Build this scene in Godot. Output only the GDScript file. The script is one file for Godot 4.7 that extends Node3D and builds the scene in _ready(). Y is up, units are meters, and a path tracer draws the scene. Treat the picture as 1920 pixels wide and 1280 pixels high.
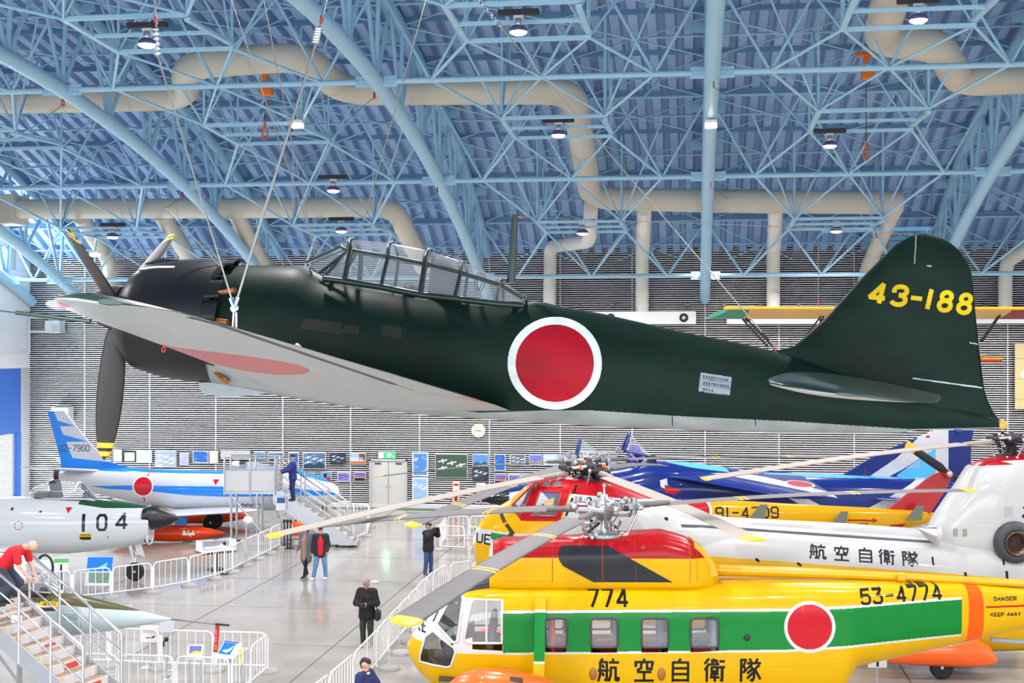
extends Node3D
# A museum hangar: a green fighter hangs from the blue steel roof, helicopters and jets stand on the polished floor.
# Units are metres, y is up. The hall runs along -z; its back wall stands at z = WALL.

const F := 2500.0            # focal length in pixels of the 1920 x 1280 frame
const EYE := Vector3(0, 7.6, 0)
const YAW := 0.13438
const PITCH := 0.004
const WALL := -61.7
const LEFT := -32.3
const RIGHT := 27.3
const FRONT := 3.0
var CB := Basis(Vector3.UP, YAW) * Basis(Vector3.RIGHT, PITCH)
var M := {}
var taken := {}
var unit_tube := {}
var sg := 1

# ---------------------------------------------------------------- pixels to places
func ray(u: float, v: float) -> Vector3:
	return CB * Vector3((u - 960.0) / F, (640.0 - v) / F, -1.0)
func px(u: float, v: float, d: float) -> Vector3:
	return EYE + ray(u, v) * d
func fl(u: float, v: float, y := 0.0) -> Vector3:
	var r := ray(u, v)
	return EYE + r * ((y - EYE.y) / r.y)
func onz(u: float, v: float, z: float) -> Vector3:
	var r := ray(u, v)
	return EYE + r * (z / r.z)
func onx(u: float, v: float, x: float) -> Vector3:
	var r := ray(u, v)
	return EYE + r * (x / r.x)
func loc(u: float, v: float, fr: Transform3D, zo := 0.0) -> Vector3:   # where the ray meets the plane z = zo of a frame, in that frame
	var r := ray(u, v)
	var n := fr.basis.z
	var p := fr.origin + n * zo
	return fr.affine_inverse() * (EYE + r * ((p - EYE).dot(n) / r.dot(n)))
func l2(u: float, v: float, fr: Transform3D, zo := 0.0) -> Vector2:
	var p := loc(u, v, fr, zo)
	return Vector2(p.x, p.y)
func lps(a: Array, fr: Transform3D, zo := 0.0) -> PackedVector2Array:
	var o := PackedVector2Array()
	for i in range(0, a.size(), 2):
		o.append(l2(a[i], a[i + 1], fr, zo))
	return o

# ---------------------------------------------------------------- mesh builder
class MB:
	var v := PackedVector3Array()
	var uv := PackedVector2Array()
	var g := PackedInt32Array()
	var c := PackedColorArray()
	var use_c := false
	static var next := 1
	func tris(t: PackedVector3Array, u: PackedVector2Array, smooth: bool, orient := true, group := -2) -> MB:
		var flip := false
		if orient:
			var m := Vector3.ZERO
			for p in t: m += p
			m /= maxf(t.size(), 1)
			var vol := 0.0
			for i in range(0, t.size(), 3):
				vol += (t[i] - m).dot((t[i + 1] - m).cross(t[i + 2] - m))
			flip = vol > 0.0
		var gid := -1
		if smooth:
			gid = MB.next if group == -2 else group
			MB.next += 1
		for i in range(0, t.size(), 3):
			for k in ([0, 2, 1] if flip else [0, 1, 2]):
				v.append(t[i + k]); uv.append(u[i + k] if u.size() else Vector2.ZERO); g.append(gid)
		return self
	func mesh() -> ArrayMesh:
		var st := SurfaceTool.new()
		st.begin(Mesh.PRIMITIVE_TRIANGLES)
		for i in v.size():
			st.set_smooth_group(g[i])
			st.set_uv(uv[i])
			if use_c: st.set_color(c[i])
			st.add_vertex(v[i])
		st.generate_normals()
		return st.commit()
	func xform(t: Transform3D) -> MB:
		v = t * v
		return self
	static func corner(i: int, ax: int, h: Vector3, bev: float, at: Vector3, b: Basis) -> Vector3:
		var s := Vector3(1 if i & 1 else -1, 1 if i & 2 else -1, 1 if i & 4 else -1)
		var e := h - Vector3.ONE * bev
		e[ax] = h[ax]
		return at + b * (s * e)
	# a chamfered (or plain) box
	func box(at: Vector3, size: Vector3, bev := 0.0, b := Basis()) -> MB:
		var h := size * 0.5
		var t := PackedVector3Array()
		if bev <= 0.0:
			var q := []
			for i in 8:
				q.append(at + b * Vector3(h.x if i & 1 else -h.x, h.y if i & 2 else -h.y, h.z if i & 4 else -h.z))
			for f in [[0, 1, 3, 2], [4, 6, 7, 5], [0, 4, 5, 1], [2, 3, 7, 6], [0, 2, 6, 4], [1, 5, 7, 3]]:
				t.append_array([q[f[0]], q[f[1]], q[f[2]], q[f[0]], q[f[2]], q[f[3]]])
			return tris(t, PackedVector2Array(), false)
		bev = minf(bev, minf(h.x, minf(h.y, h.z)) * 0.95)
		for ax in 3:
			var o1 := (ax + 1) % 3
			var o2 := (ax + 2) % 3
			for s in 2:
				var i0: int = s << ax
				var a: Vector3 = MB.corner(i0, ax, h, bev, at, b)
				var bb: Vector3 = MB.corner(i0 | (1 << o1), ax, h, bev, at, b)
				var cc: Vector3 = MB.corner(i0 | (1 << o1) | (1 << o2), ax, h, bev, at, b)
				var d: Vector3 = MB.corner(i0 | (1 << o2), ax, h, bev, at, b)
				if s: t.append_array([a, cc, bb, a, d, cc])
				else: t.append_array([a, bb, cc, a, cc, d])
			for s1 in 2:
				for s2 in 2:
					var k: int = (s1 << o1) | (s2 << o2)
					var a2: Vector3 = MB.corner(k, o1, h, bev, at, b)
					var b2: Vector3 = MB.corner(k, o2, h, bev, at, b)
					var c2: Vector3 = MB.corner(k | (1 << ax), o2, h, bev, at, b)
					var d2: Vector3 = MB.corner(k | (1 << ax), o1, h, bev, at, b)
					if s1 != s2: t.append_array([a2, b2, c2, a2, c2, d2])
					else: t.append_array([a2, c2, b2, a2, d2, c2])
		for i in 8:
			var n := (i & 1) + ((i >> 1) & 1) + ((i >> 2) & 1)
			var a3: Vector3 = MB.corner(i, 0, h, bev, at, b)
			var b3: Vector3 = MB.corner(i, 1, h, bev, at, b)
			var c3: Vector3 = MB.corner(i, 2, h, bev, at, b)
			if n % 2 == 0: t.append_array([a3, b3, c3])
			else: t.append_array([a3, c3, b3])
		return tris(t, PackedVector2Array(), false)
	static func side(d: Vector3) -> Vector3:
		return (d.cross(Vector3.UP) if absf(d.normalized().y) < 0.9 else d.cross(Vector3.RIGHT)).normalized()
	func cyl(a: Vector3, b: Vector3, ra: float, rb := -1.0, n := 10, caps := true) -> MB:
		if rb < 0.0: rb = ra
		return path(PackedVector3Array([a, b]), [ra, rb], n, caps)
	# a tube along points; r is a number or one radius for each point; flat squashes it across
	func path(p: PackedVector3Array, r, n := 8, caps := true, closed := false, squash := 1.0, up := Vector3.ZERO) -> MB:
		var rings := []
		var m := p.size()
		var x := Vector3.ZERO
		for i in m:
			var d := (p[(i + 1) % m] - p[(i - 1 + m) % m]) if closed else (p[mini(i + 1, m - 1)] - p[maxi(i - 1, 0)])
			d = d.normalized()
			if up != Vector3.ZERO: x = up.cross(d).normalized()
			elif i == 0: x = MB.side(d)
			else: x = (x - d * x.dot(d)).normalized()
			var y := d.cross(x)
			var rr: float = r if (r is float or r is int) else r[i]
			var ring := PackedVector3Array()
			for k in n:
				var a := TAU * k / n
				ring.append(p[i] + x * cos(a) * rr + y * sin(a) * rr * squash)
			rings.append(ring)
		if closed: rings.append(rings[0])
		return loft(rings, true, caps and not closed, caps and not closed)
	# a skin over rings of equal length; uv.x runs along the rings, uv.y round them
	func loft(rings: Array, round_ := true, cap0 := false, cap1 := false, uvf = null, smooth := true, orient := true) -> MB:
		var t := PackedVector3Array()
		var u := PackedVector2Array()
		var n: int = rings[0].size()
		var m := rings.size()
		for i in m - 1:
			for k in (n if round_ else n - 1):
				var k2 := (k + 1) % n
				var q := [rings[i][k], rings[i + 1][k], rings[i + 1][k2], rings[i][k2]]
				var w := []
				if uvf != null:
					for p in q: w.append(uvf.uv(p))
				else:
					w = [Vector2(float(i) / (m - 1), float(k) / n), Vector2(float(i + 1) / (m - 1), float(k) / n), Vector2(float(i + 1) / (m - 1), float(k + 1) / n), Vector2(float(i) / (m - 1), float(k + 1) / n)]
				if q[0].distance_squared_to(q[1]) + q[2].distance_squared_to(q[3]) < 1e-14: continue
				if q[0].distance_squared_to(q[3]) > 1e-12:
					t.append_array([q[0], q[2], q[3]]); u.append_array([w[0], w[2], w[3]])
				if q[1].distance_squared_to(q[2]) > 1e-12:
					t.append_array([q[0], q[1], q[2]]); u.append_array([w[0], w[1], w[2]])
		var split := t.size()
		for e in 2:
			if not (cap0 if e == 0 else cap1): continue
			var ring: PackedVector3Array = rings[0 if e == 0 else m - 1]
			var mid := Vector3.ZERO
			for p in ring: mid += p
			mid /= n
			for k in n:
				var a: Vector3 = ring[k]
				var b: Vector3 = ring[(k + 1) % n]
				t.append_array([mid, b, a] if e else [mid, a, b])
				if uvf != null: u.append_array([uvf.uv(mid), uvf.uv(b if e else a), uvf.uv(a if e else b)])
				else: u.append_array([Vector2.ZERO, Vector2.ZERO, Vector2.ZERO])
		var from := v.size()
		tris(t, u, smooth, orient)
		for i in range(from + split, v.size()): g[i] = -1
		return self
	# a turned shape: profile of (radius, height) pairs along an axis
	func lathe(prof: Array, at := Vector3.ZERO, b := Basis(), n := 16, smooth := true) -> MB:
		var rings := []
		for q in prof:
			var ring := PackedVector3Array()
			for k in n:
				var a := TAU * k / n
				ring.append(at + b * Vector3(cos(a) * q[0], q[1], sin(a) * q[0]))
			rings.append(ring)
		return loft(rings, true, prof[0][0] > 1e-4, prof[-1][0] > 1e-4, null, smooth)
	# a flat outline (in x, y of the basis) given a thickness along z, centred
	func prism(poly: PackedVector2Array, depth: float, at := Vector3.ZERO, b := Basis(), uvf = null) -> MB:
		var idx := Geometry2D.triangulate_polygon(poly)
		var t := PackedVector3Array()
		var u := PackedVector2Array()
		var n := poly.size()
		var top := []
		var bot := []
		for p in poly:
			top.append(at + b * Vector3(p.x, p.y, depth * 0.5)); bot.append(at + b * Vector3(p.x, p.y, -depth * 0.5))
		for i in range(0, idx.size(), 3):
			t.append_array([top[idx[i]], top[idx[i + 1]], top[idx[i + 2]], bot[idx[i]], bot[idx[i + 2]], bot[idx[i + 1]]])
		# sides, wound to fit the triangulation
		var area := 0.0
		for i in n: area += poly[i].cross(poly[(i + 1) % n])
		var tarea := 0.0
		for i in range(0, idx.size(), 3): tarea += (poly[idx[i + 1]] - poly[idx[i]]).cross(poly[idx[i + 2]] - poly[idx[i]])
		for i in n:
			var j := (i + 1) % n
			if area * tarea > 0: t.append_array([top[i], bot[i], bot[j], top[i], bot[j], top[j]])
			else: t.append_array([top[i], bot[j], bot[i], top[i], top[j], bot[j]])
		if uvf != null:
			for p in t: u.append(uvf.uv(p))
		return tris(t, u, false)
	# a thin sheet with thickness over a grid of points
	func sheet(grid: Array, th: float, uvf = null, smooth := true) -> MB:
		var m := grid.size()
		var n: int = grid[0].size()
		var ring_rows := []
		for i in m:
			var row := PackedVector3Array()
			var back := PackedVector3Array()
			for k in n:
				var a: Vector3 = grid[mini(i + 1, m - 1)][k] - grid[maxi(i - 1, 0)][k]
				var c2: Vector3 = grid[i][mini(k + 1, n - 1)] - grid[i][maxi(k - 1, 0)]
				var nn := a.cross(c2).normalized() * th * 0.5
				row.append(grid[i][k] + nn); back.append(grid[i][k] - nn)
			back.reverse()
			row.append_array(back)
			ring_rows.append(row)
		return loft(ring_rows, true, true, true, uvf, smooth)
	func ball(at: Vector3, r: Vector3, n := 12, b := Basis()) -> MB:
		var prof := []
		var k := maxi(4, n / 2)
		var rings := []
		for i in k + 1:
			var a := PI * i / k
			var ring := PackedVector3Array()
			for j in n:
				var w := TAU * j / n
				ring.append(at + b * (Vector3(sin(a) * cos(w), -cos(a), sin(a) * sin(w)) * r))
			rings.append(ring)
		return loft(rings)

# ---------------------------------------------------------------- things, parts
func numbered(n: String) -> String:
	var k: int = taken.get(n, 0)
	taken[n] = k + 1
	return n if k == 0 else "%s_%03d" % [n, k]
func tag(o: Node, label: String, category: String, group := "", kind := "") -> void:
	if label: o.set_meta("label", label)
	if category: o.set_meta("category", category)
	if group: o.set_meta("group", group)
	if kind: o.set_meta("kind", kind)
func thing(called: String, label: String, category: String, t := Transform3D(), group := "") -> Node3D:
	var o := Node3D.new()
	o.name = numbered(called)
	o.transform = t
	tag(o, label, category, group)
	add_child(o)
	return o
func at_(p: Vector3, turn := 0.0) -> Transform3D:
	return Transform3D(Basis(Vector3.UP, turn), p)
func put(called: String, m, mat_: Material, parent: Node = self, label := "") -> MeshInstance3D:
	var o := MeshInstance3D.new()
	o.name = numbered(called) if parent == self else called
	o.mesh = m.mesh() if m is MB else m
	o.material_override = mat_
	if label: o.set_meta("label", label)
	parent.add_child(o, true)
	return o
func struct(called: String, m, mat_: Material, parent: Node = self, label := "") -> MeshInstance3D:
	var o := put(called, m, mat_, parent, label)
	if parent == self: o.set_meta("kind", "structure")
	return o
func mb() -> MB:
	return MB.new()
# a straight round bar that shares one mesh with all others of its side count
func bar(called: String, a: Vector3, b: Vector3, r: float, mat_: Material, parent: Node = self, n := 8) -> MeshInstance3D:
	if not unit_tube.has(n):
		unit_tube[n] = mb().cyl(Vector3.ZERO, Vector3.UP, 1.0, 1.0, n).mesh()
	var o := MeshInstance3D.new()
	o.name = called
	o.mesh = unit_tube[n]
	o.material_override = mat_
	var d := b - a
	var x := MB.side(d)
	var y := d
	var z := x.cross(d.normalized())
	o.transform = Transform3D(Basis(x * r, y, z * r), a)
	parent.add_child(o, true)
	return o
func copy(o: Node3D, called: String, t: Transform3D, label := "") -> Node3D:
	var c: Node3D = o.duplicate()
	c.name = numbered(called)
	add_child(c)
	c.transform = t
	if label: c.set_meta("label", label)
	return c

# ---------------------------------------------------------------- materials
func mat(col: Color, rough := 0.5, metal := 0.0, coat := 0.0) -> StandardMaterial3D:
	var m := StandardMaterial3D.new()
	m.albedo_color = col
	m.roughness = rough
	m.metallic = metal
	if coat > 0.0:
		m.clearcoat_enabled = true
		m.clearcoat = coat
		m.clearcoat_roughness = 0.08
	return m
func c8(r: int, g: int, b: int) -> Color:
	return Color8(r, g, b)
func glow(col: Color, e: float) -> StandardMaterial3D:
	var m := mat(col, 0.5)
	m.emission_enabled = true
	m.emission = col
	m.emission_energy_multiplier = e
	return m
func glass(col: Color, a: float) -> StandardMaterial3D:
	var m := mat(Color(col.r, col.g, col.b, a), 0.04)
	m.transparency = BaseMaterial3D.TRANSPARENCY_ALPHA
	m.cull_mode = BaseMaterial3D.CULL_DISABLED
	return m
func noise_tex(freq: float, lo: Color, hi: Color, size := 512, seed_ := 1, oct := 4) -> NoiseTexture2D:
	var n := FastNoiseLite.new()
	n.seed = seed_
	n.frequency = freq
	n.fractal_octaves = oct
	var t := NoiseTexture2D.new()
	t.noise = n
	t.width = size
	t.height = size
	t.seamless = true
	var g := Gradient.new()
	g.set_color(0, lo)
	g.set_color(1, hi)
	t.color_ramp = g
	return t
func painted(img: Image, rough := 0.35, coat := 0.0) -> StandardMaterial3D:
	var m := mat(Color.WHITE, rough, 0.0, coat)
	img.generate_mipmaps()
	m.albedo_texture = ImageTexture.create_from_image(img)
	m.texture_repeat = false
	m.metallic_specular = 0.25
	return m

# ---------------------------------------------------------------- a painter for flat print in the axes of a thing
class Painter:
	var im: Image
	var lo: Vector2
	var hi: Vector2
	var s: Vector2
	func _init(lo_: Vector2, hi_: Vector2, w: int, h: int, col: Color) -> void:
		lo = lo_; hi = hi_
		im = Image.create(w, h, false, Image.FORMAT_RGB8)
		im.fill(col)
		s = Vector2(w, h) / (hi - lo)
	func uv(p) -> Vector2:
		return Vector2((p.x - lo.x) / (hi.x - lo.x), (hi.y - p.y) / (hi.y - lo.y))
	func pix(p: Vector2) -> Vector2:
		return Vector2((p.x - lo.x) * s.x, (hi.y - p.y) * s.y)
	func poly(pts, col: Color) -> void:
		var q := PackedVector2Array()
		var y0 := 1e9
		var y1 := -1e9
		for p in pts:
			var w := pix(p)
			q.append(w)
			y0 = minf(y0, w.y); y1 = maxf(y1, w.y)
		for y in range(maxi(0, int(floor(y0))), mini(im.get_height() - 1, int(ceil(y1))) + 1):
			var yc := y + 0.5
			var xs := []
			for i in q.size():
				var a := q[i]
				var b := q[(i + 1) % q.size()]
				if (a.y <= yc) != (b.y <= yc):
					xs.append(a.x + (yc - a.y) / (b.y - a.y) * (b.x - a.x))
			xs.sort()
			for i in range(0, xs.size() - 1, 2):
				var x0 := maxi(0, int(round(xs[i])))
				var x1 := mini(im.get_width(), int(round(xs[i + 1])))
				if x1 > x0: im.fill_rect(Rect2i(x0, y, x1 - x0, 1), col)
	func rect(x0: float, y0: float, x1: float, y1: float, col: Color) -> void:
		poly([Vector2(x0, y0), Vector2(x1, y0), Vector2(x1, y1), Vector2(x0, y1)], col)
	func disc(at: Vector2, r: float, col: Color, ry := -1.0) -> void:
		if ry < 0.0: ry = r
		var a := []
		for i in 64: a.append(at + Vector2(cos(TAU * i / 64) * r, sin(TAU * i / 64) * ry))
		poly(a, col)
	func line(pts: Array, w: float, col: Color) -> void:
		for i in pts.size() - 1:
			var a: Vector2 = pts[i]
			var b: Vector2 = pts[i + 1]
			var d := (b - a).normalized()
			var n := Vector2(-d.y, d.x) * w * 0.5
			var e := d * w * 0.22
			poly([a + n - e, b + n + e, b - n + e, a - n - e], col)
	# stroke lettering: glyphs on a cell 0..1 wide and 0..1 high
	func text(t: String, at: Vector2, h: float, w: float, gap: float, th: float, col: Color, shear := 0.0, dir := Vector2(1, 0)) -> void:
		var x := 0.0
		var up := Vector2(-dir.y, dir.x)
		for ch in t:
			for st in Glyphs.of(ch):
				var q := []
				for i in range(0, st.size(), 2):
					var lx: float = st[i] * w + st[i + 1] * h * shear
					q.append(at + dir * (x + lx) + up * (st[i + 1] * h))
				line(q, th, col)
			x += (w * 0.45 if ch in ["1", "I", " "] else w) + gap

class Glyphs:
	static func arc(cx: float, cy: float, rx: float, ry: float, a0: float, a1: float) -> Array:
		var o := []
		for k in 17:
			var a := deg_to_rad(lerpf(a0, a1, k / 16.0))
			o.append_array([cx + cos(a) * rx, cy + sin(a) * ry])
		return [o]
	static func of(c: String) -> Array:
		match c:
			"0": return [[.2, 0, .8, 0, 1, .18, 1, .82, .8, 1, .2, 1, 0, .82, 0, .18, .2, 0]]
			"1": return [[.22, 0, .22, 1]]
			"2": return [[0, .82, .2, 1, .8, 1, 1, .82, 1, .6, 0, .12, 0, 0, 1, 0]]
			"3": return [[0, 1, 1, 1, .45, .58, .8, .58, 1, .4, 1, .16, .8, 0, .2, 0, 0, .16]]
			"３": return Glyphs.arc(.5, .76, .46, .24, 200, -90) + Glyphs.arc(.5, .26, .5, .26, 90, -150)
			"８": return Glyphs.arc(.5, .76, .42, .23, 0, 360) + Glyphs.arc(.5, .26, .5, .27, 0, 360)
			"4": return [[.75, 0, .75, 1, 0, .25, 1, .25]]
			"5": return [[1, 1, .08, 1, 0, .52, .2, .62, .8, .62, 1, .45, 1, .18, .8, 0, .2, 0, 0, .15]]
			"6": return [[1, .85, .8, 1, .2, 1, 0, .82, 0, .18, .2, 0, .8, 0, 1, .18, 1, .4, .8, .55, 0, .55]]
			"7": return [[0, 1, 1, 1, .35, 0]]
			"8": return [[.2, .54, 0, .7, 0, .85, .2, 1, .8, 1, 1, .85, 1, .7, .8, .54, .2, .54, 0, .38, 0, .15, .2, 0, .8, 0, 1, .15, 1, .38, .8, .54]]
			"9": return [[0, .15, .2, 0, .8, 0, 1, .18, 1, .82, .8, 1, .2, 1, 0, .82, 0, .6, .2, .45, 1, .45]]
			"-": return [[.1, .5, .9, .5]]
			"A": return [[0, 0, .5, 1, 1, 0], [.2, .35, .8, .35]]
			"B": return [[0, 0, 0, 1, .75, 1, .95, .78, .75, .54, 0, .54], [.75, .54, 1, .3, .8, 0, 0, 0]]
			"C": return [[1, .82, .8, 1, .2, 1, 0, .82, 0, .18, .2, 0, .8, 0, 1, .18]]
			"D": return [[0, 0, 0, 1, .7, 1, 1, .75, 1, .25, .7, 0, 0, 0]]
			"E": return [[1, 1, 0, 1, 0, 0, 1, 0], [0, .52, .8, .52]]
			"F": return [[1, 1, 0, 1, 0, 0], [0, .52, .8, .52]]
			"G": return [[1, .82, .8, 1, .2, 1, 0, .82, 0, .18, .2, 0, .8, 0, 1, .18, 1, .45, .6, .45]]
			"I": return [[.22, 0, .22, 1]]
			"K": return [[0, 0, 0, 1], [1, 1, 0, .45], [.3, .6, 1, 0]]
			"L": return [[0, 1, 0, 0, 1, 0]]
			"M": return [[0, 0, 0, 1, .5, .4, 1, 1, 1, 0]]
			"N": return [[0, 0, 0, 1, 1, 0, 1, 1]]
			"O": return of("0")
			"P": return [[0, 0, 0, 1, .8, 1, 1, .85, 1, .6, .8, .46, 0, .46]]
			"R": return [[0, 0, 0, 1, .8, 1, 1, .85, 1, .62, .8, .48, 0, .48], [.5, .48, 1, 0]]
			"S": return [[1, .85, .8, 1, .2, 1, 0, .85, 0, .68, .2, .54, .8, .5, 1, .34, 1, .15, .8, 0, .2, 0, 0, .15]]
			"T": return [[0, 1, 1, 1], [.5, 1, .5, 0]]
			"U": return [[0, 1, 0, .18, .2, 0, .8, 0, 1, .18, 1, 1]]
			"V": return [[0, 1, .5, 0, 1, 1]]
			"W": return [[0, 1, .25, 0, .5, .7, .75, 0, 1, 1]]
			"Y": return [[0, 1, .5, .5, 1, 1], [.5, .5, .5, 0]]
			# the five characters of the air force's name, stroke by stroke
			"航": return [[.2, 1, .1, .86], [.08, .86, .08, .3, 0, .02], [.08, .86, .42, .86, .42, .04, .32, .08], [.0, .48, .5, .5], [.2, .74, .26, .62], [.2, .38, .26, .26], [.74, 1, .74, .86], [.54, .84, 1, .84], [.62, .62, .62, .3, .52, .02], [.62, .62, .86, .62, .86, .06, 1, .04, 1, .18]]
			"空": return [[.5, 1, .5, .88], [.08, .66, .08, .86, .94, .86, .88, .66], [.36, .8, .34, .6, .16, .5], [.64, .8, .64, .56, .9, .56], [.16, .42, .84, .42], [.5, .42, .5, .04], [.04, .03, .96, .03]]
			"自": return [[.5, 1, .4, .86], [.12, 0, .12, .84, .88, .84, .88, 0], [.12, .58, .88, .58], [.12, .32, .88, .32], [.12, .05, .88, .05]]
			"衛": return [[.2, 1, .02, .8], [.22, .78, .02, .52], [.12, .62, .12, 0], [.34, .92, .62, .92, .6, .76], [.3, .76, .7, .76], [.46, 1, .4, .78], [.36, .64, .64, .64, .64, .46, .36, .46, .36, .64], [.32, .34, .68, .34], [.36, .34, .34, .2], [.3, .18, .72, .18], [.52, .46, .52, 0], [.76, .9, .98, .9], [.74, .64, 1, .64], [.88, .64, .88, .02, .8, .06]]
			"隊": return [[.04, 0, .04, .96, .28, .96, .16, .68, .28, .5, .16, .4], [.48, 1, .54, .86], [.86, 1, .78, .86], [.36, .82, 1, .82], [.62, .82, .36, .58], [.5, .7, .68, .5, .7, .2, .62, .02, .52, .06], [.62, .56, .36, .36], [.68, .42, .36, .14], [.94, .72, .72, .54], [.72, .56, 1, .1]]
		return []

# ================================================================ the scene
func _ready() -> void:
	setup_view()
	setup_materials()
	build_shell()
	build_roof_steel()
	build_ducts()
	build_lamps()
	build_fighter()
	build_yellow_helicopter()
	build_white_helicopter()
	build_old_helicopter()
	build_blue_jet()
	build_white_jet()
	build_stripe_jet()
	build_needle_jet()
	build_stairs()
	build_barriers()
	build_wall_things()
	build_hanging_things()
	build_signs()
	build_people()

func setup_view() -> void:
	var cam := Camera3D.new()
	cam.name = "camera"
	cam.fov = rad_to_deg(2.0 * atan(640.0 / F))
	cam.near = 0.1
	cam.far = 400.0
	cam.transform = Transform3D(CB, EYE)
	add_child(cam)
	cam.current = true
	var env := Environment.new()
	var sky := Sky.new()
	var sm := ProceduralSkyMaterial.new()
	sm.sky_top_color = c8(150, 185, 225)
	sm.sky_horizon_color = c8(225, 232, 240)
	sm.ground_horizon_color = c8(205, 205, 200)
	sm.ground_bottom_color = c8(180, 180, 175)
	sm.energy_multiplier = 1.6
	sky.sky_material = sm
	env.background_mode = Environment.BG_SKY
	env.sky = sky
	env.tonemap_mode = Environment.TONE_MAPPER_LINEAR
	env.tonemap_exposure = 1.14
	env.sdfgi_enabled = true
	env.ssao_enabled = true
	env.ssil_enabled = true
	var we := WorldEnvironment.new()
	we.name = "surroundings"
	we.environment = env
	add_child(we)
	# daylight through the glazed front of the hall and the open side door: one soft panel inside each opening
	window_light(Vector3(-2.5, 6.2, FRONT - 0.35), Vector3(0, 0, -1), Vector2(54, 6.4), 560.0)
	window_light(Vector3(LEFT + 0.25, 11.85, -57.75), Vector3(1, -0.1, 0.15), Vector2(5.0, 1.1), 60.0)
	window_light(Vector3(LEFT + 0.2, 1.75, -55.9), Vector3(1, 0, 0), Vector2(10.0, 3.3), 150.0)

func window_light(at: Vector3, to: Vector3, size: Vector2, e: float) -> void:
	var l := AreaLight3D.new()
	l.name = "daylight"
	l.area_size = size
	l.light_energy = e
	l.light_color = Color(0.93, 0.97, 1.0)
	l.shadow_enabled = true
	l.area_range = 120.0
	l.transform = Transform3D(Basis.looking_at(to, Vector3.UP), at)
	add_child(l)

func setup_materials() -> void:
	M.tube = mat(c8(160, 202, 224), 0.4)
	M.tube_dark = mat(c8(138, 182, 210), 0.45)
	M.deck = mat(c8(144, 174, 214), 0.5)
	M.beam = mat(c8(92, 132, 172), 0.5)
	M.duct = mat(c8(205, 198, 180), 0.6)
	M.duct_white = mat(c8(228, 224, 212), 0.55)
	M.sheet = mat(c8(246, 246, 246), 0.55)
	M.white = mat(c8(238, 238, 236), 0.4)
	M.white_gloss = mat(c8(240, 240, 238), 0.2, 0.0, 0.6)
	M.grey = mat(c8(150, 152, 155), 0.5)
	M.light_grey = mat(c8(200, 202, 204), 0.45)
	M.dark = mat(c8(42, 40, 44), 0.6)
	M.black = mat(c8(22, 22, 24), 0.45)
	M.rubber = mat(c8(28, 28, 30), 0.75)
	M.steel = mat(c8(205, 207, 210), 0.22, 0.9)
	M.alu = mat(c8(190, 193, 197), 0.32, 0.7)
	M.chrome = mat(c8(225, 228, 232), 0.12, 1.0)
	M.wire = mat(c8(140, 130, 118), 0.45, 0.6)
	M.red = mat(c8(190, 30, 32), 0.4)
	M.orange = mat(c8(232, 120, 26), 0.4)
	M.hi_orange = mat(c8(255, 98, 14), 0.3, 0.0, 0.5)
	M.blue = mat(c8(60, 115, 205), 0.45)
	M.glass = glass(c8(225, 238, 245), 0.12)
	M.wood = mat(c8(160, 130, 95), 0.6)
	# polished concrete: blotches of tone, soft mirror
	var fm := mat(c8(166, 163, 154), 0.13)
	fm.albedo_texture = noise_tex(0.006, Color(0.90, 0.895, 0.885), Color(1, 1, 1), 1024, 3, 5)
	fm.uv1_triplanar = true
	fm.uv1_world_triplanar = true
	fm.uv1_scale = Vector3.ONE * 0.075
	fm.roughness_texture = noise_tex(0.02, Color(0.8, 0.8, 0.8), Color(1, 1, 1), 512, 9, 3)
	fm.metallic_specular = 0.6
	M.floor = fm
	M.zero_green = mat(c8(19, 39, 31), 0.28)
	M.zero_grey = mat(c8(146, 148, 148), 0.34)
	M.zero_dark = mat(c8(22, 40, 33), 0.35)
	M.joint = mat(c8(84, 82, 78), 0.8)

# height of the roof over the floor at depth z (metres from the eye towards the back wall)
func yb(z: float) -> float:
	var t := z - 39.2
	return 15.58 - 0.1095 * t - 0.00665 * t * t
func yt(z: float) -> float:
	var e := maxf(0.0, z - 52.0)
	var e2 := maxf(0.0, 10.0 - z)
	return yb(z) + 2.95 - 0.01 * e * e - 0.01 * e2 * e2
func lo_(x: float, z: float) -> Vector3:
	return Vector3(x, yb(z), -z)
func up_(x: float, z: float) -> Vector3:
	return Vector3(x, yt(z), -z)
func onroof(u: float, v: float, off: float) -> Vector3:
	var r := ray(u, v)
	var a := 31.0
	var b := 61.4
	for i in 40:
		var m := (a + b) * 0.5
		var p := EYE + r * (m / -r.z)
		if p.y < yb(m) + off: a = m
		else: b = m
	return EYE + r * (a / -r.z)

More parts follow.
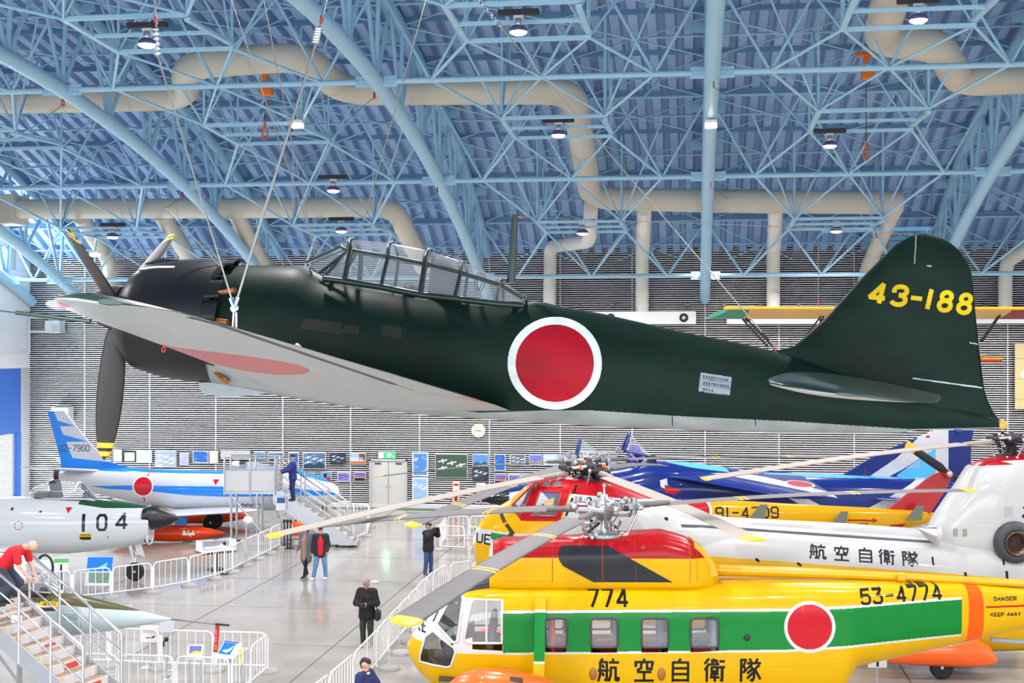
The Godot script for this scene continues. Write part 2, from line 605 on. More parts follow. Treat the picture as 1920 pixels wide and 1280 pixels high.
# ---------------------------------------------------------------- walls, floor, roof skin
func build_shell() -> void:
	var fo := struct("floor", mb().box(Vector3((LEFT + RIGHT) * 0.5, -0.2, (WALL + FRONT) * 0.5), Vector3(RIGHT - LEFT + 2, 0.4, FRONT - WALL + 2)), M.floor)
	# sawn joints of the slab
	var pitch := 4.645
	for i in range(-5, 8):
		var x := -9.03 + i * pitch
		if x > LEFT and x < RIGHT:
			put("joint", mb().box(Vector3(x, -0.001, (WALL + FRONT) * 0.5), Vector3(0.03, 0.008, FRONT - WALL)), M.joint, fo)
	for i in 13:
		var z := -33.0 + (i - 6) * pitch
		if z < FRONT and z > WALL:
			put("joint", mb().box(Vector3((LEFT + RIGHT) * 0.5, -0.001, z), Vector3(RIGHT - LEFT, 0.007, 0.012)), M.joint, fo)
	# steel covers let into the floor
	for q in [[617, 898, 0.1], [533, 1118, .12], [590, 1061, .1], [664, 1037, .1], [690, 1023, .1], [687, 1015, .08]]:
		var p := fl(q[0], q[1])
		put("floor_cover", mb().lathe([[q[2], -0.01], [q[2], 0.004], [q[2] * 0.8, 0.006], [0.0, 0.006]], p, Basis(), 14), M.wood, fo)
	var hp := fl(703, 1090)
	put("floor_hatch", mb().box(hp + Vector3(0, 0.002, 0), Vector3(0.36, 0.012, 0.5)), M.grey, fo)
	put("floor_hatch", mb().box(hp + Vector3(0, 0.006, 0), Vector3(0.2, 0.012, 0.3)), M.white_gloss, fo)

	# back wall: ribbed sheets between joint strips, on a solid wall
	var top := yt(-WALL) + 0.25
	var wb := struct("wall_back", mb().box(Vector3((LEFT + RIGHT) * 0.5, top * 0.5 + 0.6, WALL - 0.25), Vector3(RIGHT - LEFT + 1, top + 1.2, 0.3)), M.sheet)
	var panel := ribbed(3.29, top + 0.6).mesh()
	var strip := mb().box(Vector3(0, (top + 0.6) * 0.5, 0.015), Vector3(0.05, top + 0.6, 0.06)).mesh()
	var k0 := int(ceil((LEFT - 0.58) / 3.3333))
	var sheet_tones := [M.sheet, mat(c8(240, 240, 241), 0.55), mat(c8(248, 248, 248), 0.55)]
	for k in range(k0 - 1, int((RIGHT - 0.58) / 3.3333) + 1):
		var x := 0.58 + 3.3333 * k
		if x < LEFT:
			put("panel", ribbed(0.58 + 3.3333 * (k + 1) - LEFT - 0.04, top + 0.6).mesh(), M.sheet, wb).position = Vector3(LEFT + 0.02, 0, WALL - 0.1)
			continue
		var o := put("panel", panel, sheet_tones[(k * 7 + 30) % 3], wb)
		o.position = Vector3(x + 0.022, 0, WALL - 0.1)
		var s := put("joint_strip", strip, M.light_grey, wb)
		s.position = Vector3(x, 0, WALL - 0.1)
	struct("baseboard_back", mb().box(Vector3((LEFT + RIGHT) * 0.5, 0.09, WALL + 0.02), Vector3(RIGHT - LEFT, 0.18, 0.12), 0.01), M.light_grey)

	# left wall with its wide blue door standing open, and the window above it
	var th := 0.4
	var wl := struct("wall_left", mb().box(Vector3(LEFT - th * 0.5, 3.28, -61.35), Vector3(th, 6.56, 0.85)), M.light_grey)
	put("wall_panel", mb().box(Vector3(LEFT - th * 0.5, 3.28, -23.0), Vector3(th, 6.56, 54.0)), M.sheet, wl)
	put("wall_panel", mb().box(Vector3(LEFT - th * 0.5, 8.9, -29.5), Vector3(th, 4.7, 66.0)), M.sheet, wl)
	put("wall_panel", mb().box(Vector3(LEFT - th * 0.5, 14.7, -26.0), Vector3(th, 6.9, 58.0)), M.sheet, wl)
	put("wall_panel", mb().box(Vector3(LEFT - th * 0.5, 14.5, -61.3), Vector3(th, 6.5, 1.6)), M.sheet, wl)
	put("wall_panel", mb().box(Vector3(LEFT - th * 0.5, 15.0, -57.5), Vector3(th, 5.2, 7.0)), M.sheet, wl)
	var side := ribbed(3.29, 4.7).mesh()
	for k in 4:
		var o := put("panel", side, M.sheet, wl)
		o.transform = Transform3D(Basis(Vector3.UP, PI / 2), Vector3(LEFT + 0.02, 6.6, -61.75 + 3.3333 * (k + 1)))
	var wf := mb()
	for q in [[-60.4, 0.12], [-57.5, 0.08], [-55.1, 0.12]]:
		wf.box(Vector3(LEFT - 0.1, 11.85, q[0]), Vector3(0.14, 1.3, q[1]))
	for y in [11.25, 12.45]:
		wf.box(Vector3(LEFT - 0.1, y, -57.75), Vector3(0.14, 0.1, 5.4))
	struct("window_1", wf, M.light_grey)
	put("pane", mb().box(Vector3(LEFT - 0.12, 11.85, -57.75), Vector3(0.02, 1.2, 5.2)), M.glass, get_node("window_1"))
	var dr := struct("door_1", mb().box(Vector3(LEFT - 0.05, 5.0, -55.9), Vector3(0.18, 3.12, 10.0), 0.02), M.blue)
	for q in [[-60.75, 0.35], [-51.1, 0.35]]:
		put("door_post", mb().box(Vector3(LEFT - 0.05, 1.72, q[0]), Vector3(0.2, 3.44, q[1]), 0.02), M.blue, dr)
	put("sill", mb().box(Vector3(LEFT - 0.05, 0.2, -55.9), Vector3(0.2, 0.4, 10.0), 0.02), M.blue, dr)
	for k in 2:
		put("mullion", mb().box(Vector3(LEFT - 0.05, 1.9, -57.5 + 3.2 * k), Vector3(0.12, 3.1, 0.12), 0.02), M.blue, dr)
	put("pane", mb().box(Vector3(LEFT - 0.1, 1.9, -55.9), Vector3(0.02, 3.1, 9.4)), M.glass, dr)
	# right wall and the glazed front, behind the visitors' gallery
	var wr := struct("wall_right", mb().box(Vector3(RIGHT + 0.2, 9.5, -29.5), Vector3(0.4, 19.0, 66.0)), M.sheet)
	var wfr := struct("wall_front", mb().box(Vector3(-2.5, 1.4, FRONT + 0.2), Vector3(61, 2.8, 0.4)), M.sheet)
	put("wall_panel", mb().box(Vector3(-2.5, 14.6, FRONT + 0.2), Vector3(61, 10.0, 0.4)), M.sheet, wfr)
	var fw := mb()
	for k in 13:
		fw.box(Vector3(-32.0 + k * 4.95, 6.2, FRONT + 0.1), Vector3(0.2, 6.9, 0.2))
	struct("window_2", fw, M.light_grey)
	put("pane", mb().box(Vector3(-2.5, 6.2, FRONT + 0.1), Vector3(59, 6.8, 0.02)), M.glass, get_node("window_2"))
	# roof: folded sheets half a metre wide under a solid skin
	var grid := []
	var zs := []
	for i in 34:
		zs.append(lerpf(-FRONT - 1.0, -WALL + 0.3, i / 33.0))
	for z in zs:
		grid.append(PackedVector3Array([Vector3(LEFT - 1, yt(z) + 0.64, -z), Vector3(RIGHT + 1, yt(z) + 0.64, -z)]))
	var ce := struct("ceiling", mb().sheet(grid, 0.2), M.beam)
	var fold := mb()
	var rings := []
	for z in zs:
		if z < 30.0 and z > -FRONT: continue
		rings.append(PackedVector3Array([Vector3(0, yt(z) + 0.5, -z), Vector3(0.17, yt(z) + 0.5, -z), Vector3(0.24, yt(z) + 0.24, -z), Vector3(0.53, yt(z) + 0.24, -z), Vector3(0.6, yt(z) + 0.5, -z), Vector3(0.6, yt(z) + 0.51, -z), Vector3(0.54, yt(z) + 0.26, -z), Vector3(0.23, yt(z) + 0.26, -z), Vector3(0.16, yt(z) + 0.51, -z), Vector3(0, yt(z) + 0.51, -z)]))
	fold.loft(rings.slice(1), true, true, true, null, false)
	var fm := fold.mesh()
	var tones := [M.deck, mat(c8(138, 168, 208), 0.5), mat(c8(149, 178, 217), 0.5)]
	var x := LEFT
	var i := 0
	while x < RIGHT:
		var o := put("roof_sheet", fm, tones[(i * 5 + i / 3) % 3], ce)
		o.position.x = x
		x += 0.6
		i += 1

# a wall sheet with level ribs, w wide and h high, its face to +z
func ribbed(w: float, h: float) -> MB:
	var m := mb()
	var rows := []
	var n := int(h / 0.1)
	for i in n:
		var y := i * 0.1
		for q in [[0.0, 0.0], [0.055, 0.0], [0.066, 0.028], [0.089, 0.028]]:
			rows.append(PackedVector3Array([Vector3(0, y + q[0], q[1]), Vector3(w, y + q[0], q[1])]))
	rows.append(PackedVector3Array([Vector3(0, n * 0.1, 0), Vector3(w, n * 0.1, 0)]))
	m.loft(rows, false, false, false, null, false, false)
	# face the hall
	if m.v.size() and (m.v[1] - m.v[0]).cross(m.v[2] - m.v[0]).z > 0:
		for k in range(0, m.v.size(), 3):
			var t := m.v[k + 1]
			m.v[k + 1] = m.v[k + 2]
			m.v[k + 2] = t
	return m

# ---------------------------------------------------------------- roof steel
func build_roof_steel() -> void:
	var xs := []
	for n in range(-3, 3): xs.append(0.58 + 10.0 * n)
	var all_x: Array = [LEFT + 0.25] + xs
	var where := ["standing close along the left wall above the blue door", "whose end reaches the wall above the junction box", "whose end is hidden behind the engine cowl", "whose end is hidden behind the canopy's rear panes", "carrying two cased floodlights under its chord", "whose end is hidden behind the tail fin", "over the aft rotor of the white helicopter"]
	for x in all_x:
		var t := thing("roof_truss", "arched blue roof truss " + where[all_x.find(x)], "roof truss", Transform3D(), "arched roof trusses")
		var a := PackedVector3Array()
		var b := PackedVector3Array()
		for i in 23:
			var z := lerpf(26.0, -WALL - 0.1, i / 22.0)
			a.append(lo_(x, z))
			b.append(up_(x, minf(z, -WALL - 0.2)))
		put("lower_chord", mb().path(a, 0.235, 14), M.tube, t)
		put("upper_chord", mb().path(b, 0.2, 12), M.tube_dark, t)
		var z := 29.2
		var k := 0
		while z < 60.0:
			bar("strut", lo_(x, z), up_(x, z + 0.3), 0.075, M.tube, t)
			if z + 1.9 < 61.0:
				bar("strut", lo_(x, z), up_(x, z + 1.85), 0.07, M.tube, t)
				bar("strut", up_(x, z + 1.85), lo_(x, z + 3.33), 0.07, M.tube_dark, t)
			# bolted gussets where the cross trusses meet the chord
			if k % 3 == 0:
				for s in [-1, 1]:
					put("gusset", mb().box(lo_(x + s * 0.42, z), Vector3(0.44, 0.34, 0.03)), M.tube, t)
					for q in 6:
						put("bolt", mb().cyl(lo_(x + s * (0.34 + 0.09 * (q % 3)), z) + Vector3(0, -0.06 + 0.12 * (q / 3), 0.01), lo_(x + s * (0.34 + 0.09 * (q % 3)), z) + Vector3(0, -0.06 + 0.12 * (q / 3), 0.035), 0.02, 0.02, 6), M.tube_dark, t)
			for s in [-1, 1]:
				put("gusset", mb().box(up_(x + s * 0.4, z + 0.9), Vector3(0.5, 0.42, 0.03)), M.tube_dark, t)
			z += 3.3333
			k += 1
	# cross trusses every ten metres, W-braced in thirds
	for zi in [29.2, 39.2, 49.2, 59.2]:
		for j in all_x.size() - 1:
			var x0: float = all_x[j]
			var x1: float = all_x[j + 1]
			var w := x1 - x0
			var t := thing("cross_truss", "light blue cross truss with zigzag bracing between two arched roof trusses", "roof truss", Transform3D(), "cross trusses between the arched trusses")
			bar("lower_chord", lo_(x0 + 0.6, zi), lo_(x1 - 0.6, zi), 0.088, M.tube, t, 10)
			bar("upper_chord", up_(x0 + .22, zi), up_(x1 - .22, zi), 0.06, M.tube_dark, t)
			var np := maxi(1, int(round(w / 3.3333)))
			for q in np:
				var m := lo_(x0 + w * (q + 0.5) / np, zi)
				bar("strut", m, up_(x0 + w * q / np, zi), 0.05, M.tube, t)
				bar("strut", m, up_(x0 + w * (q + 1) / np, zi), 0.05, M.tube, t)
	# in the middle of each bay a level square frame hung from the upper grid
	for zi in [29.2, 39.2, 49.2]:
		for j in range(1, all_x.size() - 1):
			var x0: float = all_x[j] + 3.3333
			var x1: float = all_x[j] + 6.6667
			var z0: float = zi + 3.3333
			var z1: float = zi + 6.6667
			var y0 := yb((z0 + z1) * 0.5) + 0.1
			var t := thing("bay_frame", "square light blue frame of flat bars hung in a roof bay", "frame", Transform3D(), "square frames hung in the roof bays")
			var q := [Vector3(x0, y0, -z0), Vector3(x1, y0, -z0), Vector3(x1, y0 - 0.12, -z1), Vector3(x0, y0 - 0.12, -z1)]
			for k in 4:
				var a: Vector3 = q[k]
				var b: Vector3 = q[(k + 1) % 4]
				var d := (b - a)
				put("edge_bar", mb().box(a + d * 0.5, Vector3(d.length() + 0.12, 0.11, 0.14) if k % 2 == 0 else Vector3(0.16, 0.1, d.length()), 0.008, Basis() if k % 2 == 0 else Basis(Vector3.RIGHT, atan2(0.12, 3.333) * (1 if k == 3 else -1) * -1.0)), M.tube, t)
			for k in 4:
				var p: Vector3 = q[k]
				var sx := -1.0 if k in [0, 3] else 1.0
				var sz := 1.0 if k < 2 else -1.0
				bar("hanger", p, up_(p.x, -p.z), 0.045, M.tube, t)
				bar("hanger", p, up_(p.x + sx * 1.6667, -p.z - sz * 1.6667), 0.04, M.tube, t)
				bar("hanger", p, up_(p.x - sx * 1.6667, -p.z), 0.035, M.tube, t)
				bar("hanger", p, up_(p.x, -p.z + sz * 1.6667), 0.035, M.tube_dark, t)
				# stays down to the cross trusses and the chords
				bar("stay", p, lo_(p.x + sx * 1.6667, (zi if k < 2 else zi + 10.0)), 0.05, M.tube, t)
				bar("stay", p, lo_(p.x - sx * 1.6667, (zi if k < 2 else zi + 10.0)), 0.04, M.tube, t)
			put("middle_bar", mb().box(Vector3((x0 + x1) * 0.5, y0 - 0.06, -(z0 + z1) * 0.5), Vector3(3.33, 0.1, 0.1), 0.008), M.tube, t)
	# purlins under the sheets, and thin rods crossed between them
	var zz := 29.2
	var kk := 0
	while zz < 61.5:
		for j in all_x.size() - 1:
			var x0: float = all_x[j]
			var x1: float = all_x[j + 1]
			put("purlin", mb().box((up_(x0, zz) + up_(x1, zz)) * 0.5 + Vector3(0, 0.16, 0), Vector3(x1 - x0 - 0.42, 0.15, 0.1)), M.beam, get_node("ceiling"))
			if zz < 60.0:
				var t: Node = get_node("ceiling")
				bar("grid_tube", up_(x0, zz + 1.6667), up_(x1, zz + 1.6667), 0.045, M.tube_dark, t)
				var np := maxi(1, int(round((x1 - x0) / 5.0)))
				for q in np:
					var xa := lerpf(x0, x1, float(q) / np)
					var xb := lerpf(x0, x1, float(q + 1) / np)
					bar("tie_rod", up_(xa, zz) - Vector3(0, 0.05, 0), up_(xb, zz + 3.3333) - Vector3(0, 0.05, 0), 0.028, M.tube, t, 6)
					bar("tie_rod", up_(xb, zz) - Vector3(0, 0.05, 0), up_(xa, zz + 3.3333) - Vector3(0, 0.05, 0), 0.028, M.tube_dark, t, 6)
		zz += 3.3333
		kk += 1

# ---------------------------------------------------------------- air ducts
func smooth_path(p: Array, r: float) -> PackedVector3Array:   # corners rounded with radius r
	var o := PackedVector3Array()
	for i in p.size():
		if i == 0 or i == p.size() - 1:
			o.append(p[i])
			continue
		var a: Vector3 = p[i - 1] - p[i]
		var b: Vector3 = p[i + 1] - p[i]
		var d := minf(r, minf(a.length(), b.length()) * 0.48)
		var s: Vector3 = p[i] + a.normalized() * d
		var e: Vector3 = p[i] + b.normalized() * d
		for k in 7:
			var t := k / 6.0
			o.append(s.lerp(p[i], t).lerp(Vector3(p[i]).lerp(e, t), t))
	return o
func duct(label: String, p: Array, r: float, m: Material, bend := 1.0, n := 18) -> void:
	var t := thing("air_duct", label, "duct")
	var q := smooth_path(p, bend)
	put("pipe", mb().path(q, r, n), m, t)
	# swaged seams along the runs
	for i in range(1, p.size()):
		var a: Vector3 = p[i - 1]
		var b: Vector3 = p[i]
		var L := a.distance_to(b)
		var d := (b - a) / L
		var k := 1
		while k * 2.4 < L - 0.8:
			var c := a + d * (k * 2.4)
			put("seam", mb().cyl(c - d * 0.03, c + d * 0.03, r + 0.018, -1, n), m, t)
			k += 1
func build_ducts() -> void:
	var o := 1.35
	duct("long beige round air duct that steps sideways twice under the blue roof", [onroof(-120, 190, o), onroof(352, 182, o), onroof(345, 122, o), onroof(575, 105, o), onroof(640, 172, o), onroof(1075, 170, o), onroof(1108, 372, o - 0.2), onroof(1400, 378, o - 0.5), onroof(1690, 380, o - 0.5)], 0.46, M.duct, 1.15)
	duct("beige round air duct running level above the fighter's propeller with a square end box", [onroof(-60, 392, 0.85), onroof(30, 392, .85), onroof(500, 390, .85), onroof(738, 388, .85), onroof(795, 500, .2)], 0.42, M.duct, 0.9)
	put("end_box", mb().box(onroof(18, 394, .85), Vector3(1.0, 1.25, 1.25), 0.03), M.duct, get_node("air_duct_001"))
	duct("thick beige air duct coming forward beside the orange hoist above the tail fin", [onroof(1690, -90, 1.1), onroof(1650, 75, 1.3), onroof(1760, 85, 1.3), onroof(1800, 152, 1.3), onroof(2050, 140, 1.3)], 0.5, M.duct, 0.8)
	# drops to the white outlet boxes along the back wall
	var bz := WALL + 0.55
	for q in [[1204, 392, 585, "pale round air duct dropping straight to the wall, nearest right of the aerial mast"], [1450, 392, 585, "pale round air duct dropping straight to the wall behind the fighter's tail cone"], [1885, 455, 585, "pale bent air duct dropping to the wall right of the yellow tail number"]]:
		var b := onz(q[0], q[2], bz)
		var a := onroof(q[0] + (4 if q[0] < 1800 else 60), q[1], 0.6)
		duct(q[3], [a, Vector3(b.x, b.y + 2.2, b.z), b], 0.3, M.duct_white, 0.8, 14)
	var e := onz(1030, 585, bz)
	duct("pale round air duct stepping left behind the aerial mast and dropping to the wall", [onroof(1108, 385, .9), onroof(1105, 452, .5), onz(1032, 462, bz), e], 0.3, M.duct_white, 0.5, 14)
	var g := onz(1612, 585, bz)
	duct("beige round air duct slanting down behind the leading edge of the tail fin", [onroof(1680, 385, .8), onz(1625, 505, bz), g], 0.32, M.duct, 0.6, 14)
	for q in [[440, 395, 520, 560, "beige duct slanting down to the wall behind the front of the engine cowl"], [300, 400, 372, 520, "beige duct slanting down above the tip of the raised propeller blade"], [150, 405, 205, 500, "beige duct slanting down left of the propeller's raised striped blade"]]:
		duct(q[4], [onroof(q[0], q[1], 0.85), onz(q[2], q[3] - 10, bz), onz(q[2] + 6, q[3] + 60, bz)], 0.36, M.duct, 0.6, 14)
	# white outlet boxes with round jets
	var i := 0
	for q in [[-8.6, 0.17], [1.55, 9.6], [10.95, 19.0]]:
		var y0 := onz(1300, 608, WALL).y
		var t := thing("outlet_box", ["long white air outlet box with round jet on back wall, behind the cockpit canopy end", "long white air outlet box on back wall behind the hanging glider's green wing tip", "long white air outlet box on back wall right of the tail fin"][i], "air outlet", at_(Vector3((q[0] + q[1]) * 0.5, y0, WALL + 0.45)))
		put("casing", mb().box(Vector3(0, 0.29, 0), Vector3(q[1] - q[0], 0.58, 0.8), 0.015), M.white, t)
		var w: float = q[1] - q[0]
		for k in 3:
			var cx := w * (0.5 - (0.55 + k * 3.3) / w)
			if cx < -w * 0.5 + 0.3: continue
			var b := Basis(Vector3.RIGHT, PI / 2)
			var jet := put("jet", mb().lathe([[0.17, 0.0], [0.2, 0.05], [0.17, 0.06], [0.13, 0.02]], Vector3(cx, 0.29, 0.4), b, 18), M.black, t)
			put("jet_core", mb().ball(Vector3(cx, 0.29, 0.42), Vector3(.09, .09, .05), 12), M.light_grey, jet)
		i += 1

# ---------------------------------------------------------------- lamps
func build_lamps() -> void:
	M.lamp_face = glow(Color(0.97, 0.93, 1.0), 14.0)
	M.lamp_warm = glow(Color(1.0, 0.93, 0.82), 10.0)
	M.lamp_rim = mat(c8(96, 84, 128), 0.4)
	# high-bay lamps: their pixel, and which bay frame they hang in decides the depth
	var lamps := [[276, 82, "above the red shackle and chain"], [972, 58, "right of the chain of silver clamps"], [1722, 36, "in front of the thick beige duct"], [1047, 252, "beside the beige duct that runs back"], [1556, 272, "below the orange hoist's chain"], [625, 356, "over the blue spreader frame with red shackles"], [211, 443, "behind the raised striped propeller blade"], [640, 432, "just above the windscreen of the cockpit"], [1092, 436, "beside the stepped pale duct"], [1568, 432, "under the spreader frame by the tail fin"]]
	var depth := [33.9, 33.9, 33.6, 44.2, 44.4, 48.5, 54.6, 54.2, 54.2, 54.2]
	var first: Node3D
	for i in lamps.size():
		var p := px(lamps[i][0], lamps[i][1], depth[i])
		var label: String = "round high-bay ceiling lamp on a dark bar, " + lamps[i][2]
		if first == null:
			first = high_bay(p, label)
		else:
			copy(first, "high_bay_lamp", at_(p), label)
	# flood lamps
	for q in [[557, 236, 43.5, "white cased floodlight hanging beside the steel suspension cables"], [1333, 236, 42.5, "white cased floodlight clamped to the thick vertical-looking blue chord"], [1325, 479, 58.2, "white cased floodlight low on the blue chord near the back wall"], [178, 478, 56.0, "white cased floodlight left of the raised propeller blade"]]:
		var p := px(q[0], q[1], q[2])
		var t := thing("flood_lamp", q[3], "lamp", at_(p))
		put("case", mb().box(Vector3(0, 0.12, 0), Vector3(0.4, 0.14, 0.34), 0.03), M.white, t)
		put("lamp_lens", mb().box(Vector3(0, 0.0, 0), Vector3(0.38, 0.12, 0.32), 0.03), M.lamp_warm, t)
		put("arm", mb().cyl(Vector3(0, 0.18, 0), Vector3(0, 0.6, -0.15), 0.025), M.tube, t)
		spot(t, Vector3(0, -0.12, 0), 9.0, 0.15, Color(1, 0.94, 0.86))
	# the rest of the regular grid of lamps, beyond the edges of the picture
	var k := 0
	for z in [4.5, 14.5, 24.5]:
		for x in [-24.4, -14.4, -4.4, 5.6, 15.6]:
			copy(first, "high_bay_lamp", at_(Vector3(x, yb(z) - 0.9, -z)), "round high-bay ceiling lamp on a dark bar, over the visitors' end of the hall")
			k += 1
	for q in [[15.6, 34.0], [17.0, 44.3], [15.6, 54.3]]:
		copy(first, "high_bay_lamp", at_(Vector3(q[0], yb(q[1]) - 0.9, -q[1])), "round high-bay ceiling lamp on a dark bar, over the right side of the hall")

func spot(parent: Node, at: Vector3, e: float, size: float, col: Color) -> void:
	var l := SpotLight3D.new()
	l.name = "lamp_light"
	l.spot_angle = 78.0
	l.spot_angle_attenuation = 0.5
	l.spot_range = 140.0
	l.spot_attenuation = 2.0
	l.rotation.x = -PI / 2
	l.light_energy = e
	l.light_size = size
	l.light_color = col
	l.shadow_enabled = true
	l.position = at
	parent.add_child(l, true)

func high_bay(p: Vector3, label: String) -> Node3D:
	var t := thing("high_bay_lamp", label, "lamp", at_(p), "high-bay ceiling lamps")
	put("dark_bar", mb().box(Vector3(0, 0.47, 0), Vector3(1.05, 0.14, 0.2), 0.02), M.dark, t)
	put("bracket", mb().box(Vector3(0, 0.36, 0), Vector3(0.26, 0.08, 0.1), 0.01).cyl(Vector3(-0.1, 0.4, 0), Vector3(-0.1, 0.1, 0), 0.02).cyl(Vector3(0.1, 0.4, 0), Vector3(0.1, 0.1, 0), 0.02), M.light_grey, t)
	put("ballast", mb().lathe([[0.0, 0.3], [0.09, 0.3], [0.1, 0.12], [0.0, 0.1]], Vector3.ZERO, Basis(), 16), M.alu, t)
	put("housing", mb().lathe([[0.0, 0.13], [0.16, 0.12], [0.23, 0.05], [0.245, -0.02], [0.235, -0.03], [0.2, 0.0], [0.0, 0.02]], Vector3.ZERO, Basis(), 20), M.lamp_rim, t)
	put("lamp_face", mb().lathe([[0.0, -0.1], [0.14, -0.095], [0.21, -0.06], [0.226, -0.01], [0.0, -0.005]], Vector3.ZERO, Basis(), 20), M.lamp_face, t)
	spot(t, Vector3(0, -0.2, 0), 62.0, 0.2, Color(1.0, 0.97, 0.98))
	return t

# ---------------------------------------------------------------- shared aircraft helpers
func prof(p: PackedVector2Array, x: float) -> float:   # height of a polyline at x
	if x <= p[0].x: return p[0].y
	for i in p.size() - 1:
		if x <= p[i + 1].x:
			return lerpf(p[i].y, p[i + 1].y, (x - p[i].x) / maxf(1e-6, p[i + 1].x - p[i].x))
	return p[-1].y
func oval(x: float, yt_: float, yb_: float, hw: float, e := 2.0, n := 32, et := -1.0) -> PackedVector3Array:
	var o := PackedVector3Array()
	var yc := (yt_ + yb_) * 0.5
	var hh := (yt_ - yb_) * 0.5
	for k in n:
		var a := TAU * k / n
		var ee := et if (et > 0.0 and sin(a) > 0.0) else e
		o.append(Vector3(x, yc + hh * signf(sin(a)) * pow(absf(sin(a)), 2.0 / ee), hw * signf(cos(a)) * pow(absf(cos(a)), 2.0 / ee)))
	return o
# skin between an upper and a lower outline; w lists (x, half width)
func hull(top: PackedVector2Array, bot: PackedVector2Array, w: PackedVector2Array, xs: Array, e := 2.2, n := 36, et := -1.0) -> Array:
	var r := []
	for x in xs: r.append(oval(x, prof(top, x), prof(bot, x), prof(w, x), e, n, et))
	return r
func steps(a: float, b: float, n: int) -> Array:
	var o := []
	for i in n + 1: o.append(lerpf(a, b, float(i) / n))
	return o
# a wing between sections [z, x of leading edge, x of trailing edge, y, thickness]; y is the height of the chord line
func wing(secs: Array, n := 14, uvp = null, camber := 0.0) -> MB:
	var rings := []
	for s in secs:
		var ring := PackedVector3Array()
		for k in n * 2:
			var a := TAU * k / (n * 2)
			var t := 0.5 - 0.5 * cos(a)
			var th: float = s[4] * 2.6 * (sqrt(t) * (1.0 - t) + 0.06 * sin(PI * t)) * 0.62
			var y: float = s[3] + (th if a < PI else -th * (1.0 - camber)) * 0.5
			ring.append(Vector3(lerpf(s[1], s[2], t), y, s[0]))
		rings.append(ring)
	return mb().loft(rings, true, true, true, uvp)
func v2(a: Array) -> PackedVector2Array:
	var o := PackedVector2Array()
	for i in range(0, a.size(), 2): o.append(Vector2(a[i], a[i + 1]))
	return o

class PlanUV:   # side print laid out on x and z
	var p: Painter
	func _init(p_: Painter) -> void: p = p_
	func uv(q: Vector3) -> Vector2:
		return p.uv(Vector2(q.x, q.z))

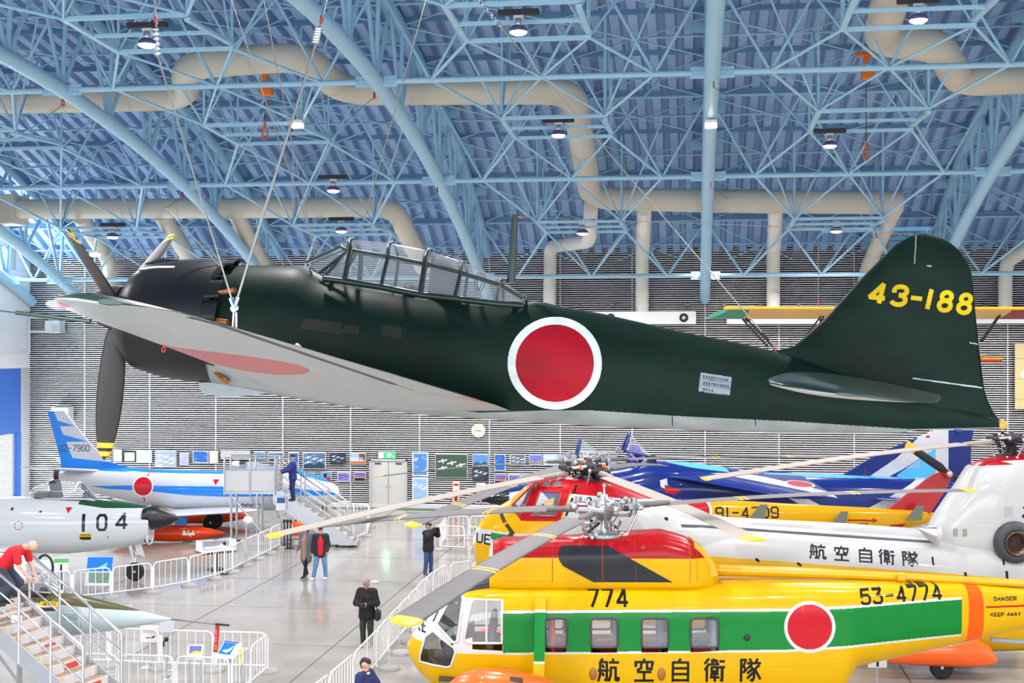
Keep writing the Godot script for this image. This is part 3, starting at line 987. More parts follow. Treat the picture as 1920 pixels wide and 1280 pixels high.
# ---------------------------------------------------------------- the hanging fighter
func build_fighter() -> void:
	var fr := Transform3D(Basis(Vector3.UP, YAW - deg_to_rad(5.0)) * Basis(Vector3.BACK, deg_to_rad(-7.0)), px(960, 650, 12.95))
	var t := thing("fighter_plane", "dark green propeller fighter hanging in mid-air with red roundels and yellow 43-188 on its fin", "airplane", fr)
	var green := c8(19, 39, 31)
	var grey := c8(146, 148, 148)
	# ---- paint, in side view
	var P := Painter.new(Vector2(-3.1, -1.1), Vector2(4.9, 1.75), 2048, 730, green)
	# old paint: rubbed and brownish patches with edges of their own
	var rng := RandomNumberGenerator.new()
	rng.seed = 5
	for i in 240:
		var c := Vector2(rng.randf_range(-2.7, 4.2), rng.randf_range(-0.6, 0.6))
		var q := []
		var rx := rng.randf_range(0.04, 0.32)
		var ry := rng.randf_range(0.01, 0.06)
		for k in 9:
			q.append(c + Vector2(cos(TAU * k / 9) * rx, sin(TAU * k / 9) * ry) * rng.randf_range(0.6, 1.1))
		P.poly(q, green.lerp([c8(28, 37, 31), c8(16, 35, 28), c8(34, 38, 33), c8(18, 42, 33)][i % 4], rng.randf_range(0.25, 0.6)))
	for q in [[605, 612, 80, 22], [735, 622, 40, 22], [660, 618, 30, 16]]:
		var c := l2(q[0], q[1], fr, 0.45)
		P.poly([c + Vector2(-0.0025 * q[2], -0.002 * q[3]), c + Vector2(-.002 * q[2], .0028 * q[3]), c + Vector2(.0024 * q[2], .0026 * q[3]), c + Vector2(.0026 * q[2], -.0024 * q[3])], c8(52, 50, 45))
	P.poly(lps([880, 776, 897, 773, 1023, 768, 1107, 768, 1280, 780, 1480, 790, 1713, 806, 1880, 803, 1900, 900, 300, 900, 430, 760], fr, 0.2), grey)
	P.poly(lps([385, 665, 430, 690, 600, 738, 897, 774, 897, 900, 300, 900], fr, 0.3), grey)
	# seams
	for a in [[528, 497, 505, 570, 492, 690], [985, 575, 1000, 640, 1010, 770], [1405, 650, 1412, 720, 1420, 800], [1712, 470, 1708, 760, 1712, 806], [1250, 620, 1262, 800]]:
		P.line(Array(lps(a, fr, 0.3)), 0.008, c8(16, 30, 26))
	for a in [[1700, 440, 1690, 500], [1690, 500, 1560, 660, 1480, 672], [1480, 672, 1560, 700, 1690, 715]]:
		P.line(Array(lps(a, fr, 0.05)), 0.006, c8(18, 32, 28))
	P.line(Array(lps([1719, 441, 1714, 494], fr, 0.05)), 0.012, c8(150, 160, 158))
	P.line(Array(lps([1712, 709, 1844, 727], fr, 0.05)), 0.014, c8(205, 208, 205))
	P.line(Array(lps([1820, 642, 1836, 645], fr, 0.05)), 0.012, c8(200, 205, 205))
	# roundel and numbers
	var rc := l2(1040, 681, fr, 0.44)
	P.disc(rc, 0.44, c8(232, 234, 232))
	P.disc(rc, 0.365, c8(172, 22, 38))
	var num := l2(1624, 568, fr, 0.06)
	P.text("4３", num + Vector2(.022, 0.02), 0.172, 0.128, 0.072, 0.044, c8(240, 195, 20), 0.12)
	P.line([num + Vector2(.415, .1), num + Vector2(.50, .1)], 0.042, c8(240, 195, 20))
	P.text("1８８", num + Vector2(.545, 0.02), 0.172, 0.108, 0.076, 0.044, c8(240, 195, 20), 0.1)
	# the paper notice on the rear fuselage
	P.poly(lps([1314, 698, 1373, 707, 1369, 742, 1310, 734], fr, 0.3), c8(158, 164, 174))
	for k in 3:
		var a := l2(1317, 709 + k * 12, fr, 0.3)
		var b := l2(1370, 717 + k * 12, fr, 0.3)
		var d := b - a
		var x := 0.02
		while x < (0.9 if k < 2 else 0.4):
			var w := rng.randf_range(0.05, 0.08)
			var y := Vector2(0, 0.012)
			P.line([a + d * x + y * 2.0, a + d * (x + w) + y * 2.0], 0.006, c8(70, 78, 88))
			P.line([a + d * (x + w * 0.5) + y * 2.4, a + d * (x + w * 0.5) + y * 0.4], 0.006, c8(70, 78, 88))
			P.line([a + d * x + y, a + d * (x + w) + y], 0.005, c8(70, 78, 88))
			x += w + 0.03
		P.line([a + Vector2(-0.01, -0.004), b + Vector2(0.004, -0.002)], 0.005, c8(96, 102, 110))
	var paint := painted(P.im, 0.48)
	paint.metallic_specular = 0.22
	paint.detail_enabled = true
	paint.detail_blend_mode = BaseMaterial3D.BLEND_MODE_MUL
	paint.detail_albedo = noise_tex(0.02, Color(0.80, 0.82, 0.80), Color(1, 1, 1), 512, 12, 5)
	M.zero_paint = paint
	M.cowl = mat(c8(24, 23, 25), 0.4)
	M.cowl.metallic_specular = 0.35
	M.copper = mat(c8(176, 112, 70), 0.35, 0.75)
	# ---- fuselage
	var top := lps([415, 502, 440, 498, 480, 497, 545, 497, 575, 500, 606, 520, 640, 528, 720, 541, 800, 555, 900, 566, 975, 569, 1010, 563, 1040, 572, 1130, 588, 1280, 622, 1400, 645, 1480, 664, 1560, 690, 1700, 735, 1800, 762, 1850, 778, 1882, 795], fr)
	var bot := lps([415, 722, 470, 732, 600, 755, 700, 768, 800, 778, 900, 785, 1000, 792, 1140, 800, 1280, 806, 1447, 811, 1613, 812, 1703, 811, 1720, 806, 1850, 804, 1884, 801], fr)
	var wd := v2([-2.95, .54, -2.5, .555, -1.8, .545, -1.0, .52, 0.0, .47, 1.0, .37, 2.0, .25, 3.0, .15, 4.0, .075, 4.6, .03, 4.72, .012])
	var xs := steps(top[0].x, -1.9, 10) + steps(-1.8, 0.6, 22) + steps(0.7, 4.71, 30)
	put("fuselage", mb().loft(hull(top, bot, wd, xs, 2.15, 44), true, true, true, P), paint, t)
	put("tail_light", mb().ball(Vector3(l2(1879, 796, fr).x, l2(1879, 796, fr).y, 0), Vector3(0.05, 0.045, 0.03), 12), mat(c8(196, 150, 60), 0.3), t, "amber tail light")
	# ---- fin and rudder
	var fin := lps([1440, 660, 1480, 656, 1493, 645, 1547, 597, 1613, 523, 1647, 490, 1680, 458, 1707, 443, 1730, 438, 1757, 442, 1780, 453, 1800, 470, 1813, 490, 1822, 510, 1827, 567, 1835, 647, 1845, 728, 1849, 745, 1863, 773, 1878, 788, 1884, 800, 1700, 800, 1600, 740], fr)
	var hinge := l2(1716, 480, fr).x
	var fm := mb()
	# swelling thickness: leading and trailing edges thin, thickest a third back
	var rings := []
	var y := fin[8].y - 0.004
	var rows := []
	for k in 26:
		rows.append(lerpf(l2(1884, 799, fr).y + 0.004, fin[8].y - 0.003, 1.0 - pow(1.0 - k / 25.0, 1.6)))
	for yy in rows:
		var hits := []
		for k in fin.size():
			var a := fin[k]
			var b := fin[(k + 1) % fin.size()]
			if (a.y <= yy) != (b.y <= yy): hits.append(a.x + (yy - a.y) / (b.y - a.y) * (b.x - a.x))
		hits.sort()
		if hits.size() < 2: continue
		var x0: float = hits[0]
		var x1: float = hits[-1]
		var ring := PackedVector3Array()
		for k in 24:
			var a := TAU * k / 24
			var tt := 0.5 - 0.5 * cos(a)
			var th := 0.075 * minf(1.0, (x1 - x0) / 0.9) * sqrt(maxf(0.0, tt)) * (1.0 - tt) * 2.4
			ring.append(Vector3(lerpf(x0, x1, tt), yy, th if a < PI else -th))
		rings.append(ring)
	fm.loft(rings, true, false, true, P)
	put("tail_fin", fm, paint, t)
	put("rudder_hinge", mb().box(Vector3(l2(1738, 499, fr).x, l2(1738, 499, fr).y, .05), Vector3(.06, .02, .02), .004), M.grey, t)
	# ---- tailplanes
	for s in [1.0, -1.0]:
		var secs := []
		for q in [[.1, 2.6, 4.05, .05], [.6, 2.5, 3.95, .04], [1.2, 2.38, 3.82, .02], [1.7, 2.29, 3.68, .0], [2.05, 2.27, 3.55, -.012], [2.25, 2.36, 3.38, -.02], [2.36, 2.55, 3.15, -.025], [2.40, 2.75, 2.95, -.025]]:
			secs.append([q[0] * s, q[1], q[2], q[3], 0.13 * (1.0 - 0.3 * q[0] / 2.4) * minf(1.0, (q[2] - q[1]) / 1.0)])
		var m := mb()
		m.loft(wing_rings(secs), true, true, true, null)
		put("tailplane", m, M.zero_green, t)
		put("tailplane_underside", mb().loft(wing_rings(secs, true), false, false, false, null, true, false), M.zero_grey, t)
	# ---- wings: green above, grey below with the red disc
	var W := Painter.new(Vector2(-2.7, 0.2), Vector2(0.4, 5.9), 640, 1176, c8(148, 150, 150))
	for i in 120:
		var c := Vector2(rng.randf_range(-2.4, 0), rng.randf_range(0.5, 5.4))
		W.line([c, c + Vector2(rng.randf_range(-.04, .04), rng.randf_range(.1, .6))], rng.randf_range(.004, .03), c8(142, 144, 144).lerp(c8(158, 160, 160), rng.randf()))
	W.disc(Vector2(-1.86, 3.03), 0.61, c8(166, 74, 74))
	for i in 60:   # rubbed streaks over the disc
		var c := Vector2(-1.86, 3.03) + Vector2(rng.randf_range(-.5, .5), rng.randf_range(-.5, .3))
		W.line([c, c + Vector2(rng.randf_range(-.03, .03), rng.randf_range(.05, .25))], rng.randf_range(.004, .016), c8(172, 94, 92).lerp(c8(160, 66, 66), rng.randf()))
	W.line([Vector2(-1.47, 5.2), Vector2(-1.36, 4.95), Vector2(-.72, 2.2)], 0.055, c8(24, 26, 28))
	W.line([Vector2(-.72, 2.2), Vector2(-.62, 1.8)], 0.014, c8(24, 26, 28))
	W.line([Vector2(-.6, 1.75), Vector2(-.12, 1.0)], 0.012, c8(60, 62, 64))
	W.line([Vector2(-.62, 2.1), Vector2(-.2, 2.1)], 0.01, c8(60, 62, 64))
	W.line([Vector2(-.28, 1.4), Vector2(0.1, .6)], 0.03, c8(200, 40, 44))
	for zz in [2.0, 4.15, 4.7]:
		W.line([Vector2(-2.35, zz), Vector2(-1.35, zz)], 0.006, c8(130, 132, 134))
	W.line([Vector2(-2.1, .6), Vector2(-2.15, 5.0)], 0.006, c8(140, 142, 144))
	var under := painted(W.im, 0.32)
	var wuv := PlanUV.new(W)
	for s in [1.0, -1.0]:
		var secs := []
		for q in [[.2, -2.3, .1, .32], [.7, -2.31, -.01, .31], [1.5, -2.33, -.25, .27], [2.5, -2.35, -.555, .22], [3.5, -2.37, -.86, .17], [4.4, -2.40, -1.135, .125], [4.85, -2.40, -1.29, .105], [5.15, -2.34, -1.40, .09], [5.36, -2.22, -1.50, .075], [5.48, -2.06, -1.62, .06], [5.54, -1.9, -1.75, .03]]:
			secs.append([q[0] * s, q[1], q[2], -0.70 + 0.142 * (q[0] - 0.5) + q[3] * 0.42, q[3]])
		put("wing", mb().loft(wing_rings(secs), true, true, true, null), M.zero_green, t)
		var um := mb().loft(wing_rings(secs, true), false, false, false, wuv if s > 0 else null, true, false)
		put("wing_underside", um, under if s > 0 else M.zero_grey, t, "grey underside with a worn red disc" if s > 0 else "")
	# tip lamp, tie-down ring, pitot tube
	put("tip_light", mb().ball(loc(112, 572, fr, 5.2), Vector3(0.09, 0.03, 0.06), 12), M.glass, t)
	put("tip_light_bulb", mb().ball(loc(117, 571, fr, 5.2), Vector3(0.05, 0.018, 0.03), 10), M.red, t)
	var ring := PackedVector3Array()
	var rp := loc(307, 655, fr, 3.45)
	for k in 14: ring.append(rp + Vector3(cos(TAU * k / 14) * 0.012, sin(TAU * k / 14) * 0.02, 0))
	put("tie_down_ring", mb().path(ring, 0.005, 6, false, true).cyl(rp + Vector3(0, .02, 0), rp + Vector3(0.004, 0.075, 0), 0.006).box(rp + Vector3(.003, .06, 0), Vector3(.02, .035, .012)), M.red, t)
	var pp := loc(30, 586, fr, 4.45)
	var pq := Vector3(-2.38, -0.125, 4.45)
	put("pitot_tube", mb().path([pp, pq], 0.014, 10).path([pp + (pp - pq) * 0.5, pp], 0.004, 8), M.zero_dark, t)
	# ---- engine cowl
	var ct := lps([226, 575, 232, 552, 240, 538, 262, 508, 280, 498, 300, 492, 350, 485, 400, 484, 440, 487, 452, 490], fr)
	var cb := lps([223, 620, 222, 640, 226, 655, 234, 668, 255, 690, 300, 705, 340, 713, 386, 719, 420, 722, 440, 722], fr)
	var cr := []
	for x in steps(-3.93, -3.55, 12) + steps(-3.5, -2.86, 8):
		var a := prof(ct, x)
		var b := prof(cb, x)
		cr.append(oval(x, a, b, (a - b) * 0.485, 2.05, 40))
	var inner := []
	for q in [[-3.93, .9], [-3.9, .82], [-3.7, .8]]:
		var a := prof(ct, q[0] if q[0] < -3.9 else -3.9)
		var b := prof(cb, q[0] if q[0] < -3.9 else -3.9)
		var mid := (a + b) * .5
		inner.append(oval(q[0], mid + (a - b) * .5 * q[1], mid - (a - b) * .5 * q[1], (a - b) * 0.485 * q[1], 2.05, 40))
	inner.reverse()
	put("engine_cowl", mb().loft(inner + cr, true, true, false), M.cowl, t)
	var lip := PackedVector3Array()
	for p in cr[0]: lip.append(p)
	put("cowl_lip", mb().path(lip, 0.016, 6, false, true), M.alu, t)
	# cooling flaps, open along the rear edge of the cowl, and the dark gap under them
	put("cowl_gap", mb().loft([oval(-2.98, .42, -.66, .5, 2.1, 32), oval(-2.78, .45, -.66, .5, 2.1, 32)], true, true, true), M.black, t)
	for k in 7:
		var a0 := deg_to_rad(-42.0 + k * 21.0)
		var a1 := a0 + deg_to_rad(18.0)
		var g := []
		for i in 2:
			var row := PackedVector3Array()
			for j in 5:
				var a := lerpf(a0, a1, j / 4.0)
				var rr := 0.6 + 0.03 * i
				row.append(Vector3(-2.93 + i * (0.16 if k != 4 else 0.1), -0.1 + sin(a) * rr, cos(a) * rr))
			g.append(row)
		put("cowl_flap", mb().sheet(g, 0.012), M.cowl, t)
	# white stripe on the cowl, laid on its curve
	var sl := []
	for k in 9:
		var u := lerpf(262.0, 327.0, k / 8.0)
		var v := 506.0 - 5.0 * sin(PI * 0.5 * minf(1.0, k / 5.0))
		sl.append(on_hull(u, v, fr, ct, cb, 0.485, 0.006))
	var sm := mb()
	for k in 8:
		var d: Vector3 = (sl[k + 1] - sl[k]).normalized()
		sm.cyl(sl[k] - d * 0.004, sl[k + 1] + d * 0.004, 0.012, -1, 6)
	put("cowl_stripe", sm, M.white, t)
	# gun trough along the top of the cowl
	put("gun_trough", mb().path([on_hull(272, 495, fr, ct, cb, .485, .0), on_hull(300, 489, fr, ct, cb, .485, .004), on_hull(334, 487.5, fr, ct, cb, .485, .0)], [0.006, 0.03, 0.006], 8), M.black, t)
	for a in [[372, 530, 366, 600], [398, 548, 408, 560]]:
		put("cowl_seam", mb().cyl(on_hull(a[0], a[1], fr, ct, cb, .485, 0.001), on_hull(a[2], a[3], fr, ct, cb, .485, 0.001), 0.004, -1, 5), M.black, t)
	# exhaust stubs
	for q in [[408, 550, 441, 544, .53], [402, 600, 428, 604, .56], [412, 704, 427, 716, .3], [408, 700, 420, 712, .36]]:
		var a := loc(q[0], q[1], fr, q[4])
		var b := loc(q[2], q[3], fr, q[4] + 0.05)
		put("exhaust_stub", mb().path([a - Vector3(.04, 0, .06), a, b], [.03, .034, .036], 12, true, false, 0.75), M.copper, t)
	# oil cooler scoop under the nose
	var so := lps([383, 716, 386, 732, 395, 739, 440, 743, 480, 740, 515, 735, 520, 730, 450, 716], fr)
	var sp := mb().prism(so, 0.34)
	put("oil_cooler_scoop", sp, mat(c8(118, 124, 127), 0.45), t)
	# ---- propeller
	var hub := Vector3(-3.93, -0.1, 0)
	M.blade = mat(c8(38, 30, 26), 0.45)
	var pr := put("spinner", mb().lathe([[0.225, 0.0], [0.22, 0.08], [0.195, 0.18], [0.14, 0.27], [0.06, 0.33], [0.0, 0.34]], hub, Basis(Vector3.BACK, PI / 2), 24), M.blade, t)
	for k in 3:
		var ang := deg_to_rad(-4.0 + 120.0 * k)
		var dir := Vector3(0, -cos(ang), sin(ang))
		var tan_ := Vector3(0, sin(ang), cos(ang))
		var f := func_blade(hub + Vector3(-0.03, 0, 0), dir, tan_, 0.12, 1.54, 0.0)
		put("propeller_blade", f, M.blade, t)
		put("tip_stripe", func_blade(hub + Vector3(-0.03, 0, 0), dir, tan_, 1.36, 1.412, 0.004), mat(c8(236, 190, 24), 0.4), t)
		put("tip_stripe", func_blade(hub + Vector3(-0.03, 0, 0), dir, tan_, 1.447, 1.498, 0.004), mat(c8(236, 190, 24), 0.4), t)
	canopy(t, fr)
	# ---- aerial mast
	var m0 := loc(958, 530, fr)
	var m1 := loc(966, 402, fr)
	put("aerial_mast", mb().path([m0, m1], [.019, .014], 12, true, false, 2.2, Vector3.RIGHT), M.zero_dark, t)
	put("mast_insulator", mb().cyl(m1 + Vector3(.03, -.02, 0), m1 + Vector3(.07, -.022, 0), .008), M.wood, t)
	put("aerial_wire", mb().path([m1 + Vector3(.05, -.022, 0), loc(1560, 428, fr)  , loc(1712, 440, fr)], 0.0035, 5), M.wire, t)

# rings of a wing; below = only the lower skin, laid a hair under the upper one
func wing_rings(secs: Array, below := false) -> Array:
	var rings := []
	var n := 16
	for s in secs:
		var ring := PackedVector3Array()
		for k in (n + 1 if below else n * 2):
			var a := (PI + PI * k / n) if below else TAU * k / (n * 2)
			var tt := 0.5 - 0.5 * cos(a)
			var th: float = s[4] * sqrt(tt) * (1.0 - tt) * 2.6
			var up: bool = a < PI - 1e-4
			var yy: float = s[3] + (th * 0.58 if up else -th * 0.42)
			if below: yy -= 0.0035
			ring.append(Vector3(lerpf(s[1], s[2], tt), yy, s[0]))
		rings.append(ring)
	return rings
# a point of the pixel on an oval hull given by its outlines (near side)
func on_hull(u: float, v: float, fr: Transform3D, top: PackedVector2Array, bot: PackedVector2Array, wf: float, lift := 0.0) -> Vector3:
	var zo := 0.3
	var p := Vector3.ZERO
	for i in 6:
		p = loc(u, v, fr, zo)
		var a := prof(top, p.x)
		var b := prof(bot, p.x)
		var s := clampf((p.y - (a + b) * 0.5) / ((a - b) * 0.5), -0.999, 0.999)
		zo = (a - b) * wf * sqrt(1.0 - s * s)
	return loc(u, v, fr, zo) + Vector3(0, lift * 0.5, lift)
func func_blade(hub: Vector3, dir: Vector3, tan_: Vector3, r0: float, r1: float, grow_: float) -> MB:
	var rings := []
	var n := 14 if r1 - r0 > 0.3 else 3
	for i in n + 1:
		var r := lerpf(r0, r1, float(i) / n)
		var f := r / 1.54
		var chord := 0.26 * sin(PI * clampf(0.16 + 0.62 * f, 0, 1)) * sqrt(maxf(0.0, 1.0 - pow(f, 9.0))) + grow_
		if f < 0.2: chord = lerpf(0.09, chord, f / 0.2)
		var th := lerpf(0.07, 0.012, minf(1.0, f * 1.3)) + grow_
		var pitch := deg_to_rad(lerpf(74, 58, f))
		var cd := (Vector3.RIGHT * sin(pitch) - tan_ * cos(pitch))
		var nd := dir.cross(cd).normalized()
		var ring := PackedVector3Array()
		for k in 12:
			var a := TAU * k / 12
			ring.append(hub + dir * r + cd * cos(a) * chord * 0.5 + nd * sin(a) * th * 0.5)
		rings.append(ring)
	return mb().loft(rings, true, true, true)

func canopy(t: Node3D, fr: Transform3D) -> void:
	# hoops: pixel of the crown, of the upper rail, of the sill; half widths at rail and sill
	var hoops := [[640, 460, 652, 470, 606, 522, .20, .34], [660, 449, 657, 468, 645, 527, .25, .36], [735, 455, 728, 480, 714, 538, .28, .37], [806, 470, 797, 494, 788, 553, .28, .37], [870, 491, 864, 511, 852, 560, .26, .36], [942, 525, 936, 533, 931, 569, .19, .34], [984, 556, 983, 560, 980, 572, .07, .26]]
	var cols := []
	for h in hoops:
		var c := loc(h[0], h[1], fr)
		var r := loc(h[2], h[3], fr, h[6])
		var s := loc(h[4], h[5], fr, h[7])
		var col := PackedVector3Array([s, s.lerp(r, 0.5) + Vector3(0, 0, .012), r])
		for k in range(1, 8):
			var a := PI * k / 8.0
			col.append(Vector3(lerpf(r.x, c.x, sin(a)), r.y + (c.y - r.y) * sin(a), r.z * cos(a)))
		col.append(Vector3(r.x, r.y, -r.z))
		col.append((s.lerp(r, 0.5) + Vector3(0, 0, .012)) * Vector3(1, 1, -1))
		col.append(s * Vector3(1, 1, -1))
		cols.append(col)
	var clear := mat(Color(0.92, 0.92, 0.92, 0.13), 0.06)
	clear.transparency = BaseMaterial3D.TRANSPARENCY_ALPHA
	clear.cull_mode = BaseMaterial3D.CULL_DISABLED
	var c := put("canopy_frame", mb().path(cols[0], 0.016, 8), M.zero_dark, t)
	for i in range(1, cols.size()):
		put("canopy_hoop", mb().path(cols[i], 0.027 if i in [1, 3] else 0.018, 8), M.zero_dark, t)
	for k in [0, 2, 10, 12]:
		var rail := PackedVector3Array()
		for i in cols.size(): rail.append(cols[i][k])
		put("canopy_rail", mb().path(rail, 0.03 if k in [0, 12] else 0.017, 8), M.zero_dark, t)
	for i in cols.size() - 1:
		for seg in [[0, 2], [2, 10], [10, 12]]:
			var g := []
			for q in 2: g.append(cols[i + q].slice(seg[0], seg[1] + 1))
			put("pane", mb().loft(g, false, false, false, null, true, false), clear, t)
	# windscreen: three panes down to the nose
	var w0 := loc(578, 493, fr)
	var wl := loc(598, 512, fr, .2)
	put("windscreen_frame", mb().path([w0 + Vector3(0, 0, .1), cols[0][4]], .012, 6).path([w0 - Vector3(0, 0, .1), cols[0][8]], .012, 6).path([wl, cols[0][2]], .014, 6).path([wl * Vector3(1, 1, -1), cols[0][10]], .014, 6), M.zero_dark, t)
	put("pane", mb().loft([PackedVector3Array([w0 + Vector3(0, 0, .1), w0 - Vector3(0, 0, .1)]), PackedVector3Array([cols[0][4], cols[0][8]])], false, false, false, null, false, false), clear, t)
	put("pane", mb().loft([PackedVector3Array([w0 + Vector3(0, 0, .1), wl]), PackedVector3Array([cols[0][4], cols[0][2]])], false, false, false, null, false, false), clear, t)
	put("pane", mb().loft([PackedVector3Array([cols[0][2], cols[1][2]]), PackedVector3Array([cols[0][0], cols[1][0]])], false, false, false, null, false, false), clear, t)
	# cockpit things behind the glass
	var dark := mat(c8(52, 50, 50), 0.7)
	var sb := lps([812, 500, 818, 487, 845, 490, 862, 520, 858, 560, 806, 556], fr)
	put("headrest", mb().prism(sb, 0.3), mat(c8(84, 82, 84), 0.7), t)
	put("gun_sight", mb().box(loc(632, 500, fr), Vector3(.07, .16, .14), .02).box(loc(628, 515, fr), Vector3(.16, .07, .2), .02).cyl(loc(630, 492, fr), loc(646, 486, fr), .01), dark, t)
	put("instrument_panel", mb().box(loc(625, 522, fr), Vector3(.04, .16, .5), .01), mat(c8(92, 92, 50), .6), t)
	put("seat_back", mb().box(loc(770, 546, fr), Vector3(.1, .14, .34), .03), dark, t)
	var loop := PackedVector3Array()
	for k in 16: loop.append(loc(897, 527, fr) + Vector3(cos(TAU * k / 16) * .035, sin(TAU * k / 16) * .09, sin(TAU * k / 16) * 0.01))
	var loop2 := PackedVector3Array()
	for p in loop: loop2.append(p + Vector3(.03, -.005, .03))
	put("direction_finder_loop", mb().path(loop, .006, 6, false, true).path(loop2, .006, 6, false, true), dark, t)

# ---------------------------------------------------------------- rounded hulls with real openings
class Hull:
	var top: PackedVector2Array
	var bot: PackedVector2Array
	var w: PackedVector2Array
	var el: PackedVector2Array   # roundness of the lower and of the upper half, along x
	var eu: PackedVector2Array
	func _init(t, b, w_, e_low, e_up) -> void:
		top = t; bot = b; w = w_
		el = e_low if e_low is PackedVector2Array else PackedVector2Array([Vector2(0, e_low)])
		eu = e_up if e_up is PackedVector2Array else PackedVector2Array([Vector2(0, e_up)])
	static func at(p: PackedVector2Array, x: float) -> float:
		if x <= p[0].x: return p[0].y
		for i in p.size() - 1:
			if x <= p[i + 1].x:
				return lerpf(p[i].y, p[i + 1].y, (x - p[i].x) / maxf(1e-6, p[i + 1].x - p[i].x))
		return p[-1].y
	func z(x: float, y: float) -> float:
		var a := Hull.at(top, x)
		var b := Hull.at(bot, x)
		var s := (y - (a + b) * 0.5) / maxf(1e-5, (a - b) * 0.5)
		var e := Hull.at(eu if s > 0.0 else el, x)
		return Hull.at(w, x) * pow(maxf(0.0, 1.0 - pow(minf(1.0, absf(s)), e)), 1.0 / e)
	func ring(x: float, n: int) -> PackedVector3Array:
		var o := PackedVector3Array()
		var a := Hull.at(top, x)
		var b := Hull.at(bot, x)
		var hw := Hull.at(w, x)
		for k in n:
			var g := TAU * k / n
			var e := Hull.at(eu if sin(g) > 0.0 else el, x)
			o.append(Vector3(x, (a + b) * 0.5 + (a - b) * 0.5 * signf(sin(g)) * pow(absf(sin(g)), 2.0 / e), hw * signf(cos(g)) * pow(absf(cos(g)), 2.0 / e)))
		return o
	func mesh(xs: Array, n: int, uvp, holes := [], inner := 0.0) -> MB:
		var m := MB.new()
		var rings := []
		for x in xs: rings.append(ring(x, n))
		if holes.is_empty():
			return m.loft(rings, true, true, true, uvp)
		var boxes := []
		for h in holes:
			var r := Rect2(h[0], Vector2.ZERO)
			for p in h: r = r.expand(p)
			boxes.append(r)
		var t := PackedVector3Array()
		var u := PackedVector2Array()
		for i in rings.size() - 1:
			for k in n:
				var q := [rings[i][k], rings[i + 1][k], rings[i + 1][(k + 1) % n], rings[i][(k + 1) % n]]
				var c: Vector3 = (q[0] + q[1] + q[2] + q[3]) * 0.25
				var c2 := Vector2(c.x, c.y)
				var out := false
				for j in holes.size():
					if boxes[j].has_point(c2) and Geometry2D.is_point_in_polygon(c2, holes[j]):
						out = true
						break
				if out: continue
				t.append_array([q[0], q[2], q[3], q[0], q[1], q[2]])
				for p in [q[0], q[2], q[3], q[0], q[1], q[2]]: u.append(uvp.uv(p) if uvp != null else Vector2.ZERO)
		m.tris(t, u, true)
		for e in 2:
			var ring_: PackedVector3Array = rings[0 if e == 0 else -1]
			var mid := Vector3.ZERO
			for p in ring_: mid += p
			mid /= n
			var tt := PackedVector3Array()
			for k in n:
				tt.append_array([mid, ring_[(k + 1) % n], ring_[k]] if (e == 1) else [mid, ring_[k], ring_[(k + 1) % n]])
			var uu := PackedVector2Array()
			for p in tt: uu.append(uvp.uv(p) if uvp != null else Vector2.ZERO)
			m.tris(tt, uu, false, false)
		return m
	# the outline of a window as a bead lying on the skin
	func edge(poly: PackedVector2Array, lift: float, side := 1.0) -> PackedVector3Array:
		var o := PackedVector3Array()
		for i in poly.size():
			var a := poly[i]
			var b := poly[(i + 1) % poly.size()]
			var k := maxi(1, int(a.distance_to(b) / 0.12))
			for j in k:
				var p := a.lerp(b, float(j) / k)
				o.append(Vector3(p.x, p.y, (z(p.x, p.y) + lift) * side))
		return o
	# a pane (or painted plate) that follows the skin
	func patch(poly: PackedVector2Array, lift: float, side := 1.0, cell := 0.15, uvp = null) -> MB:
		var m := MB.new()
		var r := Rect2(poly[0], Vector2.ZERO)
		for p in poly: r = r.expand(p)
		var nx := maxi(1, int(ceil(r.size.x / cell)))
		var ny := maxi(1, int(ceil(r.size.y / cell)))
		var t := PackedVector3Array()
		for i in nx:
			for j in ny:
				var c := PackedVector2Array([r.position + r.size * Vector2(float(i) / nx, float(j) / ny), r.position + r.size * Vector2(float(i + 1) / nx, float(j) / ny), r.position + r.size * Vector2(float(i + 1) / nx, float(j + 1) / ny), r.position + r.size * Vector2(float(i) / nx, float(j + 1) / ny)])
				for piece in Geometry2D.intersect_polygons(c, poly):
					var idx := Geometry2D.triangulate_polygon(piece)
					for q in range(0, idx.size(), 3):
						var tri := [piece[idx[q]], piece[idx[q + 1]], piece[idx[q + 2]]]
						var cr: float = (tri[1] - tri[0]).cross(tri[2] - tri[0])
						if (cr > 0.0) == (side > 0.0): tri = [tri[0], tri[2], tri[1]]
						for p in tri: t.append(Vector3(p.x, p.y, (z(p.x, p.y) + lift) * side))
		var u := PackedVector2Array()
		if uvp != null:
			for p in t: u.append(uvp.uv(p))
		return m.tris(t, u, true, false)

func round_poly(x0: float, y0: float, x1: float, y1: float, r: float) -> PackedVector2Array:
	var o := PackedVector2Array()
	for q in [[x1 - r, y1 - r, 0.0], [x0 + r, y1 - r, PI / 2], [x0 + r, y0 + r, PI], [x1 - r, y0 + r, PI * 1.5]]:
		for k in 5:
			var a: float = q[2] + PI * 0.5 * k / 4.0
			o.append(Vector2(q[0] + cos(a) * r, q[1] + sin(a) * r))
	return o
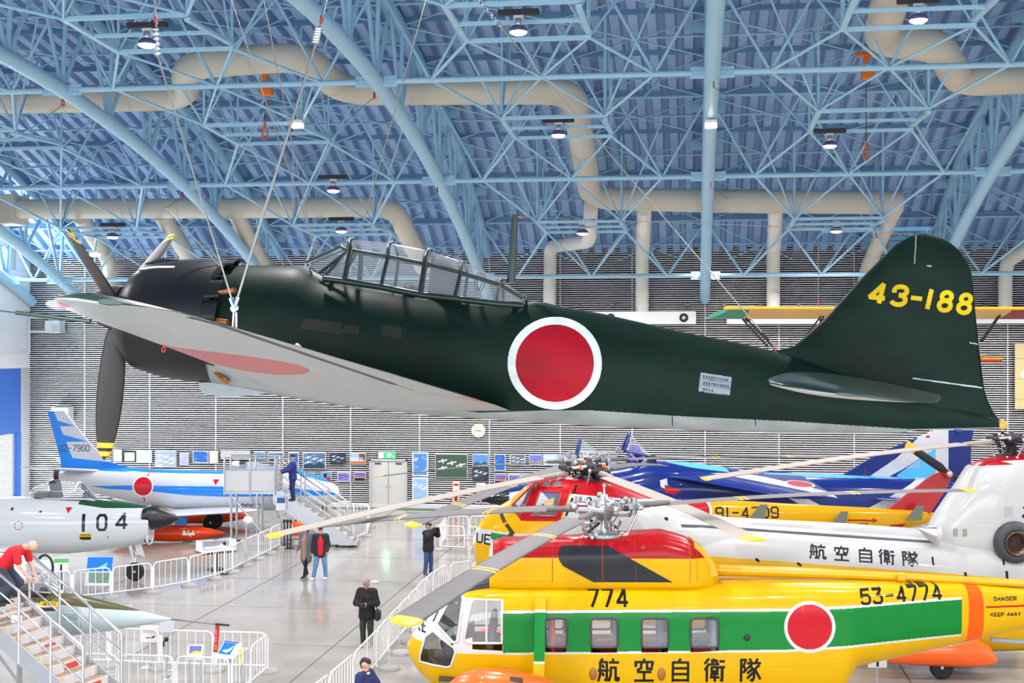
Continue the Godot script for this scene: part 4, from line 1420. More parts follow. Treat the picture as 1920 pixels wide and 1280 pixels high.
# a glazed opening: frame bead and pane on both flanks
func glaze(parent: Node, h: Hull, poly: PackedVector2Array, frame: Material, r: float, pane: Material, sides := [1.0, -1.0]) -> void:
	for s in sides:
		var f := put("window_frame", mb().path(h.edge(poly, 0.0, s), r, 6, false, true), frame, parent)
		put("pane", h.patch(poly, -0.005, s), pane, f)
func wheel(parent: Node, at: Vector3, r: float, w: float, called := "wheel") -> Node3D:
	var b := Basis(Vector3.RIGHT, PI / 2)
	var o := put(called, mb().lathe([[r * 0.55, -w * 0.42], [r * 0.8, -w * 0.5], [r * 0.96, -w * 0.4], [r, -w * 0.15], [r, w * 0.15], [r * 0.96, w * 0.4], [r * 0.8, w * 0.5], [r * 0.55, w * 0.42]], at, b, 24), M.rubber, parent)
	put("rim", mb().lathe([[0.0, -w * 0.3], [r * 0.5, -w * 0.36], [r * 0.57, -w * 0.42], [r * 0.57, w * 0.42], [r * 0.5, w * 0.36], [r * 0.3, w * 0.22], [r * 0.14, w * 0.42], [0.0, w * 0.44]], at, b, 20), M.alu, o)
	for k in 8:
		var a := TAU * k / 8
		put("spoke_hole", mb().cyl(at + Vector3(cos(a) * r * 0.37, sin(a) * r * 0.37, w * 0.2), at + Vector3(cos(a) * r * 0.37, sin(a) * r * 0.37, w * 0.34), r * 0.09, -1, 8), M.black, o)
	return o
# one rotor blade from root to tip (points of the parent's frame): flat, drooping, with a coloured tip
func rotor_blade(parent: Node, root: Vector3, tip: Vector3, chord: float, m: Material, tip_m: Material, sag: float, bands := [], tip_len := 0.25, cuff := 0.9, roll := 0.05) -> void:
	var d := tip - root
	var flat := Vector3(d.x, 0, d.z).normalized()
	var side := flat.cross(Vector3.UP).normalized()
	side = side * cos(roll) - Vector3.UP * sin(roll) * signf(side.z)
	var L := d.length()
	var o := put("rotor_blade", blade_piece(root, d, side, chord, sag, cuff / L, 1.0 - tip_len / L, 0.0, 12), m, parent)
	put("blade_cuff", mb().path([root, root + d * (cuff * 0.5 / L) + Vector3(0, sag * 0.12, 0), root + d * (cuff * 1.06 / L) + Vector3(0, sag * 0.25, 0)], [0.07, 0.065, 0.05], 10), m, o)
	put("blade_tip", blade_piece(root, d, side, chord, sag, 1.0 - tip_len / L, 1.0, 0.0, 3, true), tip_m, o)
	for b in bands:
		put("blade_band", blade_piece(root, d, side, chord, sag, b, b + 0.006, 0.004, 1), tip_m, o)
func blade_piece(root: Vector3, d: Vector3, side: Vector3, chord: float, sag: float, a: float, b: float, grow_: float, n: int, round_ := false) -> MB:
	var rings := []
	for i in n + 1:
		var f := lerpf(a, b, float(i) / n)
		var c := root + d * f + Vector3(0, sag * (sin(PI * minf(f, 1.0)) ) * 0.6, 0)
		var ring := PackedVector3Array()
		var ch := chord + grow_ * 2.0
		if round_ and i == n: ch *= 0.72
		for k in 10:
			var g := TAU * k / 10
			var tt := 0.5 - 0.5 * cos(g)
			var th := 0.1 * chord * sqrt(tt) * (1.0 - tt) * 2.4 + grow_
			ring.append(c + side * ((tt - 0.3) * ch) + Vector3.UP * (th if g < PI else -th) * 0.5)
		rings.append(ring)
	return mb().loft(rings, true, true, true)
# mast, plates and arms of a rotor head; arms point along the given directions
func rotor_head(parent: Node, at: Vector3, dirs: Array, m: Material, s := 1.0, m2: Material = null) -> void:
	if m2 == null: m2 = m
	var h := put("rotor_hub", mb().lathe([[0.0, 0.2], [0.05, 0.19], [0.07, 0.12], [0.16, 0.1], [0.2, 0.04], [0.2, -0.04], [0.14, -0.1], [0.1, -0.2], [0.0, -0.2]].map(func(q): return [q[0] * s, q[1] * s]), at, Basis(), 18), m, parent)
	put("mast", mb().cyl(at + Vector3(0, -0.75 * s, 0), at, 0.075 * s, -1, 14), m2, h)
	put("swash_plate", mb().lathe([[0.1, -0.04], [0.3, -0.05], [0.33, 0.0], [0.3, 0.05], [0.1, 0.04]].map(func(q): return [q[0] * s, q[1] * s]), at + Vector3(0, -0.42 * s, 0), Basis(), 20), m, h)
	put("lower_ring", mb().lathe([[0.1, -0.03], [0.26, -0.04], [0.28, 0.0], [0.26, 0.04], [0.1, 0.03]].map(func(q): return [q[0] * s, q[1] * s]), at + Vector3(0, -0.6 * s, 0), Basis(), 20), m2, h)
	# the clutter of links, bolts and caps round the head
	var rng := RandomNumberGenerator.new()
	rng.seed = 31
	for k in 16:
		var a := TAU * k / 16 + rng.randf_range(-.1, .1)
		var q := Vector3(cos(a), 0, sin(a))
		var y0 := rng.randf_range(-.55, -.1)
		var m3: Material = [m, m2, M.dark, M.alu][k % 4]
		put("control_rod", mb().cyl(at + (q * rng.randf_range(.1, .24) + Vector3(0, y0, 0)) * s, at + (q.rotated(Vector3.UP, rng.randf_range(-.5, .5)) * rng.randf_range(.28, .42) + Vector3(0, y0 + rng.randf_range(-.12, .26), 0)) * s, rng.randf_range(.016, .03) * s, -1, 6), m3, h)
		put("bolt_head", mb().lathe([[0, .05], [.03, .05], [.045, .02], [.04, -.03], [0, -.03]].map(func(v): return [v[0] * s, v[1] * s]), at + (q * rng.randf_range(.22, .5) + Vector3(0, rng.randf_range(.0, .12), 0)) * s, Basis(), 8), m3, h)
	for d in dirs:
		var f := Vector3(d.x, 0, d.z).normalized()
		var n := f.cross(Vector3.UP)
		put("hub_arm", mb().box(at + f * 0.36 * s, Vector3(0.12, 0.12, 0.4) * s, 0.02 * s, Basis.looking_at(f, Vector3.UP)).cyl(at + f * 0.3 * s - n * 0.14 * s, at + f * 0.3 * s + n * 0.14 * s, 0.05 * s, -1, 10).cyl(at + f * 0.46 * s + Vector3(0, .13 * s, 0), at + f * 0.46 * s - Vector3(0, .13 * s, 0), 0.055 * s, -1, 10).cyl(at + f * 0.52 * s - n * 0.2 * s, at + f * 0.52 * s + n * 0.2 * s, 0.045 * s, -1, 10), m, h)
		put("pitch_link", mb().cyl(at + f * 0.5 * s + n * 0.2 * s, at + f * 0.3 * s + n * 0.18 * s + Vector3(0, -0.42 * s, 0), 0.02 * s, -1, 6).ball(at + f * 0.5 * s + n * 0.2 * s, Vector3.ONE * 0.045 * s, 8).ball(at + f * 0.3 * s + n * 0.18 * s + Vector3(0, -0.42 * s, 0), Vector3.ONE * 0.045 * s, 8), m2, h)
		put("damper", mb().cyl(at + f * 0.18 * s - n * 0.2 * s + Vector3(0, .05, 0) * s, at + f * 0.55 * s - n * 0.15 * s, 0.035 * s, -1, 8), m2, h)
		put("scissor_link", mb().cyl(at + f.rotated(Vector3.UP, 1.0) * 0.12 * s + Vector3(0, -0.2 * s, 0), at + f.rotated(Vector3.UP, 1.0) * 0.36 * s + Vector3(0, -0.3 * s, 0), 0.022 * s, -1, 6).cyl(at + f.rotated(Vector3.UP, 1.0) * 0.36 * s + Vector3(0, -0.3 * s, 0), at + f.rotated(Vector3.UP, 1.0) * 0.28 * s + Vector3(0, -0.42 * s, 0), 0.022 * s, -1, 6), m, h)
		put("servo_rod", mb().cyl(at + f.rotated(Vector3.UP, 1.0) * 0.2 * s + Vector3(0, -0.75 * s, 0), at + f.rotated(Vector3.UP, 1.0) * 0.26 * s + Vector3(0, -0.55 * s, 0), 0.03 * s, -1, 6), m, h)

# ---------------------------------------------------------------- the yellow rescue helicopter in front
func build_yellow_helicopter() -> void:
	var D := 26.2
	var o := px(960, 1100, D)
	o.y = 0.0
	var fr := Transform3D(Basis(Vector3.UP, YAW), o)
	var t := thing("yellow_helicopter", "yellow rescue helicopter with green side band, red engine housing and number 774", "helicopter", fr)
	var yel := c8(212, 162, 4)
	var white := c8(200, 198, 192)
	var green := c8(16, 118, 44)
	var red := c8(156, 18, 24)
	var black := c8(26, 26, 28)
	var Z := 0.8
	var P := Painter.new(Vector2(-2.2, 0.2), Vector2(12.2, 4.2), 2048, 569, yel)
	# nose and cockpit surround
	P.poly(lps([700, 1100, 838, 1106, 876, 1120, 944, 1126, 944, 1226, 850, 1225, 800, 1210, 700, 1200], fr, Z), white)
	P.poly(lps([845, 1080, 945, 1080, 945, 1124, 868, 1124, 866, 1117, 846, 1117], fr, Z), yel)
	P.text("UE", l2(780, 1186, fr, 0.5), 0.16, 0.07, 0.04, 0.03, black)
	# green band and its white borders
	P.poly(lps([943, 1145, 1475, 1141, 1815, 1125, 1815, 1200, 1475, 1222, 943, 1227], fr, Z), white)
	P.poly(lps([943, 1150, 1475, 1146, 1815, 1130, 1815, 1196, 1475, 1217, 943, 1223], fr, Z), green)
	P.poly(lps([1812, 1076, 1838, 1076, 1847, 1130, 1847, 1205, 1816, 1210, 1818, 1130], fr, Z * 0.6), c8(255, 88, 8))
	var rc := l2(1518, 1175, fr, Z)
	P.disc(rc, 0.49, white)
	P.disc(rc, 0.425, c8(182, 22, 34))
	# figures and characters
	P.text("774", l2(1104, 1137, fr, Z), 0.29, 0.19, 0.085, 0.055, black)
	P.text("53-4774", l2(1612, 1129, fr, .6), 0.25, 0.165, 0.075, 0.048, black, 0.0, Vector2(1, 0.03).normalized())
	var ku := [1122, 1189, 1257, 1321, 1388]
	for k in 5:
		P.text("航空自衛隊"[k], l2(ku[k], 1277, fr, Z), 0.43, 0.38, 0.0, 0.05, black)
	P.text("DANGER", l2(1864, 1126, fr, .4), 0.06, 0.055, 0.025, 0.016, black)
	P.text("KEEP AWAY", l2(1858, 1155, fr, .4), 0.06, 0.05, 0.022, 0.016, black)
	P.line([l2(1849, 1138, fr, .4), l2(1960, 1136, fr, .4)], 0.035, c8(170, 30, 30))
	# seams
	for a in [[946, 1085, 946, 1150], [1262, 1050, 1262, 1145], [1505, 1095, 1505, 1145], [1440, 1250, 1640, 1240]]:
		P.line(Array(lps(a, fr, Z)), 0.012, c8(196, 150, 12))
	P.line(Array(lps([943, 1152, 1002, 1152], fr, Z)), 0.012, c8(18, 110, 44))
	for a in [[945, 1186, 1002, 1186], [946, 1150, 946, 1225]]:
		P.line(Array(lps(a, fr, Z)), 0.012, c8(18, 112, 44))
	var paint := painted(P.im, 0.3, 0.12)
	# ---- cabin and tail boom
	var top := lps([764, 1205, 772, 1190, 785, 1176, 800, 1160, 822, 1130, 846, 1108, 870, 1096, 930, 1093, 1300, 1092, 1340, 1086, 1420, 1084, 1600, 1086, 1800, 1092, 1840, 1096, 1925, 1103, 2090, 1114], fr)
	var bot := lps([764, 1216, 770, 1232, 785, 1255, 810, 1280, 860, 1300, 950, 1312, 1100, 1318, 1400, 1316, 1560, 1310, 1580, 1270, 1592, 1246, 1690, 1226, 1840, 1194, 1925, 1174, 2090, 1150], fr)
	var wd := v2([-2.05, .06, -1.98, .28, -1.8, .5, -1.5, .68, -1.1, .78, -.6, .82, 6.4, .82, 7.0, .72, 8.0, .55, 9.2, .4, 10.2, .3, 11.8, .2])
	var eu := v2([-2.0, 2.0, -1.0, 2.6, -.5, 4.5, 4.0, 4.5, 4.6, 4.2, 6.0, 5.0, 9.0, 5.0, 12.0, 2.6])
	var el := v2([-2.0, 2.0, -1.0, 2.4, 0.0, 3.2, 6.0, 2.8, 12.0, 2.2])
	var H := Hull.new(top, bot, wd, el, eu)
	var holes := []
	var wins := []
	for q in [[1023, 1063], [1108, 1158], [1203, 1253], [1295, 1347]]:
		var a := l2(q[0], 1213, fr, Z)
		var b := l2(q[1], 1159, fr, Z)
		wins.append(round_poly(a.x, a.y, b.x, b.y, 0.07))
	var side_win := lps([876, 1205, 870, 1196, 884, 1132, 890, 1126, 941, 1126, 941, 1205], fr, Z)
	var shield := lps([818, 1172, 842, 1128, 856, 1118, 866, 1120, 868, 1126, 858, 1200, 850, 1202], fr, Z * 0.85)
	var chin := lps([787, 1243, 786, 1232, 797, 1196, 812, 1184, 853, 1212, 854, 1220, 846, 1246, 838, 1249], fr, Z * 0.8)
	var overhead := lps([867, 1113, 880, 1101, 917, 1098, 917, 1113], fr, Z)
	holes = wins.duplicate()
	holes.append_array([side_win, shield, chin])
	var xs := steps(-2.06, -1.0, 34) + steps(-0.97, 4.4, 150) + steps(4.5, 11.8, 44)
	put("fuselage", H.mesh(xs, 96, P, holes), paint, t)
	var bead := mat(c8(60, 62, 64), 0.5)
	var tint := glass(c8(30, 34, 38), 0.35)
	for w in wins: glaze(t, H, w, bead, 0.022, M.glass)
	var wm := mat(white, 0.35)
	glaze(t, H, side_win, wm, 0.025, M.glass)
	glaze(t, H, shield, wm, 0.03, tint)
	glaze(t, H, chin, wm, 0.022, tint)
	var pz := l2(912, 1165, fr, Z)
	put("window_post", mb().box(Vector3(pz.x, pz.y, 0.815), Vector3(0.04, 0.8, 0.04), .008), wm, t)
	# ---- inside: floor, lining, seats, instruments
	var dark := mat(c8(70, 66, 62), 0.8)
	put("cabin_floor", mb().box(Vector3(1.8, 1.25, 0), Vector3(6.4, 0.08, 1.5)), dark, t)
	put("cabin_bulkhead", mb().box(Vector3(-0.12, 2.0, 0), Vector3(0.05, 1.5, 1.45)), dark, t)
	put("cabin_bulkhead", mb().box(Vector3(4.9, 2.0, 0), Vector3(0.05, 1.5, 1.35)), mat(c8(180, 172, 156), 0.8), t)
	var seatred := mat(c8(205, 30, 26), 0.7)
	for q in [[0.95, 0.4], [0.95, -0.4], [1.9, -0.45], [2.75, -0.45], [3.7, 0.35]]:
		var c := Vector3(q[0], 1.3, q[1])
		var back := mat(c8(150, 150, 152), 0.8) if q[0] > 1.5 else seatred
		put("seat", mb().box(c + Vector3(0, 0.38, 0), Vector3(0.45, 0.12, 0.45), 0.04).box(c + Vector3(0, 0.17, 0), Vector3(0.3, 0.34, 0.3)), seatred, t)
		put("seat_back", mb().box(c + Vector3(-0.18 if q[0] < 1.5 else 0.2, 0.78, 0), Vector3(0.12, 0.78, 0.46), 0.05), back, t)
	for s in [0.4, -0.4]:
		put("pilot_seat", mb().box(Vector3(-0.42, 1.85, s), Vector3(0.14, 1.0, 0.46), 0.05, Basis(Vector3.BACK, -0.18)).box(Vector3(-0.62, 1.45, s), Vector3(0.5, 0.14, 0.46), 0.05).cyl(Vector3(-0.6, 1.2, s), Vector3(-0.6, 1.45, s), 0.1), mat(c8(86, 74, 62), 0.8), t)
	put("instrument_panel", mb().box(Vector3(-1.22, 1.72, 0), Vector3(0.22, 0.5, 1.0), 0.04, Basis(Vector3.BACK, 0.3)), M.black, t)
	put("control_column", mb().path([Vector3(-1.0, 1.3, .35), Vector3(-.98, 1.7, .35), Vector3(-1.02, 1.85, .4)], 0.025, 8), M.black, t)
	put("rudder_pedals", mb().box(Vector3(-1.5, 1.35, .3), Vector3(.1, .22, .3), .02).cyl(Vector3(-1.6, 1.5, 0), Vector3(-1.3, 1.2, .4), .02), M.grey, t)
	# ---- engine housing on the roof
	var et := lps([918, 1030, 924, 1014, 940, 1008, 1085, 1003, 1098, 1000, 1102, 1003, 1163, 1000, 1170, 996, 1240, 992, 1275, 1002, 1296, 1010, 1315, 1024, 1330, 1046, 1344, 1070], fr)
	var eb := lps([918, 1100, 1344, 1100], fr)
	var E := Painter.new(Vector2(et[0].x - .1, 2.6), Vector2(et[-1].x + .1, 4.4), 1024, 384, yel)
	E.poly(lps([900, 940, 1360, 940, 1360, 1047, 925, 1045, 915, 1040], fr, .55), red)
	E.poly(lps([918, 1000, 924, 1008, 924, 1046, 917, 1046], fr, .55), white)
	E.poly(lps([1047, 1036, 1052, 1027, 1060, 1024, 1140, 1024, 1262, 1092, 1113, 1092, 1056, 1062, 1048, 1050], fr, .62), c8(40, 42, 46))
	for u in [1036, 1130, 1192, 1294, 1308]:
		E.line([l2(u, 990, fr, .6), l2(u, 1092, fr, .6)], 0.012, c8(150, 100, 16) if u > 1290 else c8(140, 60, 20))
	E.line([l2(947, 1090, fr, .6), l2(1040, 1090, fr, .6)], 0.015, c8(190, 146, 12))
	var EH := Hull.new(et, eb, v2([et[0].x, .45, et[0].x + .3, .56, et[-1].x - .6, .6, et[-1].x - .15, .45, et[-1].x, .2]), 6.0, 3.0)
	put("engine_housing", EH.mesh(steps(et[0].x, et[0].x + .3, 8) + steps(et[0].x + .36, et[-1].x, 44), 48, E), painted(E.im, 0.3, 0.12), t)
	put("intake_screen", mb().prism(lps([866, 1115, 872, 1104, 890, 1090, 917, 1084, 917, 1115], fr), 0.9), mat(c8(44, 46, 48), 0.5), t)
	put("access_hatch", mb().box(Vector3(l2(1205, 1026, fr, .5).x, l2(1205, 1026, fr, .5).y, .56), Vector3(.12, .1, .06), .02, Basis(Vector3.BACK, .6)), mat(red, 0.3), t)
	# louvred step at the back of the housing
	put("exhaust_step", mb().prism(lps([1296, 1010, 1316, 1024, 1333, 1050, 1340, 1070, 1300, 1085, 1296, 1046], fr), 0.9), mat(yel, 0.3), t)
	# shaft cover along the tail boom
	put("shaft_cover", mb().path([loc(1330, 1068, fr), loc(1600, 1077, fr), loc(1925, 1094, fr), loc(2090, 1104, fr)], [0.12, 0.09, 0.08, 0.07], 12), mat(yel, 0.3, 0.0, 0.4), t)
	put("tail_boom_step", mb().box(loc(1690, 1081, fr, .2), Vector3(.16, .16, .1), .02), mat(yel, 0.3), t)
	put("tail_pylon", mb().prism(v2([10.9, 3.0, 11.9, 3.0, 13.4, 5.2, 12.9, 5.3, 11.6, 3.4]), 0.22), mat(yel, 0.3), t)
	put("tail_skid", mb().path([Vector3(10.4, 2.0, 0), Vector3(10.0, 1.8, 0), Vector3(9.4, 1.85, 0)], .05, 8), M.grey, t)
	# ---- sponson strut and float
	var sx := l2(1012, 1200, fr, 1.15)
	var S := Painter.new(Vector2(sx.x - .2, 0.0), Vector2(sx.x + .2, 3.4), 16, 340, yel)
	var yv := func_y(fr, 1.2)
	S.rect(sx.x - .3, yv[0], sx.x + .3, yv[1], white)
	S.rect(sx.x - .3, yv[2], sx.x + .3, yv[3], green)
	for s in [1.0, -1.0]:
		var strut := mb()
		var a := Vector3(sx.x + .02, l2(1012, 1118, fr, .85).y, .84 * s)
		var b := Vector3(sx.x - .03, 1.3, 1.5 * s)
		var rings := []
		for k in 9:
			var c := a.lerp(b, k / 8.0)
			rings.append(PackedVector3Array([c + Vector3(-.1, 0, -.03 * s), c + Vector3(-.1, 0, .03 * s), c + Vector3(0, 0, .05 * s), c + Vector3(.1, 0, .03 * s), c + Vector3(.1, 0, -.03 * s)]))
		strut.loft(rings, true, true, true, S, false)
		put("sponson_strut", strut, painted(S.im, 0.3, 0.4), t)
		var fx := l2(838, 1275, fr, 1.75).x
		put("float", mb().path([Vector3(fx, 1.22, 1.75 * s), Vector3(fx + .05, 1.24, 1.75 * s), Vector3(fx + .25, 1.27, 1.75 * s), Vector3(fx + .6, 1.29, 1.75 * s), Vector3(fx + 1.1, 1.26, 1.75 * s), Vector3(fx + 1.7, 1.2, 1.75 * s), Vector3(fx + 2.3, 1.14, 1.75 * s)], [.02, .18, .33, .41, .42, .36, .12], 24, true), M.hi_orange, t, "orange pontoon float")
		put("float_handle", mb().path([Vector3(fx + 1.0, 1.68, 1.7 * s), Vector3(fx + 1.03, 1.73, 1.7 * s), Vector3(fx + 1.15, 1.72, 1.7 * s), Vector3(fx + 1.18, 1.66, 1.7 * s)], .012, 6), M.hi_orange, t)
		put("float_cap", mb().lathe([[.09, 0], [.1, .01], [.08, .02], [0, .02]], Vector3(fx + .65, 1.54, 2.06 * s), Basis(Vector3.RIGHT, s * .9), 16), M.hi_orange, t)
		wheel(t, Vector3(fx + 1.3, 0.32, 1.75 * s), 0.32, 0.2)
		put("gear_leg", mb().cyl(Vector3(fx + 1.3, .32, 1.62 * s), Vector3(fx + 1.3, 1.1, 1.62 * s), .05), M.alu, t)
	put("float_pad", mb().box(Vector3(l2(968, 1264, fr, 1.9).x, 1.56, 2.0), Vector3(.24, .1, .04), .01, Basis(Vector3.BACK, -.12) * Basis(Vector3.RIGHT, -.75)), M.dark, t)
	wheel(t, Vector3(5.9, 0.2, 0), 0.2, 0.14, "tail_wheel")
	put("tail_wheel_leg", mb().cyl(Vector3(5.9, .2, .1), Vector3(5.9, .9, 0.05), .05), M.alu, t)
	for q in [[1112, 1262], [1240, 1263]]:
		var c := l2(q[0], q[1], fr, Z)
		put("tow_fitting", mb().ball(Vector3(c.x, c.y, .81), Vector3(.08, .13, .03), 12), mat(c8(150, 90, 26), .5), t)
	for q in [[900, 1115], [925, 1110]]:
		var c := l2(q[0], q[1], fr, Z)
		put("grab_step", mb().box(Vector3(c.x, c.y, .8), Vector3(.1, .035, .06), .01), mat(yel, .3), t)
	var pc := l2(1400, 1194, fr, Z)
	put("port_hole", mb().lathe([[.055, 0.0], [.065, .02], [.05, .025], [.0, .01]], Vector3(pc.x, pc.y, .815), Basis(Vector3.RIGHT, PI / 2), 14), M.black, t)
	put("wiper", mb().path([loc(812, 1165, fr, .7), loc(834, 1118, fr, .6)], .014, 6), M.black, t)
	put("pitot_tube", mb().path([loc(790, 1180, fr, .3), loc(788, 1172, fr, .3), loc(774, 1176, fr, .3)], .018, 6), M.white, t)
	# ---- rotor: mast tilted forward, three drooping blades
	var hub := loc(1133, 950, fr)
	var bands := [0.30, 0.315, 0.62, 0.635]
	var tips := [fr.affine_inverse() * fl(760, 1172, 3.68), fr.affine_inverse() * fl(577, 989, 3.43), fr.affine_inverse() * fl(1824, 918, 4.62)]
	var dirs := []
	for q in tips: dirs.append(q - hub)
	M.rotor_steel = mat(c8(158, 160, 158), 0.34, 0.7)
	M.rotor_grey = mat(c8(104, 102, 100), 0.6)
	M.rotor_tip = mat(c8(238, 184, 30), 0.4)
	rotor_head(t, hub, dirs, M.rotor_steel, 1.3, M.chrome)
	put("hub_cap", mb().cyl(hub, hub + Vector3(0, .42, 0), .03, .015).ball(hub + Vector3(0, .42, 0), Vector3.ONE * .04, 8), M.chrome, t)
	for q in tips:
		var d: Vector3 = (q - hub).normalized()
		rotor_blade(t, hub + d * 0.5, q, 0.46, M.rotor_grey, M.rotor_tip, 0.12, bands, 0.3, 0.8, [.1, .2, .02][tips.find(q)])
func func_y(fr: Transform3D, zo: float) -> Array:
	return [l2(1012, 1240, fr, zo).y, l2(1012, 1147, fr, zo).y, l2(1012, 1236, fr, zo).y, l2(1012, 1152, fr, zo).y]

# ---------------------------------------------------------------- the white tandem-rotor helicopter behind it
func build_white_helicopter() -> void:
	var o := px(960, 1000, 32.1)
	o.y = 0.0
	var fr := Transform3D(Basis(Vector3.UP, YAW) * Basis(Vector3.BACK, deg_to_rad(-3.6)), o)
	var t := thing("white_helicopter", "white and yellow tandem-rotor rescue helicopter with red cockpit behind the yellow helicopter", "helicopter", fr)
	var white := c8(190, 191, 187)
	var yel := c8(212, 162, 4)
	var red := c8(170, 20, 28)
	var black := c8(26, 26, 28)
	var Z := 1.05
	var P := Painter.new(Vector2(-1.3, 1.0), Vector2(14.0, 6.2), 2048, 696, white)
	P.poly(lps([860, 860, 1085, 880, 1078, 905, 1050, 985, 1046, 1004, 860, 998], fr, Z), yel)
	P.poly(lps([860, 996, 1046, 1004, 1046, 1026, 860, 1023], fr, Z * 0.9), white)
	P.poly(lps([920, 1002, 962, 1005, 1046, 1007, 1046, 1023, 970, 1022, 920, 1014], fr, Z * 0.9), c8(26, 128, 60))
	P.poly(lps([860, 1024, 1200, 1034, 1330, 1043, 1440, 1051, 1600, 1063, 1760, 1074, 1990, 1093, 1990, 1300, 860, 1300], fr, Z), yel)
	P.poly(lps([1012, 880, 1075, 880, 1076, 905, 1049, 976, 977, 977, 962, 957, 985, 925], fr, Z * .9), red)
	P.poly(lps([1075, 870, 1140, 870, 1236, 939, 1068, 924, 1076, 900], fr, .7), red)
	P.text("UE", l2(893, 1020, fr, .75), 0.2, 0.13, 0.06, 0.035, black)
	for a in [[950, 985, 962, 1000], [940, 968, 946, 980], [955, 1002, 960, 1006]]:
		P.line(Array(lps(a, fr, Z * .8)), 0.09, c8(64, 56, 30))
	for a in [[1082, 912, 1077, 926], [1074, 935, 1068, 948], [1066, 956, 1061, 966]]:
		P.line(Array(lps(a, fr, Z * .95)), 0.05, black)
	var ku := [1520, 1565, 1610, 1650, 1694]
	for k in 5:
		P.text("航空自衛隊"[k], l2(ku[k], 1047 + k * 3.4, fr, Z), 0.31, 0.36, 0.0, 0.042, c8(44, 46, 50))
	for u in [1752, 1886]:
		P.line([l2(u, 1046 + (u - 1752) * .0, fr, Z), l2(u, 1060, fr, Z)], 0.045, black)
	for a in [[1811, 1074, 1811, 1084], [1889, 1072, 1889, 1086], [1418, 1048, 1423, 1052], [1496, 1056, 1502, 1060]]:
		P.line(Array(lps(a, fr, Z)), 0.06, black)
	for a in [[1250, 1000, 1745, 1030], [1600, 995, 1600, 1060]]:
		P.line(Array(lps(a, fr, Z)), 0.012, c8(206, 206, 204))
	var paint := painted(P.im, 0.3, 0.15)
	var top := lps([887, 1010, 892, 992, 905, 973, 930, 952, 958, 936, 985, 912, 1008, 898, 1045, 893, 1110, 896, 1140, 899, 1180, 915, 1236, 937, 1262, 960, 1300, 973, 1475, 985, 1590, 993, 1700, 1002, 1745, 1006, 1990, 1020], fr)
	var bot := lps([887, 1022, 893, 1060, 905, 1085, 940, 1115, 1000, 1140, 1100, 1156, 1400, 1180, 1700, 1206, 1850, 1213, 1920, 1210, 1990, 1200], fr)
	var x0 := top[0].x
	var wd := v2([x0, .08, x0 + .08, .3, x0 + .3, .55, x0 + .7, .8, x0 + 1.3, 1.0, x0 + 2.0, 1.07, 12.6, 1.07, 13.2, .9])
	var H := Hull.new(top, bot, wd, v2([x0, 2.0, x0 + 2, 4.0]), v2([x0, 2.0, x0 + 1.2, 2.4, x0 + 2.2, 3.0, x0 + 5, 2.8]))
	var side_win := lps([994, 967, 1012, 923, 1051, 923, 1051, 930, 1043, 967], fr, Z * .88)
	var shield := lps([960, 950, 985, 925, 1008, 902, 1011, 906, 998, 918, 985, 950, 976, 966, 968, 962], fr, Z * .7)
	var up1 := lps([1019, 914, 1019, 905, 1032, 904, 1032, 914], fr, Z * .7)
	var up2 := lps([1036, 913, 1036, 904, 1054, 904, 1054, 913], fr, Z * .7)
	var xs := steps(x0, x0 + .3, 8) + steps(x0 + .33, x0 + 2.4, 70) + steps(x0 + 2.5, 13.2, 44)
	put("fuselage", H.mesh(xs, 96, P, [side_win, shield, up1, up2]), paint, t)
	var rm := mat(red, 0.3)
	glaze(t, H, side_win, rm, 0.03, M.glass)
	glaze(t, H, shield, rm, 0.025, M.glass)
	glaze(t, H, up1, rm, 0.018, glass(c8(150, 150, 150), 0.5))
	glaze(t, H, up2, rm, 0.018, glass(c8(150, 150, 150), 0.5))
	var dark := mat(c8(60, 58, 56), 0.8)
	put("cockpit_floor", mb().box(Vector3(x0 + 1.7, l2(1010, 1003, fr).y, 0), Vector3(2.2, 0.06, 1.7)), dark, t)
	put("instrument_panel", mb().box(loc(984, 965, fr), Vector3(.2, .4, 1.2), .04, Basis(Vector3.BACK, .3)), M.black, t)
	for s in [.45, -.45]:
		put("pilot_seat", mb().box(loc(1046, 965, fr) + Vector3(0, 0, s), Vector3(.14, .9, .45), .04).box(loc(1034, 988, fr) + Vector3(0, 0, s), Vector3(.5, .12, .45), .04), dark, t)
		put("control_column", mb().path([loc(1018, 985, fr) + Vector3(0, 0, s), loc(1019, 948, fr) + Vector3(0, 0, s)], .03, 6), M.black, t)
	# drive-shaft tunnel on the roof, with the dark gap under it
	var tn := []
	for q in [[1200, 938, .3], [1260, 950, .28], [1362, 969, .26], [1475, 975, .25], [1590, 981, .25], [1700, 989, .25], [1750, 993, .25]]:
		var c := l2(q[0], q[1], fr)
		tn.append(oval(c.x, c.y, c.y - .42, q[2], 2.6, 20))
	put("shaft_tunnel", mb().loft(tn, true, true, true), mat(white, 0.3, 0, .4), t)
	var gap := PackedVector3Array()
	for k in 13:
		var g := l2(lerpf(1276, 1748, k / 12.0), lerpf(984, 1017, k / 12.0), fr, .6)
		gap.append(Vector3(g.x, g.y, H.z(g.x, g.y) + .0))
	put("tunnel_gap", mb().path(gap, .045, 6), mat(c8(86, 92, 98), .6), t)
	# aft pylon
	var pt := lps([1738, 1000, 1756, 962, 1776, 935, 1800, 902, 1818, 872, 1838, 862, 1880, 852, 1930, 845, 1985, 848, 2010, 880], fr)
	var pb := lps([1738, 1040, 2010, 1060], fr)
	var A := Painter.new(Vector2(pt[0].x - .1, 1.8), Vector2(pt[-1].x + .1, 6.3), 512, 680, white)
	A.poly(lps([1780, 800, 2020, 800, 2020, 860, 1920, 862, 1860, 866, 1816, 872], fr, .5), red)
	A.poly(lps([1795, 867, 1850, 858, 1900, 870, 1818, 876], fr, .5), red)
